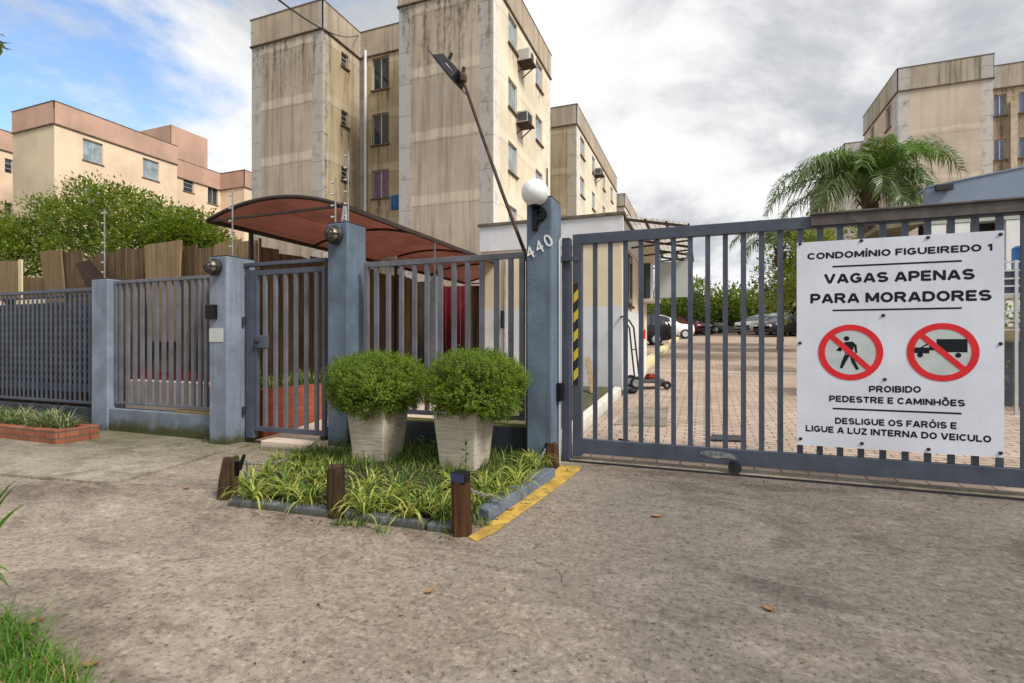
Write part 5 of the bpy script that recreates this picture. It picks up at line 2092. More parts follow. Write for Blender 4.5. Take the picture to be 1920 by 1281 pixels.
# --- peach estate on the left
PX = -34.9
PYf = 17.9
PX0 = onY(24, 300, PYf).x
B = thing('peach_apartment_block', (PX - 2, PYf + 6, .6), 'peach apartment block with dusty rose parapet on the left', 'building')
y1 = onX(332, 300, PX).y
zl, zt_ = 13.75, 15.0
o = (PX, PYf, 0)
hs_ = []
for px0, px1 in ((155.5, 193), (268, 298)):
    a, b = onX(px0, 640, PX).y, onX(px1, 640, PX).y
    for z in (12.15, 9.4, 6.7):
        hs_.append((a - PYf, b - PYf, z, z + 1.3))
m = MB()
wallmesh(m, o, UY, y1 - PYf, 0, zl, hs_, UXn)
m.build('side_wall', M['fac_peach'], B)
m = MB()
wallmesh(m, (PX0, PYf, 0), UX, PX - PX0, 0, zl, [], UY)
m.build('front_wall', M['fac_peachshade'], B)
ms = MB()
for h in hs_:
    window(B, o, UY, UXn, h, 'slide', M['glasspale'])
    sill(ms, o, UY, UXn, h, .05)
parapet(B, [((PX0, PYf, 0), UX, PX - PX0, UY), (o, UY, y1 - PYf, UXn)], zl, zt_, M['par_peach'])
slab_roof(B, PX0, PX - .3, PYf + .3, y1, zl + .1)
X2 = -35.4
o5 = (X2, y1, 0)
yw = onX(413, 300, X2).y
h5 = []
for px0, px1, ya, yb in ((344, 363, 341, 362), (389.5, 409, 355, 385)):
    a, b = onX(px0, ya, X2), onX(px1, yb, X2)
    h5.append((a.y - y1, b.y - y1, b.z, b.z + (.95 if px0 < 350 else 1.3)))
    h5.append((a.y - y1, b.y - y1, b.z - 2.75, b.z - 2.75 + (.95 if px0 < 350 else 1.3)))
m = MB()
wallmesh(m, o5, UY, yw - y1, 0, 13.05, h5, UXn)
wallmesh(m, (X2, y1 - .001, 0), UX, PX - X2, 0, zl, [], (0, -1, 0))
for i, h in enumerate(h5):
    window(B, o5, UY, UXn, h, 'louvre' if i < 2 else 'slide')
    sill(ms, o5, UY, UXn, h, .05)
X3 = onY(458, 300, yw).x
o6 = (X2, yw, 0)
wallmesh(m, o6, UX, X3 - X2, 0, 13.05, [], UY)
wallmesh(m, (X3, yw, 0), UY, 5, 0, 13.05, [], UXn)
m.build('rear_wall', M['fac_peach'], B)
ms.build('sills', M['ledge'], B)
parapet(B, [(o5, UY, yw - y1, UXn), (o6, UX, X3 - X2, UY), ((X3, yw, 0), UY, 5, UXn)], 13.06, 14.3, M['par_peach'])
slab_roof(B, X2 - 3, X2 - .3, y1, yw + 5, 13.2)
slab_roof(B, X2 - .29, X3 - .3, yw + .3, yw + 5, 13.2)
ya, yb = onX(320, 240, X2).y, onX(388, 260, X2).y
m = MB()
wallmesh(m, (X2 - 4, ya, 0), UX, 4, 13.2, 16.6, [], UY)
wallmesh(m, (X2 + .06, ya, 0), UY, yb - ya, 13.0, 16.6, [], UXn)
wallmesh(m, (X2 - 4, yb, 0), UX, 4, 13.2, 16.6, [], UY)
m.face([(X2 - 4, ya, 16.6), (X2 + .06, ya, 16.6), (X2 + .06, yb, 16.6), (X2 - 4, yb, 16.6)], [(0, 0)] * 4)
m.build('stair_tower', M['par_peach'], B)
X4 = -42.9
B = thing('peach_apartment_block', (X4 - 2, 18, .6), 'another peach block cut off by the left edge of the view', 'building')
o7 = (X4, 14, 0)
h7 = [(onX(9, 640, X4).y - 14, onX(24, 640, X4).y - 14, z, z + .95) for z in (12.3, 9.4)]
m = MB()
wallmesh(m, o7, UY, 12, 0, zl, h7, UXn)
m.build('side_wall', M['fac_peach'], B)
for h in h7:
    window(B, o7, UY, UXn, h, 'louvre')
parapet(B, [(o7, UY, 12, UXn)], zl, zt_, M['par_peach'])

# ------------------------------------------------------------------ guardhouse and awning
HY = 10.4
HX1 = onY(1166, 600, HY).x
HX0 = onY(903, 600, HY).x
HY1 = 13.7
zh = onY(1160, 398, HY).z
zc = onY(1160, 455, HY).z
zw = onY(1160, 574, HY).z
B = thing('guardhouse', ((HX0 + HX1) / 2, (HY + HY1) / 2, .25), 'small white and cream guardhouse behind the number pillar', 'building')
m = MB()
m.box(HX0, HX1, HY, HY1, zw, zc)
m.build('cream_wall', M['guardcream'], B)
m = MB()
m.box(HX0 - .004, HX1 + .004, HY - .004, HY1 + .004, -.1, zw - .001)
m.build('white_plinth', M['guardwhite'], B)
m = MB()
m.box(HX0 - .03, HX1 + .03, HY - .03, HY1 + .03, zc + .001, zh - .06)
m.build('white_parapet', M['guardwhite'], B)
m = MB()
m.box(HX0 - .07, HX1 + .07, HY - .07, HY1 + .07, zh - .058, zh)
m.build('coping', M['ledge'], B)
ya, yb = onX(1176, 640, HX1).y, onX(1184, 640, HX1).y
h = (ya - HY, yb - HY, onX(1180, 573, HX1).z, onX(1180, 478, HX1).z)
m = MB()
m.box(HX1 + .001, HX1 + .025, ya, yb, h[2], h[3])
m.box(HX1 + .001, HX1 + .07, ya - .05, yb + .05, h[2] - .05, h[2] - .002)
w = m.build('window', M['bronze'], B)
m = MB()
m.box(HX1 + .026, HX1 + .03, ya + .05, yb - .05, h[2] + .05, h[3] - .05)
p = m.build('pane', M['glass'], w)
p.location = (0, 0, 0)
# bay with the dark window at the far end
m = MB()
bx0, bx1 = HX1 + .01, onY(1236, 600, 13.2).x
zs0, zs1 = onY(1220, 560, 13.2).z, onY(1220, 492, 13.2).z
m.box(bx0, onY(1209, 600, 13.2).x, 13.2, 13.7, .1, zs0 - .08)
m.box(bx0, bx1 - .15, 13.2, 13.7, zs1, zs1 + .5)
m.build('bay_wall', M['guardcream'], B)
m = MB()
m.box(bx0, bx1, 13.05, 13.75, zs0 - .078, zs0 - .002)
m.build('ledge', M['kerbwhite'], B)
m = MB()
m.box(bx0 + .02, bx1 - .2, 13.3, 13.34, zs0, zs1 - .002)
w = m.build('bay_window', M['glass'], B)
m = MB()
xm = onY(1222, 600, 13.28).x
m.box(xm - .03, xm + .03, 13.25, 13.298, zs0, zs1 - .003)
q = m.build('mullion', M['white'], w)
q.location = (0, 0, 0)
# conduit and lever box on the guardhouse front
m = MB()
a, b = onY(938, 640, HY - .03), onY(947, 476, HY - .03)
m.tube([(a.x, HY - .03, b.z), (b.x, HY - .03, b.z), (b.x - .03, HY - .03, .3)], .022, 8)
tag(m.build('conduit_pipe', M['steel'], loc=(a.x, HY - .03, .3), smooth='auto'), 'grey conduit with an elbow on the cream guardhouse front', 'pipe')
a, b = onY(939, 615, HY - .06), onY(946, 582, HY - .06)
m = MB()
m.box(a.x, b.x, HY - .09, HY - .053, a.z, b.z)
tag(m.build('switch_box', M['iron'], loc=(a.x, HY - .07, a.z), bevel=.01), 'narrow dark switch box on the guardhouse conduit', 'box')
# awning
A0 = HX1 + .04
AX = onY(1291, 420, 10.5).x
za, zb_ = onY(1168, 406, 10.5).z, onY(1291, 419, 10.5).z
B = thing('awning', ((A0 + AX) / 2, 12.5, zb_), 'brown framed awning projecting from the guardhouse over the lane', 'awning')
m = MB()
N = 24
for i in range(N):
    f0, f1 = i / N, (i + 1) / N
    for s, t_ in ((0, .0),):
        xa, xb = A0 + (AX - A0) * f0, A0 + (AX - A0) * f1
        zz0, zz1 = za + (zb_ - za) * f0 + .02 * (i % 2), za + (zb_ - za) * f1 + .02 * ((i + 1) % 2)
        m.face([(xa, 10.45, zz0), (xb, 10.45, zz1), (xb, 15.2, zz1), (xa, 15.2, zz0)])
m.build('roof_sheet', M['awning'], B)
m = MB()
for y in (10.48, 11.6, 12.8, 14, 15.15):
    m.beam((A0, y, za - .06), (AX, y, zb_ - .06), .05, .05)
    m.beam((A0, y, za - .45), (AX, y, zb_ - .12), .035, .035)
for f in (.0, .33, .66, 1):
    x = A0 + (AX - A0) * f
    m.beam((x, 10.45, za + (zb_ - za) * f - .03), (x, 15.2, za + (zb_ - za) * f - .03), .04, .05)
m.build('frame', M['bronze'], B)
a, b = onY(1236, 558, 13.5), onY(1291, 488, 13.5)
m = MB()
m.box(a.x, b.x, 13.5, 13.54, a.z, b.z)
m.box(a.x + .02, a.x + .05, 13.505, 13.535, b.z + .001, zb_ - .05, 1)
m.box(b.x - .05, b.x - .02, 13.505, 13.535, b.z + .001, zb_ - .05, 1)
tag(m.build('hanging_board', [M['greypanel'], M['steel']], loc=((a.x + b.x) / 2, 13.5, a.z)), 'pale grey board hanging below the guardhouse awning', 'board')
# ------------------------------------------------------------------ arched canopy over the entrance path
KX0 = onY(390, 411, 5.3).x
KX1 = onY(640, 379, 5.3).x
KZ = onY(390, 411, 5.3).z
KY0, KY1 = 5.3, 13.8
SAG = .21
t = thing('arched_canopy', ((KX0 + KX1) / 2, 5.3, .05), 'arched canopy of smoked reddish sheet over the entrance path', 'canopy')
half = (KX1 - KX0) / 2
rad = (half * half + SAG * SAG) / (2 * SAG)
amax = math.asin(half / rad)
xm = (KX0 + KX1) / 2


def arch(f, dz=0.0):
    a = amax * f
    return xm + rad * sin(a), KZ + rad * cos(a) - rad * cos(amax) + dz


m = MB()
NA = 28
for i in range(NA):
    a, b = arch(-1 + 2 * i / NA), arch(-1 + 2 * (i + 1) / NA)
    m.hexa([(a[0], KY0, a[1]), (b[0], KY0, b[1]), (b[0], KY1, b[1]), (a[0], KY1, a[1])], [(a[0], KY0, a[1] + .008), (b[0], KY0, b[1] + .008), (b[0], KY1, b[1] + .008), (a[0], KY1, a[1] + .008)])
m.build('roof_sheet', M['canopy'], t)
for k in range(5):
    y = KY0 - .01 + (KY1 - KY0) * k / 4
    m = MB()
    m.tube([(arch(-1 + 2 * i / 20)[0], y, arch(-1 + 2 * i / 20)[1] - .022) for i in range(21)], .022 if k else .03, 6)
    m.build('rib', M['bronze'], t, smooth=True)
m = MB()
for f in (-1, 1):
    x, z = arch(f)
    m.beam((x, KY0, z - .02), (x, KY1, z - .02), .05, .06)
m.build('eave_rail', M['bronze'], t)
for k in range(3):
    y = KY0 + (KY1 - KY0) * k / 2
    m = MB()
    m.beam((KX0, y, KZ - .03), (KX1, y, KZ - .03), .03, .03)
    m.build('tie_bar', M['bronze'], t)
for x, y in ((KX0 + .05, 6.0), (KX1, 7.7), (KX0 + .05, 10.0), (KX1, 11.5)):
    m = MB()
    w_ = .05 if x > xm else .025
    zt_ = KZ - .06 if y != 7.7 else 2.33
    m.box(x - w_, x + w_, y - w_, y + w_, gz(x, y) - .1, zt_)
    if y == 7.7:
        m.box(x - .012, x + .012, y - .012, y + .012, zt_, KZ - .04)
    m.build('post', M['gate_pale'] if x > xm else M['bronze'], t)
q = onX(722, 440, KX0 + 1.1)
m = MB()
g = onY(722, 441, 9.4)
m.box(g.x - .3, g.x + .3, 9.36, 9.44, KZ + .02, KZ + .10)
tag(m.build('tube_lamp', M['globe'], loc=(g.x, 9.4, KZ), bevel=.02), 'short pale tube lamp fixed under the red canopy', 'lamp')

# ------------------------------------------------------------------ rough board fences
def board_fence(label, x0, y0, x1, y1, zt, wmin, wmax, seed, mats, gap=.004, tilt=0.0, jit=.12, zb=None):
    r = random.Random(seed)
    t = thing('board_fence', ((x0 + x1) / 2, (y0 + y1) / 2, 0), label, 'fence')
    d = Vector((x1 - x0, y1 - y0, 0))
    L = d.length
    d.normalize()
    n = Vector((-d.y, d.x, 0))
    u = 0
    while u < L:
        w = r.uniform(wmin, wmax)
        z = zt + r.uniform(-jit, jit)
        z2 = z + r.uniform(-.03, .03)
        off = r.uniform(-.02, .02)
        p = Vector((x0, y0, 0)) + d * u + n * off
        q = p + d * min(w - gap, L - u)
        zb_ = gz(p.x, p.y) - .05 if zb is None else zb
        tl = d * r.uniform(-tilt, tilt)
        m = MB()
        m.hexa([(p.x, p.y, zb_), (q.x, q.y, zb_), (q.x + n.x * .025, q.y + n.y * .025, zb_), (p.x + n.x * .025, p.y + n.y * .025, zb_)],
               [(p.x + tl.x, p.y + tl.y, z), (q.x + tl.x, q.y + tl.y, z2), (q.x + tl.x + n.x * .025, q.y + tl.y + n.y * .025, z2), (p.x + tl.x + n.x * .025, p.y + tl.y + n.y * .025, z)])
        m.build('board', r.choice(mats), t)
        u += w
    m = MB()
    for z in (.7, zt - .5):
        a = Vector((x0, y0, z)) + n * .07
        b = Vector((x1, y1, z)) + n * .07
        m.beam(a, b, .05, .09)
    m.build('cross_rail', M['plank'], t)
    return t


BY = 6.3
def bx(px):
    return onY(px, 600, BY).x
ztop = onY(300, 462, BY).z
board_fence('tall row of rough brown boards behind the barred fence panels', bx(165), BY, bx(343), BY, ztop - .03, .22, .5, 31, [M['plank']], .003, .02, .05)
board_fence('rough brown boards ending beside the faded blue pillar', bx(345), BY, bx(488), BY, ztop - .06, .18, .42, 33, [M['plank'], M['plankpale'], M['plank']], .003, .02, .06)
board_fence('dark board fence running back along the path under the canopy', bx(488), BY + .05, bx(488) - .0, 11.0, 2.75, .2, .5, 34, [M['plank'], M['plank'], M['plankpale']], .004, .0, .05)
# loose leaning sheets
def sheet_board(label, pxs, Y, mat, th=.03):
    P = [onY(px, py, Y + dy) for px, py, dy in pxs]
    m = MB()
    m.hexa([(p.x, p.y, p.z) for p in P], [(p.x, p.y + th, p.z) for p in P])
    c = sum(P, Vector()) / len(P)
    c.z = min(p.z for p in P)
    return tag(m.build('loose_board', mat, loc=c), label, 'board', 'loose boards above the fence')


sheet_board('pale slanting board leaning left above the perforated panel', ((100, 640, 0), (128, 640, 0), (113, 468, 0), (74, 471, 0)), 6.2, M['plankpale'])
sheet_board('mid brown leaning board next to the pale slanting one', ((128, 640, .05), (176, 640, .05), (152, 468, .05), (108, 474, .05)), 6.22, M['plank'])
sheet_board('dark tilted panel overlapping the leaning boards', ((172, 560, -.1), (215, 540, -.1), (168, 486, -.1), (141, 494, -.1)), 6.15, M['brownwall'])
sheet_board('pale ragged board sticking up above the brown row', ((278, 640, -.05), (330, 640, -.05), (339, 449, -.05), (270, 460, -.05)), 6.2, M['plankpale'])
sheet_board('wide brown board on the far left behind the perforated panel', ((-60, 560, 0), (33, 560, 0), (33, 489, 0), (-60, 489, 0)), 6.3, M['plankpale'])
sheet_board('narrow upright beside the wide board at the far left', ((34, 640, 0), (40, 640, 0), (40, 486, 0), (34, 486, 0)), 6.25, M['kerbcream'])
sheet_board('long pale board lying level between the left uprights', ((40, 560, 0), (100, 560, 0), (94, 521, 0), (40, 519, 0)), 6.4, M['plankpale'])
# low concrete ledge with a dark red board at the foot of the board row
m = MB()
m.box(bx(290), bx(470), 5.8, 6.1, -.2, onY(350, 717, 5.8).z)
tag(m.build('concrete_ledge', M['walk'], loc=((bx(290) + bx(470)) / 2, 5.95, 0), bevel=.01), 'pale concrete ledge seen low through the bars', 'ledge')
m = MB()
m.box(bx(290), bx(470), 6.0, 6.03, onY(350, 716, 5.8).z, onY(350, 697, 6.0).z)
tag(m.build('red_board', M['redsheet'], loc=(bx(380), 6.0, .5)), 'long dark red board standing on the concrete ledge', 'board')
# screens at the end of the path
def screen(name, label, px0, px1, py, Y, mat, cat, ribs=0):
    a, b = onY(px0, py, Y), onY(px1, py, Y)
    t = thing(name, ((a.x + b.x) / 2, Y, gz(a.x, Y)), label, cat)
    m = MB()
    n = max(1, ribs)
    for i in range(n):
        x0 = a.x + (b.x - a.x) * i / n
        x1 = a.x + (b.x - a.x) * (i + 1) / n
        m.box(x0 + .008, x1 - .008, Y + .015 * (i % 2), Y + .04 + .015 * (i % 2), gz(a.x, Y) - .1, a.z)
    m.build('panel', mat, t)
    m = MB()
    for x in (a.x + .03, b.x - .03):
        m.box(x - .03, x + .03, Y + .06, Y + .12, gz(a.x, Y) - .1, a.z + .03)
    m.build('post', M['bronze'], t)


screen('red_screen', 'dark red ribbed sheet screen at the end of the canopy path', 829, 876, 537, 14.2, M['redsheet'], 'screen', 7)
screen('dark_shed', 'dark brown shed wall beyond the board fence', 700, 828, 532, 13.6, M['brownwall'], 'shed', 3)
screen('plank_screen', 'grey brown plank screen between red screen and guardhouse', 877, 905, 536, 13.0, M['plank'], 'screen', 4)
# backdrop boundary wall behind the path
m = MB()
m.box(-30, -8.5, 15.5, 15.7, .2, 3.0)
tag(m.build('boundary_wall', M['guardcream'], loc=(-19, 15.6, .4)), 'pale boundary wall beyond the board fence', 'wall')

# ------------------------------------------------------------------ electric fence rods
def rod(label, px, py_base, py_top, Y, n, double=False):
    a, b = onY(px, py_base, Y), onY(px, py_top, Y)
    t = thing('electric_fence_rod', a, label, 'fence rod', 'electric fence rods on the pillars')
    m = MB()
    m.tube([a - Vector((0, 0, .04)), b], .009, 6)
    m.build('rod', M['steel'], t)
    for k in range(n):
        z = a.z + (b.z - a.z) * (k + .6) / n
        m = MB()
        m.lathe([(.006, -.062), (.013, -.058), (.013, -.045), (.008, -.03), (.008, -.009)], 8, (a.x, Y, z), 'x')
        m.build('insulator', M['acwhite'], t)


rod('thin electric fence rod on the short pale pillar', 196, 521, 392, 4.81, 7)
rod('electric fence rod on the faded pillar with the caged lamp', 436, 476, 356, 4.85, 5)
rod('left electric fence rod on the pillar right of the pedestrian gate', 629, 419, 333, 4.72, 4)
rod('taller right electric fence rod on the pillar right of the pedestrian gate', 653, 417, 282, 4.95, 6)
m = MB()
a, b = onY(645, 417, 4.8), onY(650, 386, 4.8)
for s in (-.035, .035):
    m.beam((a.x + s * .9, 4.8, 2.55), (a.x + .01 + s * .3, 4.8, b.z), .018, .012)
m.beam((a.x - .02, 4.8, 2.62), (a.x + .035, 4.8, 2.62), .016, .01)
tag(m.build('rod_bracket', M['alu'], loc=(a.x, 4.8, 2.545)), 'small A shaped metal bracket on top of the pillar with rods', 'bracket')
# ------------------------------------------------------------------ floodlight on a leaning rusty pole
a = onY(986, 478, 4.95)
b = onY(869, 152, 5.1)
t = thing('floodlight_pole', a, 'floodlight on a leaning rusty pole rising behind the fence panel', 'floodlight')
m = MB()
m.tube([a - Vector((-.10, 0, .35)), a, a.lerp(b, .33) + Vector((-.012, 0, 0)), a.lerp(b, .66) + Vector((-.01, 0, 0)), b], [.02, .02, .019, .018, .017], 8)
m.build('pole', M['rust'], t, smooth='auto')
m = MB()
c = onY(867, 148, 5.1)
m.lathe([(.02, -.05), (.05, -.03), (.055, .03), (.02, .07)], 8, c)
m.beam(c + Vector((.0, 0, .02)), c + Vector((.02, 0, .13)), .03, .03)
m.build('socket', M['rust'], t)
p0, p1 = onY(857, 158, 5.1), onY(822, 114, 5.1)
d = (p1 - p0).normalized()
nrm = Vector((d.z, 0, -d.x))
e = Vector((0, 1, 0))
m = MB()
L = (p1 - p0).length
wd = .15
top = [p0 + e * -wd - nrm * .0, p1 + e * -wd, p1 + e * wd, p0 + e * wd]
bot = [p0 + d * .05 - e * wd * .7 + nrm * .12, p1 - d * .06 - e * wd * .7 + nrm * .10, p1 - d * .06 + e * wd * .7 + nrm * .10, p0 + d * .05 + e * wd * .7 + nrm * .12]
m.hexa(top, bot)
m.build('floodlight_head', M['iron'], t, bevel=.012)
m = MB()
fr = [q - nrm * .012 + (d * s1 + e * s2) * .012 for q, s1, s2 in zip(top, (1, -1, -1, 1), (1, 1, -1, -1))]
fr2 = [q - nrm * .002 + (d * s1 + e * s2) * .012 for q, s1, s2 in zip(top, (1, -1, -1, 1), (1, 1, -1, -1))]
m.hexa(fr, fr2)
m.build('glass', M['glass'], t)
m = MB()
q = p0.lerp(p1, .72) + nrm * .06
m.beam(q, q + nrm * .11 + d * .05, .025, .025)
m.beam(p0 - d * .05, p1 + d * .05, .36, .01)
m.build('visor', M['iron'], t)
m = MB()
q0, q1 = p0.lerp(p1, .15) + nrm * .05, p0.lerp(p1, .5) + nrm * .05
m.beam(q0 - e * .122, q1 - e * .122, .01, .022)
m.build('maker_strip', M['white'], t)
# cables
def cable(label, pts, r=.012, name='overhead_cable'):
    m = MB()
    m.tube(pts, r, 6)
    tag(m.build(name, M['black'], loc=pts[0], smooth=True), label, 'cable', 'cables')


p = onY(672, 66, 21.2)
q = atD(505, -14, 9)
cable('dark overhead cable running from the middle block to the upper left', [p.lerp(q, f / 12) - Vector((0, 0, .35 * 4 * f / 12 * (1 - f / 12))) for f in range(13)], .018)
# ------------------------------------------------------------------ lane: mower, cover, odd bits
g = onG(1213, 728)
t = thing('lawn_mower', g, 'push lawn mower with tall black handles beside the guardhouse', 'lawn mower', None)
sc = 1.0
fx = Vector((CY, SY, 0))
fy_ = Vector((-SY, CY, 0))


def lp(a, b, z):
    return g + fx * a + fy_ * b + Vector((0, 0, z))


m = MB()
for (a, z0_, z1_) in ((0, .12, .2),):
    m.hexa([lp(-.24, -.22, z0_), lp(.34, -.22, z0_), lp(.34, .22, z0_), lp(-.24, .22, z0_)], [lp(-.2, -.19, z1_), lp(.3, -.19, z1_), lp(.3, .19, z1_), lp(-.2, .19, z1_)])
m.build('deck', M['iron'], t, bevel=.02)
m = MB()
cc = lp(.06, 0, .2)
m.lathe([(.10, .0), (.11, .04), (.09, .045), (.09, .08), (.06, .085), (.05, .10)], 16, cc)
m.hexa([lp(.12, -.08, .2), lp(.24, -.08, .2), lp(.24, .08, .2), lp(.12, .08, .2)], [lp(.12, -.07, .30), lp(.22, -.07, .28), lp(.22, .07, .28), lp(.12, .07, .30)])
m.build('engine', paint('faded_red_paint', (.22, .03, .02), .5, .4, 14, 0, None, .1), t, smooth='auto')
for a, b, r_ in ((-.27, -.24, .13), (-.27, .24, .13), (.33, -.24, .085), (.33, .24, .085)):
    m = MB()
    c_ = lp(a, b, r_)
    ax_ = fy_ * .03
    pts = [c_ + (fx * cos(2 * pi * k / 18) + Vector((0, 0, 1)) * sin(2 * pi * k / 18)) * (r_ - .03) for k in range(18)]
    m.tube(pts, .03, 8, closed=True)
    w = m.build('wheel', M['rubber'], t, smooth=True)
    m = MB()
    pts = [c_ + (fx * cos(2 * pi * k / 14) + Vector((0, 0, 1)) * sin(2 * pi * k / 14)) * (r_ - .045) for k in range(14)]
    m.hexa([q_ - ax_ * .4 for q_ in pts], [q_ + ax_ * .4 for q_ in pts])
    q_ = m.build('hub', M['steel'], w)
    q_.location = (0, 0, 0)
m = MB()
for s in (-.2, .2):
    m.tube([lp(-.2, s, .2), lp(-.26, s * .95, .75), lp(-.31, s * .9, 1.22), lp(-.40, s * .9, 1.36), lp(-.5, s * .9, 1.44)], .018, 7)
m.tube([lp(-.5, -.18, 1.44), lp(-.5, .18, 1.44)], .02, 7)
m.tube([lp(-.262, -.19, .78), lp(-.262, .19, .78)], .012, 7)
m.build('handle', M['iron'], t, smooth='auto')
g2 = onG(1183, 737)
m = MB()
m.lathe([(.03, 0), (.10, .015), (.12, .05), (.09, .085), (.03, .095)], 16, (g2.x, g2.y, g2.z))
tag(m.build('coiled_hose', M['black'], loc=g2, smooth='auto'), 'small black coil on the paving left of the lawn mower', 'hose')
# red and white marker post, leaning batten, covers
g = onG(1208, 716)
m = MB()
m.tube([g, g + Vector((0, 0, .95))], .03, 8)
m.tube([g + Vector((0, 0, .9501)), g + Vector((0, 0, 1.15))], .031, 8, m=1)
tag(m.build('marker_post', [M['white'], M['red']], loc=g), 'thin white post with a red top behind the lawn mower', 'post')
a, b = onY(1118, 742, 9.6), onY(1093, 682, 9.9)
m = MB()
m.beam((a.x, 9.3, gz(0, 9.4) + .03), (b.x, 10.33, b.z + .1), .09, .03)
tag(m.build('leaning_batten', M['plankpale'], loc=(a.x, 9.3, gz(0, 9.3))), 'pale batten leaning on the white foot of the guardhouse', 'batten')
P = [onG(px, py, .006) for px, py in ((1190, 762), (1254, 765), (1250, 800), (1150, 796))]
m = MB()
m.hexa([p_ - Vector((0, 0, .05)) for p_ in P], [p_ + Vector((0, 0, .012)) for p_ in P])
tag(m.build('drain_cover', M['slab'], loc=P[0], bevel=.006), 'square concrete drain cover set in the pavers', 'drain cover')
P = [onG(px, py, .004) for px, py in ((1333, 827), (1392, 829), (1390, 819), (1334, 817))]
m = MB()
m.hexa([p_ - Vector((0, 0, .03)) for p_ in P], [p_ + Vector((0, 0, .02)) for p_ in P])
tag(m.build('drain_grate', M['iron'], loc=P[0]), 'short dark drain bar across the pavers behind the gate', 'drain')
P = [onG(px, py, .01) for px, py in ((1160, 823), (1180, 827), (1220, 838), (1255, 843))]
cable('thin black cable lying on the pavers behind the gate', P, .011, 'ground_cable')

m = MB()
m.box(-18, -9.0, 5.3, 5.35, -.1, 1.85)  # dark sheet added so the holes in front look dark
tag(m.build('dark_backing', M['brownwall'], loc=(-12, 5.6, 0)), 'added dark backing close behind the perforated fence panel', 'screen')
# ------------------------------------------------------------------ trees
def leafcloud(m, r, blobs, n, size, ratio=.5, sub=26, crad=.3):
    """leaves gathered in twig clumps scattered through several blobs"""
    tot = sum(b[3] * b[4] * b[5] for b in blobs)
    for (cx, cy, cz, rx_, ry_, rz_) in blobs:
        k = max(1, int(n / sub * rx_ * ry_ * rz_ / tot))
        for _ in range(k):
            while True:
                v = Vector((r.uniform(-1, 1), r.uniform(-1, 1), r.uniform(-1, 1)))
                if .25 < v.length < 1:
                    break
            v = v.normalized() * (v.length ** .45)
            c = Vector((cx + v.x * rx_, cy + v.y * ry_, cz + v.z * rz_))
            tilt = Vector((v.x, v.y, v.z * .5 + .4)).normalized()
            for j in range(sub):
                o = Vector((r.gauss(0, 1), r.gauss(0, 1), r.gauss(0, .7))) * crad * .5
                p = c + o
                d = (o.normalized() * .7 + tilt * .5 + Vector((r.gauss(0, .4), r.gauss(0, .4), r.gauss(0, .3)))).normalized()
                L = size * r.uniform(.7, 1.3)
                s = d.cross(Vector((r.gauss(0, .4), r.gauss(0, .4), 1))).normalized() * (L * ratio / 2)
                i = len(m.v)
                m.v += [tuple(p), tuple(p + d * L * .45 + s), tuple(p + d * L), tuple(p + d * L * .45 - s)]
                m.f.append((i, i + 1, i + 2, i + 3))


def tree(name, label, base, blobs, n, size, mat, seed, group=None, trunk=.12, crad=.3, cat='tree', ratio=.5, sub=26):
    r = random.Random(seed)
    base = Vector(base)
    t = thing(name, base, label, cat, group)
    m = MB()
    top = sum((Vector(b[:3]) for b in blobs), Vector()) / len(blobs)
    fork = base.lerp(top, .45)
    m.tube([base - Vector((0, 0, .2)), base.lerp(fork, .5) + Vector((r.uniform(-.1, .1), r.uniform(-.1, .1), 0)), fork], [trunk * 1.2, trunk, trunk * .8], 8)
    for b in blobs:
        e = Vector(b[:3])
        mid = fork.lerp(e, .5) + Vector((r.uniform(-.2, .2), r.uniform(-.2, .2), .15))
        m.tube([fork, mid, e + Vector((0, 0, b[5] * .4))], [trunk * .65, trunk * .4, trunk * .12], 6)
        for q in range(4):
            f = e + Vector((r.uniform(-.8, .8) * b[3], r.uniform(-.8, .8) * b[4], r.uniform(-.2, .8) * b[5]))
            m.tube([mid.lerp(e, .4), mid.lerp(f, .65), f], [trunk * .3, trunk * .2, trunk * .06], 5)
    m.build('trunk', M['bark'], t, smooth=True)
    m = MB()
    leafcloud(m, r, blobs, n, size, ratio, sub, crad)
    m.build('crown', mat, t)
    return t


def blobpx(px, py, Y, rx_, rz_, ry_=None):
    c = onY(px, py, Y)
    return (c.x, c.y, c.z, rx_, ry_ or rx_, rz_)


TY = 10.5
tree('broadleaf_tree', 'wide bright green tree behind the brown boards on the left', (onY(230, 600, TY).x, TY, .3),
     [blobpx(230, 410, TY, 1.25, .85), blobpx(150, 430, TY + .4, 1.15, .8), blobpx(300, 425, TY, 1.1, .7), blobpx(190, 375, TY + .3, .95, .55), blobpx(105, 415, TY + .3, .9, .75), blobpx(165, 480, TY - .3, 1.2, .6), blobpx(270, 468, TY - .3, 1.2, .55)], 21000, .115, M['leaf_tree'], 41, None, .13, .36, sub=38)
tree('broadleaf_tree', 'darker green tree at the left edge behind the perforated fence', (onY(20, 600, TY).x, TY, .3),
     [blobpx(30, 455, TY, 1.2, .75), blobpx(-40, 445, TY, 1.2, .9), blobpx(45, 495, TY - .3, 1.1, .6), blobpx(60, 440, TY + .2, .8, .6), blobpx(-10, 410, TY + .3, .7, .5)], 13000, .115, M['leaf_tree'], 42, None, .13, .36, sub=38)
tree('broadleaf_tree', 'smaller bushy tree between the wide tree and the red canopy', (onY(370, 600, TY).x, TY, .3),
     [blobpx(362, 435, TY, .85, .55), blobpx(395, 455, TY, .55, .45), blobpx(335, 455, TY - .2, .9, .5)], 8500, .11, M['leaf_tree'], 43, None, .09, .32, sub=34)
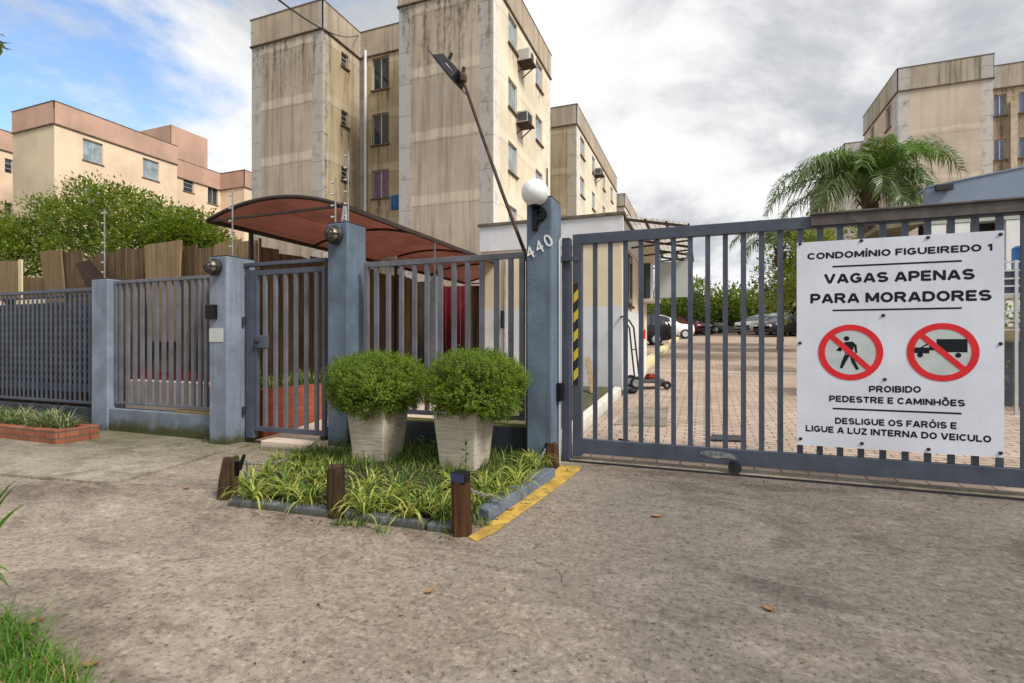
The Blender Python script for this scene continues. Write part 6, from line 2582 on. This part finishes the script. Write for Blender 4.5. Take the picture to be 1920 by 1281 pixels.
# twig entering at the upper left edge
tw = thing('overhanging_branch', atD(-70, 60, 3.4), 'sparse leafy twig hanging in at the upper left edge', 'branch')
m = MB()
a, b = atD(-160, 45, 3.4), atD(10, 80, 3.4)
m.tube([a, a.lerp(b, .5) + Vector((0, 0, .03)), b], [.012, .008, .003], 6)
m.build('twig', M['bark'], tw)
m = MB()
r = random.Random(3)
for k in range(60):
    f = r.uniform(.35, 1)
    leafquad(m, a.lerp(b, f) + Vector((r.gauss(0, .02), r.gauss(0, .02), r.gauss(0, .03))), r.uniform(0, 6.28), r.uniform(-1.2, .3), r.uniform(.05, .09), .3)
m.build('leaves', M['leaf_dark'], tw)

# queen palm
def palm(name, label, base, ztop, fronds, seed, trunk=.16, leafL=.55, group=None):
    r = random.Random(seed)
    base = Vector(base)
    t = thing(name, base, label, 'palm', group)
    m = MB()
    pts, rr = [], []
    for k in range(25):
        f = k / 24
        pts.append(base + Vector((.05 * sin(f * 3), .04 * f, -.2 + (ztop - base.z + .2) * f)))
        rr.append(trunk * (1.15 - .25 * f) * (1.0 if k % 2 else .92) * (1.25 if f > .86 else 1))
    m.tube(pts, rr, 12)
    # old leaf bases
    for k in range(26):
        az = k * 2.4
        z = ztop - r.uniform(.0, .75)
        c = pts[-1]
        d = Vector((cos(az), sin(az), 0))
        m.beam((c.x + d.x * trunk * .8, c.y + d.y * trunk * .8, z - .25), (c.x + d.x * (trunk + .12), c.y + d.y * (trunk + .12), z + r.uniform(.0, .12)), .07, .03)
    m.build('trunk', M['bark'], t)
    top = pts[-1]
    for az, el, L, droop, young in fronds:
        m = MB()
        d = Vector((cos(az), sin(az), 0))
        s = Vector((-sin(az), cos(az), 0))
        NN = 18
        p = top.copy()
        ang = el
        sp = []
        for k in range(NN + 1):
            sp.append((p.copy(), ang))
            ang -= droop / NN * (.3 + 1.4 * k / NN)
            p = p + (d * cos(ang) + Vector((0, 0, 1)) * sin(ang)) * (L / NN)
        m.tube([q[0] for q in sp], [.028 * (1 - .85 * k / NN) + .003 for k in range(NN + 1)], 5, m=1)
        n = 74
        for k in range(n):
            f = .10 + .9 * k / n
            i = min(int(f * NN), NN - 1)
            pp = sp[i][0].lerp(sp[i + 1][0], f * NN - i)
            tang = (sp[i + 1][0] - sp[i][0]).normalized()
            ll = leafL * (.35 + .65 * sin(pi * min(1, f * .9 + .08))) * r.uniform(.85, 1.1)
            for sg in (-1, 1):
                up = s.cross(tang) * (1 if s.cross(tang).z > 0 else -1)
                dd = (s * sg * r.uniform(.55, .95) + tang * r.uniform(.35, .65) + up * r.uniform(-.1, .55)).normalized()
                sag = Vector((0, 0, -1)) * ll * r.uniform(.40, .95)
                q1 = pp + dd * ll * .5 + sag * .15
                q2 = pp + dd * ll * .92 + sag
                w = tang * .017
                i0 = len(m.v)
                m.v += [tuple(pp - w * .6), tuple(pp + w * .6), tuple(q1 + w), tuple(q1 - w), tuple(q2)]
                m.f += [(i0, i0 + 1, i0 + 2, i0 + 3), (i0 + 3, i0 + 2, i0 + 4)]
        m.build('frond', [M['leaf_palmnew'] if young else M['leaf_palm'], M['leaf_palmnew']], t)
    return t


az0 = R(20.8)
pb = atD(1628, 640, 15.0)
zt_p = EYE + (640 - 352) * 15 / F
fr = [(az0 + R(4), R(70), 3.5, 2.35, 0), (az0 + R(-16), R(62), 3.0, 2.5, 0), (az0 + R(20), R(60), 2.9, 2.3, 0),
      (az0 + R(182), R(36), 3.5, 2.0, 0), (az0 + R(166), R(28), 3.3, 1.9, 0), (az0 + R(197), R(44), 3.4, 2.3, 0), (az0 + R(210), R(16), 3.0, 1.6, 0), (az0 + R(175), R(8), 3.0, 1.4, 0),
      (az0 + R(100), R(70), 2.3, 1.8, 1), (az0 + R(140), R(64), 2.2, 2.0, 1), (az0 + R(-90), R(66), 2.1, 2.3, 1), (az0 + R(-130), R(58), 2.3, 2.4, 1), (az0 + R(-165), R(66), 2.2, 2.1, 1), (az0 + R(-55), R(68), 2.1, 2.2, 1), (az0 + R(-110), R(76), 2.0, 1.9, 1), (az0 + R(150), R(76), 2.0, 1.7, 1),
      (az0 + R(-70), R(35), 2.0, 2.3, 0), (az0 + R(-115), R(28), 2.2, 2.1, 0), (az0 + R(-40), R(30), 1.9, 2.3, 0), (az0 + R(-150), R(22), 2.4, 1.8, 0), (az0 + R(60), R(45), 1.9, 2.2, 0), (az0 + R(-62), R(2), 1.7, 1.4, 0), (az0 + R(120), R(20), 2.0, 1.9, 0), (az0 + R(-10), R(5), 1.6, 1.6, 0), (az0 + R(-95), R(5), 1.8, 1.5, 0)]
palm('palm_tree', 'feathery palm with a drooping crown rising behind the notice board', (pb.x, pb.y, gz(pb.x, pb.y)), zt_p, fr, 51, .16, .78)
pb = atD(1462, 640, 21)
palm('palm_tree', 'lower palm with hanging fronds left of the notice board', (pb.x, pb.y, gz(pb.x, pb.y)), EYE + (640 - 455) * 21 / F, [(R(40 * k) + .3, R(35 + 12 * (k % 3)), 2.3, 2.2 + .2 * (k % 2), 0) for k in range(9)], 52, .12, .6)

# shrubs and trees at the back of the car park
specs = [(1255, 578, 42, 3.2, 2.6, 'leaf_dark', 'rounded dark green tree directly behind the white parked hatchback'),
         (1325, 575, 46, 3.6, 2.4, 'leaf_lime', 'bright green tree behind the car park utility pole'),
         (1392, 572, 44, 3.0, 2.6, 'leaf_tree', 'leafy tree beyond the car park wall, left of the low palm'),
         (1440, 565, 47, 3.4, 3.0, 'leaf_dark', 'dense tree behind the right hand row of parked cars'),
         (1490, 570, 45, 3.2, 3.0, 'leaf_tree', 'tall leafy tree just left of the notice board edge'),
         (1215, 570, 50, 3.0, 2.6, 'leaf_tree', 'green tree just visible past the guardhouse corner'),
         (1285, 560, 52, 3.4, 2.4, 'leaf_tree', 'mid green tree between the guardhouse board and the pole')]
for k, (px, py, D, rx_, rz_, mt, lab) in enumerate(specs):
    c = atD(px, py, D)
    rr_ = random.Random(k + 70)
    bl = [(c.x + rr_.uniform(-1.6, 1.6), c.y + rr_.uniform(-1, 1), c.z + rr_.uniform(-1.3, .5), rx_ * rr_.uniform(.5, .75), rx_ * .6, rz_ * rr_.uniform(.45, .7)) for _ in range(6)]
    bl.append((c.x, c.y, c.z - 1.0, rx_, rx_ * .7, rz_ * .55))
    tree('broadleaf_tree', lab, (c.x, c.y, gz(c.x, c.y)), bl, 4200, .34, M[mt], 80 + k, 'trees behind the car park', .16, .8)
# lime green bushes behind the gate bars, left of the board
for k, (px, py, D, rx_, rz_, lab) in enumerate(((1560, 450, 19, 1.3, .8, 'lime green bush behind the palm trunk'), (1500, 470, 23, 1.5, 1.3, 'lime green bush left of the notice board top'))):
    c = atD(px, py, D)
    tree('shrub', lab, (c.x, c.y, gz(c.x, c.y)), [(c.x, c.y, c.z, rx_, rx_, rz_), (c.x + .6, c.y, c.z - .9, rx_, rx_, rz_), (c.x - .5, c.y, c.z - 1.7, rx_, rx_, rz_)], 3600, .2, M['leaf_lime'], 95 + k, None, .07, .45, 'shrub')
# clipped hedge by the railing on the right
c = onY(1895, 590, 10.2)
m = MB()
r = random.Random(8)
leafcloud(m, r, [(c.x + k * .7, 10.4, c.z - .05, .55, .45, .33) for k in range(-2, 5)], 4200, .07, .5, 20, .16)
tag(m.build('hedge', M['leaf_tree'], loc=(c.x, 10.4, c.z - .4)), 'low green hedge behind the railing at the right edge', 'hedge')
# ------------------------------------------------------------------ forecourt on the right
m = MB()
kx = onY(1886, 625, 9.9).x
m.box(kx - 2, kx + 4, 9.9, 10.9, 0, onY(1890, 612, 9.9).z)
m.box(kx - 2, kx + 4, 9.78, 9.898, 0, onY(1890, 640, 9.8).z, 1)
tag(m.build('planting_wall', [M['kerbcream'], M['kerbgrey']], loc=(kx, 10.2, .2), bevel=.01), 'low cream wall below the hedge at the right edge', 'wall')
RYL = 9.0
rx0 = onY(1740, 600, RYL).x
t = thing('railing', (rx0 + 1.5, RYL, gz(0, RYL)), 'pale metal railing seen between the notice board and frame edge', 'railing')
m = MB()
for py in (491, 507, 522, 536, 551, 583, 601, 618):
    z = onY(1895, py, RYL).z
    m.box(rx0, rx0 + 3.2, RYL - .012, RYL + .012, z - .011, z + .011)
m.build('rail', M['alu'], t)
m = MB()
for px in (1745, 1800, 1850, 1905, 1960):
    x = onY(px, 600, RYL).x
    m.box(x - .018, x + .018, RYL - .017, RYL + .017, gz(0, RYL), onY(1895, 488, RYL).z)
m.build('post', M['alu'], t)
m = MB()
m.box(rx0, rx0 + 3.2, RYL + .03, RYL + .04, onY(1895, 551, RYL).z, onY(1895, 508, RYL).z)
m.build('mesh_panel', paint('blue_grey_mesh', (.10, .12, .19), .6, .1, 4), t)
g = onY(1914, 545, 9.6)
t = thing('water_drum', (g.x + .12, 9.6, g.z), 'blue plastic drum standing behind the pale railing', 'drum')
m = MB()
zt1 = onY(1914, 461, 9.6).z
hh = zt1 - g.z
m.lathe([(.19, 0), (.21, .02), (.21, hh * .3), (.225, hh * .33), (.21, hh * .36), (.21, hh * .64), (.225, hh * .67), (.21, hh * .7), (.21, hh - .03), (.18, hh)], 24, (g.x + .12, 9.6, g.z))
m.build('barrel', M['bluedrum'], t, smooth='auto')
m = MB()
m.lathe([(.04, hh + .001), (.04, hh + .03)], 12, (g.x + .2, 9.6, g.z))
m.build('bung', M['white'], t)
m = MB()
m.box(g.x - 1.2, g.x + 2, 9.35, 9.9, g.z - .12, g.z - .001)
for lx in (g.x - 1.1, g.x + .75, g.x + 1.9):
    m.box(lx, lx + .06, 9.4, 9.46, gz(0, 9.5) - .1, g.z - .1205)
tag(m.build('raised_slab', M['kerbwhite'], loc=(g.x, 9.6, gz(0, 9.6))), 'raised slab under the blue drum', 'slab')
# blue grey gabled building
GY = 13.0
a, b, c2 = onY(1738, 352, GY), onY(1738, 398, GY), onY(1920, 314, GY)
slope = (c2.z - a.z) / (c2.x - a.x)
xr = a.x + 5.2
t = thing('gabled_hall', (a.x + 4, GY + 3, .4), 'blue grey gabled building behind the right end of the gate', 'building')
m = MB()
zp = a.z + slope * (xr - a.x)
prof = [(a.x, b.z), (xr * 2 - a.x, b.z), (xr * 2 - a.x, a.z), (xr, zp), (a.x, a.z)]
m.hexa([(x, GY, z) for x, z in prof], [(x, GY + .2, z) for x, z in prof])
m.build('gable_wall', M['bluebuild'], t)
m = MB()
for s in (1, -1):
    x0 = a.x if s > 0 else xr * 2 - a.x
    z0 = a.z
    m.hexa([(x0, GY - .02, z0 + .004), (xr, GY - .02, zp + .004), (xr, GY + .6, zp + .004), (x0, GY + .6, z0 + .004)], [(x0, GY - .02, z0 + .03), (xr, GY - .02, zp + .03), (xr, GY + .6, zp + .03), (x0, GY + .6, z0 + .03)])
m.build('roof', M['bluebuild'], t)
m = MB()
m.box(a.x + .01, xr * 2 - a.x, GY + .3, GY + .5, gz(0, GY) - .1, b.z - .001)
m.build('rear_wall', M['darkroom'], t)  # backing sheet, shade between the columns is in its colour
for px0, px1 in ((1744, 1775), (1789, 1820), (1888, 1922), (1975, 2010)):
    x0, x1 = onY(px0, 430, GY).x, onY(px1, 430, GY).x
    m = MB()
    m.box(x0, x1, GY + .02, GY + .29, gz(0, GY) - .1, onY(1770, 420, GY).z)
    m.build('column', M['white'], t)
m = MB()
m.box(a.x + .02, xr * 2 - a.x, GY + .01, GY + .28, onY(1770, 419, GY).z, b.z - .003)
m.build('beam', paint('pale_green_beam', (.40, .42, .38), .7, .1, 3), t)
a0, a1 = onY(1788, 343, GY - .1), onY(1768, 356, GY - .1)
m = MB()
m.box(a.x + .12, a.x + .42, GY - .10, GY - .03, a.z - .10, a.z + .03)
m.beam((a.x + .37, GY - .03, a.z - .05), (a.x + .37, GY + .0, a.z - .05), .05, .05)
tag(m.build('wall_floodlight', M['iron'], loc=(a.x + .37, GY - .05, a.z - .1), bevel=.01), 'small floodlight at the left corner of the blue grey gable', 'floodlight')
# open lean-to left of the hall
x0, x1 = onY(1655, 430, GY).x, a.x - .02
t = thing('lean_to', ((x0 + x1) / 2, GY, .4), 'dark open lean-to beside the blue grey gabled building', 'shed')
m = MB()
m.box(x0, x1, GY + 1.6, GY + 1.7, .3, b.z - .35)
m.build('rear_wall', M['darkroom'], t)  # backing sheet coloured near-black for the shade inside
m = MB()
m.hexa([(x0 - .1, GY, b.z - .3), (x1, GY, b.z - .22), (x1, GY + 1.8, b.z - .22), (x0 - .1, GY + 1.8, b.z - .3)], [(x0 - .1, GY, b.z - .2), (x1, GY, b.z - .12), (x1, GY + 1.8, b.z - .12), (x0 - .1, GY + 1.8, b.z - .2)])
m.build('roof', paint('olive_roof_sheet', (.16, .155, .10), .8, .2, 3), t)
m = MB()
m.beam((x0 + .1, GY + .3, b.z - 1.3), (x1 - .05, GY + .3, b.z - .5), .05, .07)
m.box(x0, x0 + .07, GY + .05, GY + .12, .3, b.z - .31)
m.build('brace', M['kerbcream'], t)

# ------------------------------------------------------------------ far side of the car park
WYb = 46.0
t = thing('car_park_fence', (4, WYb, 1.9), 'grey mesh fence with concrete posts at the back of the car park', 'fence')
m = MB()
m.box(-8, 26, WYb, WYb + .15, 1.7, 2.5)
m.build('base_wall', M['slab'], t)
for k, x in enumerate([-7 + 2.9 * i for i in range(12)]):
    m = MB()
    m.box(x - .09, x + .09, WYb - .1, WYb - .001, 1.7, 4.3)
    m.build('post', M['slab'], t)
m = MB()
for i in range(8):
    z = 2.6 + i * .2
    m.tube([(-8, WYb + .05, z), (26, WYb + .05, z)], .012, 4)
for i in range(140):
    x = -8 + i * .243
    m.tube([(x, WYb + .05, 2.5), (x, WYb + .05, 4.1)], .008, 4)
m.build('mesh', M['iron'], t)
g = atD(1324, 628, 43)
m = MB()
m.tube([(g.x, g.y, 1.6), (g.x, g.y, 9.3 if False else EYE + (640 - 520) * 43 / F)], [.2, .14], 10)
tag(m.build('utility_pole', M['guardcream'], loc=(g.x, g.y, 1.8), smooth='auto'), 'slim pale concrete pole in front of the far trees', 'pole')


def car(label, px, py, D, rz, body, L=3.9, Wd=1.68, H=1.5, kind='hatch', group='cars parked at the back of the lot'):
    c = atD(px, py, D)
    z0 = gz(c.x, c.y)
    t = thing('parked_car', (0, 0, 0), label, 'car', group)
    h = Wd / 2
    if kind == 'hatch':
        st_ = [(-L / 2, .80, .42, .62, None), (-L / 2 + .12, .95, .25, .86, None), (-.95, 1, .22, .93, None), (-.35, 1, .22, .95, 1.36), (.35, 1, .22, .95, H), (1.15, 1, .22, .97, H - .03), (L / 2 - .22, 1, .24, .97, H - .2), (L / 2 - .03, .95, .3, .92, None), (L / 2, .85, .4, .75, None)]
    else:
        st_ = [(-L / 2, .80, .42, .60, None), (-L / 2 + .15, .95, .25, .8, None), (-1.0, 1, .22, .88, None), (-.25, 1, .22, .90, H - .1), (.35, 1, .22, .9, H), (.95, 1, .22, .92, H - .12), (1.45, 1, .22, .94, None), (L / 2 - .05, .95, .3, .9, None), (L / 2, .85, .4, .75, None)]
    m = MB()
    rows = []
    for x, k, zb, zbelt, zr in st_:
        w = h * k
        rw = w * .98 if zr is None else w * .76
        zr2 = zbelt + .03 if zr is None else zr
        rw2 = w * .9 if zr is None else w * .66
        half_ = [(x, w * .92, zb), (x, w, (zb + zbelt) / 2), (x, w * .97, zbelt), (x, rw2, zr2)]
        rows.append(half_ + [(a_, -b_, c_) for a_, b_, c_ in reversed(half_)])
    for a_, b_ in zip(rows, rows[1:]):
        n = len(a_)
        for i in range(n):
            m.face([a_[i], a_[(i + 1) % n], b_[(i + 1) % n], b_[i]])
    m.face(rows[0])
    m.face(rows[-1])
    o = weld_build(m, 'body', body, parent=t, smooth='auto')
    # glazing set slightly proud of the body sides
    gl = MB()
    for i in range(len(st_) - 1):
        if st_[i][4] is None and st_[i + 1][4] is None:
            continue
        for idx, sg in ((2, 1), (4, -1)):
            P = [Vector(rows[i][idx]), Vector(rows[i][idx + 1]), Vector(rows[i + 1][idx + 1]), Vector(rows[i + 1][idx])]
            if idx == 4:
                P = [Vector(rows[i][5]), Vector(rows[i][4]), Vector(rows[i + 1][4]), Vector(rows[i + 1][5])]
            cen_ = sum(P, Vector()) / 4
            if st_[i][4] is None or st_[i + 1][4] is None:
                pass
            else:
                gl.face([cen_ + (q - cen_) * .86 + Vector((0, sg * .012, .004)) for q in P])
        if st_[i][4] is None or st_[i + 1][4] is None:
            P = [Vector(rows[i][3]), Vector(rows[i][4]), Vector(rows[i + 1][4]), Vector(rows[i + 1][3])]
            nrm_ = (P[1] - P[0]).cross(P[3] - P[0]).normalized()
            if nrm_.z < 0:
                nrm_ = -nrm_
            cen_ = sum(P, Vector()) / 4
            gl.face([cen_ + (q - cen_) * .88 + nrm_ * .012 for q in P])
    gl.build('window', M['glass'], t)
    for x in (-L / 2 + .72, L / 2 - .72):
        for s in (1, -1):
            w = MB()
            w.lathe([(.2, -.09), (.29, -.09), (.31, -.05), (.31, .06), (.28, .09), (.2, .09)], 20, (x, s * (h - .08), .31), 'y')
            wo = w.build('wheel', M['rubber'], t, smooth='auto')
            w = MB()
            w.lathe([(.195, -.095), (.195, .095)], 16, (x, s * (h - .08), .31), 'y')
            q = w.build('hubcap', M['alu'], wo)
            q.location = (0, 0, 0)
    for s in (1, -1):
        w = MB()
        w.box(-L / 2 + .02, -L / 2 + .1, s * h * .62 - .14, s * h * .62 + .14, .6, .74)
        w.build('headlight', M['globe'], t)
        w = MB()
        w.box(L / 2 - .10, L / 2 - .005, s * h * .74 - .09, s * h * .74 + .09, .72, .95)
        w.build('tail_light', M['red'], t)
    w = MB()
    w.box(-L / 2 - .01, -L / 2 + .12, -h * .8, h * .8, .3, .42)
    w.box(L / 2 - .12, L / 2 + .012, -h * .8, h * .8, .32, .46)
    w.build('bumper', M['iron'], t)
    t.location = (c.x, c.y, z0)
    t.rotation_euler = (0, 0, rz)
    return t


CW = paint('white_car_paint', (.72, .73, .75), .25, .03, 1, 0, None, 0)
CS = paint('silver_car_paint', (.42, .43, .45), .25, .03, 1, 0, None, 0, metal=.4)
CB = paint('black_car_paint', (.015, .015, .018), .2, .03, 1, 0, None, 0)
CM = paint('maroon_car_paint', (.12, .012, .02), .25, .03, 1, 0, None, 0)
CG = paint('grey_car_paint', (.13, .14, .15), .25, .03, 1, 0, None, 0)
vr = R(20.8)
car('white hatchback parked side on beyond the guardhouse bay', 1240, 628, 33, vr + R(186), CW, 3.9, 1.7, 1.55)
car('maroon car partly behind the white hatchback', 1284, 629, 39, vr + R(115), CM, 4.0, 1.7, 1.42, 'sedan')
car('pale car with a raised rear behind the maroon one', 1277, 628, 42.5, vr + R(170), CW, 4.2, 1.7, 1.5)
car('small white hatchback in the right hand row facing the lane', 1424, 629, 38, vr + R(25), CW, 3.7, 1.65, 1.48)
car('silver car standing between the white hatchback and the black car', 1458, 629, 37, vr + R(50), CS, 4.1, 1.7, 1.6)
car('black saloon at the right end of the visible row', 1474, 630, 34, vr + R(20), CB, 4.3, 1.72, 1.45, 'sedan')
car('black car with red tail lights close behind the guardhouse bay', 1176, 633, 26, vr + R(-12), CB, 4.2, 1.75, 1.62)
car('dark grey car parked low at the foot of the pole', 1312, 629, 43, vr + R(160), CG, 3.9, 1.65, 1.3, 'sedan')
# red motorcycle by the pole
g = atD(1318, 629, 40)
z0 = gz(g.x, g.y)
t = thing('motorcycle', (g.x, g.y, z0), 'small red motorcycle parked near the pale pole', 'motorcycle')
for s in (-.62, .62):
    m = MB()
    m.tube([(g.x + s + .27 * cos(2 * pi * k / 18), g.y, z0 + .3 + .27 * sin(2 * pi * k / 18)) for k in range(18)], .045, 6, closed=True)
    m.build('wheel', M['rubber'], t)
m = MB()
m.beam((g.x - .5, g.y, z0 + .65), (g.x + .3, g.y, z0 + .72), .26, .2)
m.beam((g.x - .62, g.y, z0 + .3), (g.x - .42, g.y, z0 + .95), .08, .06)
m.beam((g.x + .62, g.y, z0 + .3), (g.x, g.y, z0 + .45), .1, .1)
m.build('frame', M['redsheet'], t, bevel=.03)
m = MB()
m.beam((g.x + .1, g.y, z0 + .84), (g.x + .8, g.y, z0 + .86), .24, .1)
m.build('seat', M['black'], t, bevel=.03)
m = MB()
m.tube([(g.x - .4, g.y - .32, z0 + 1.0), (g.x - .42, g.y, z0 + .96), (g.x - .4, g.y + .32, z0 + 1.0)], .02, 6)
m.build('handlebar', M['iron'], t)
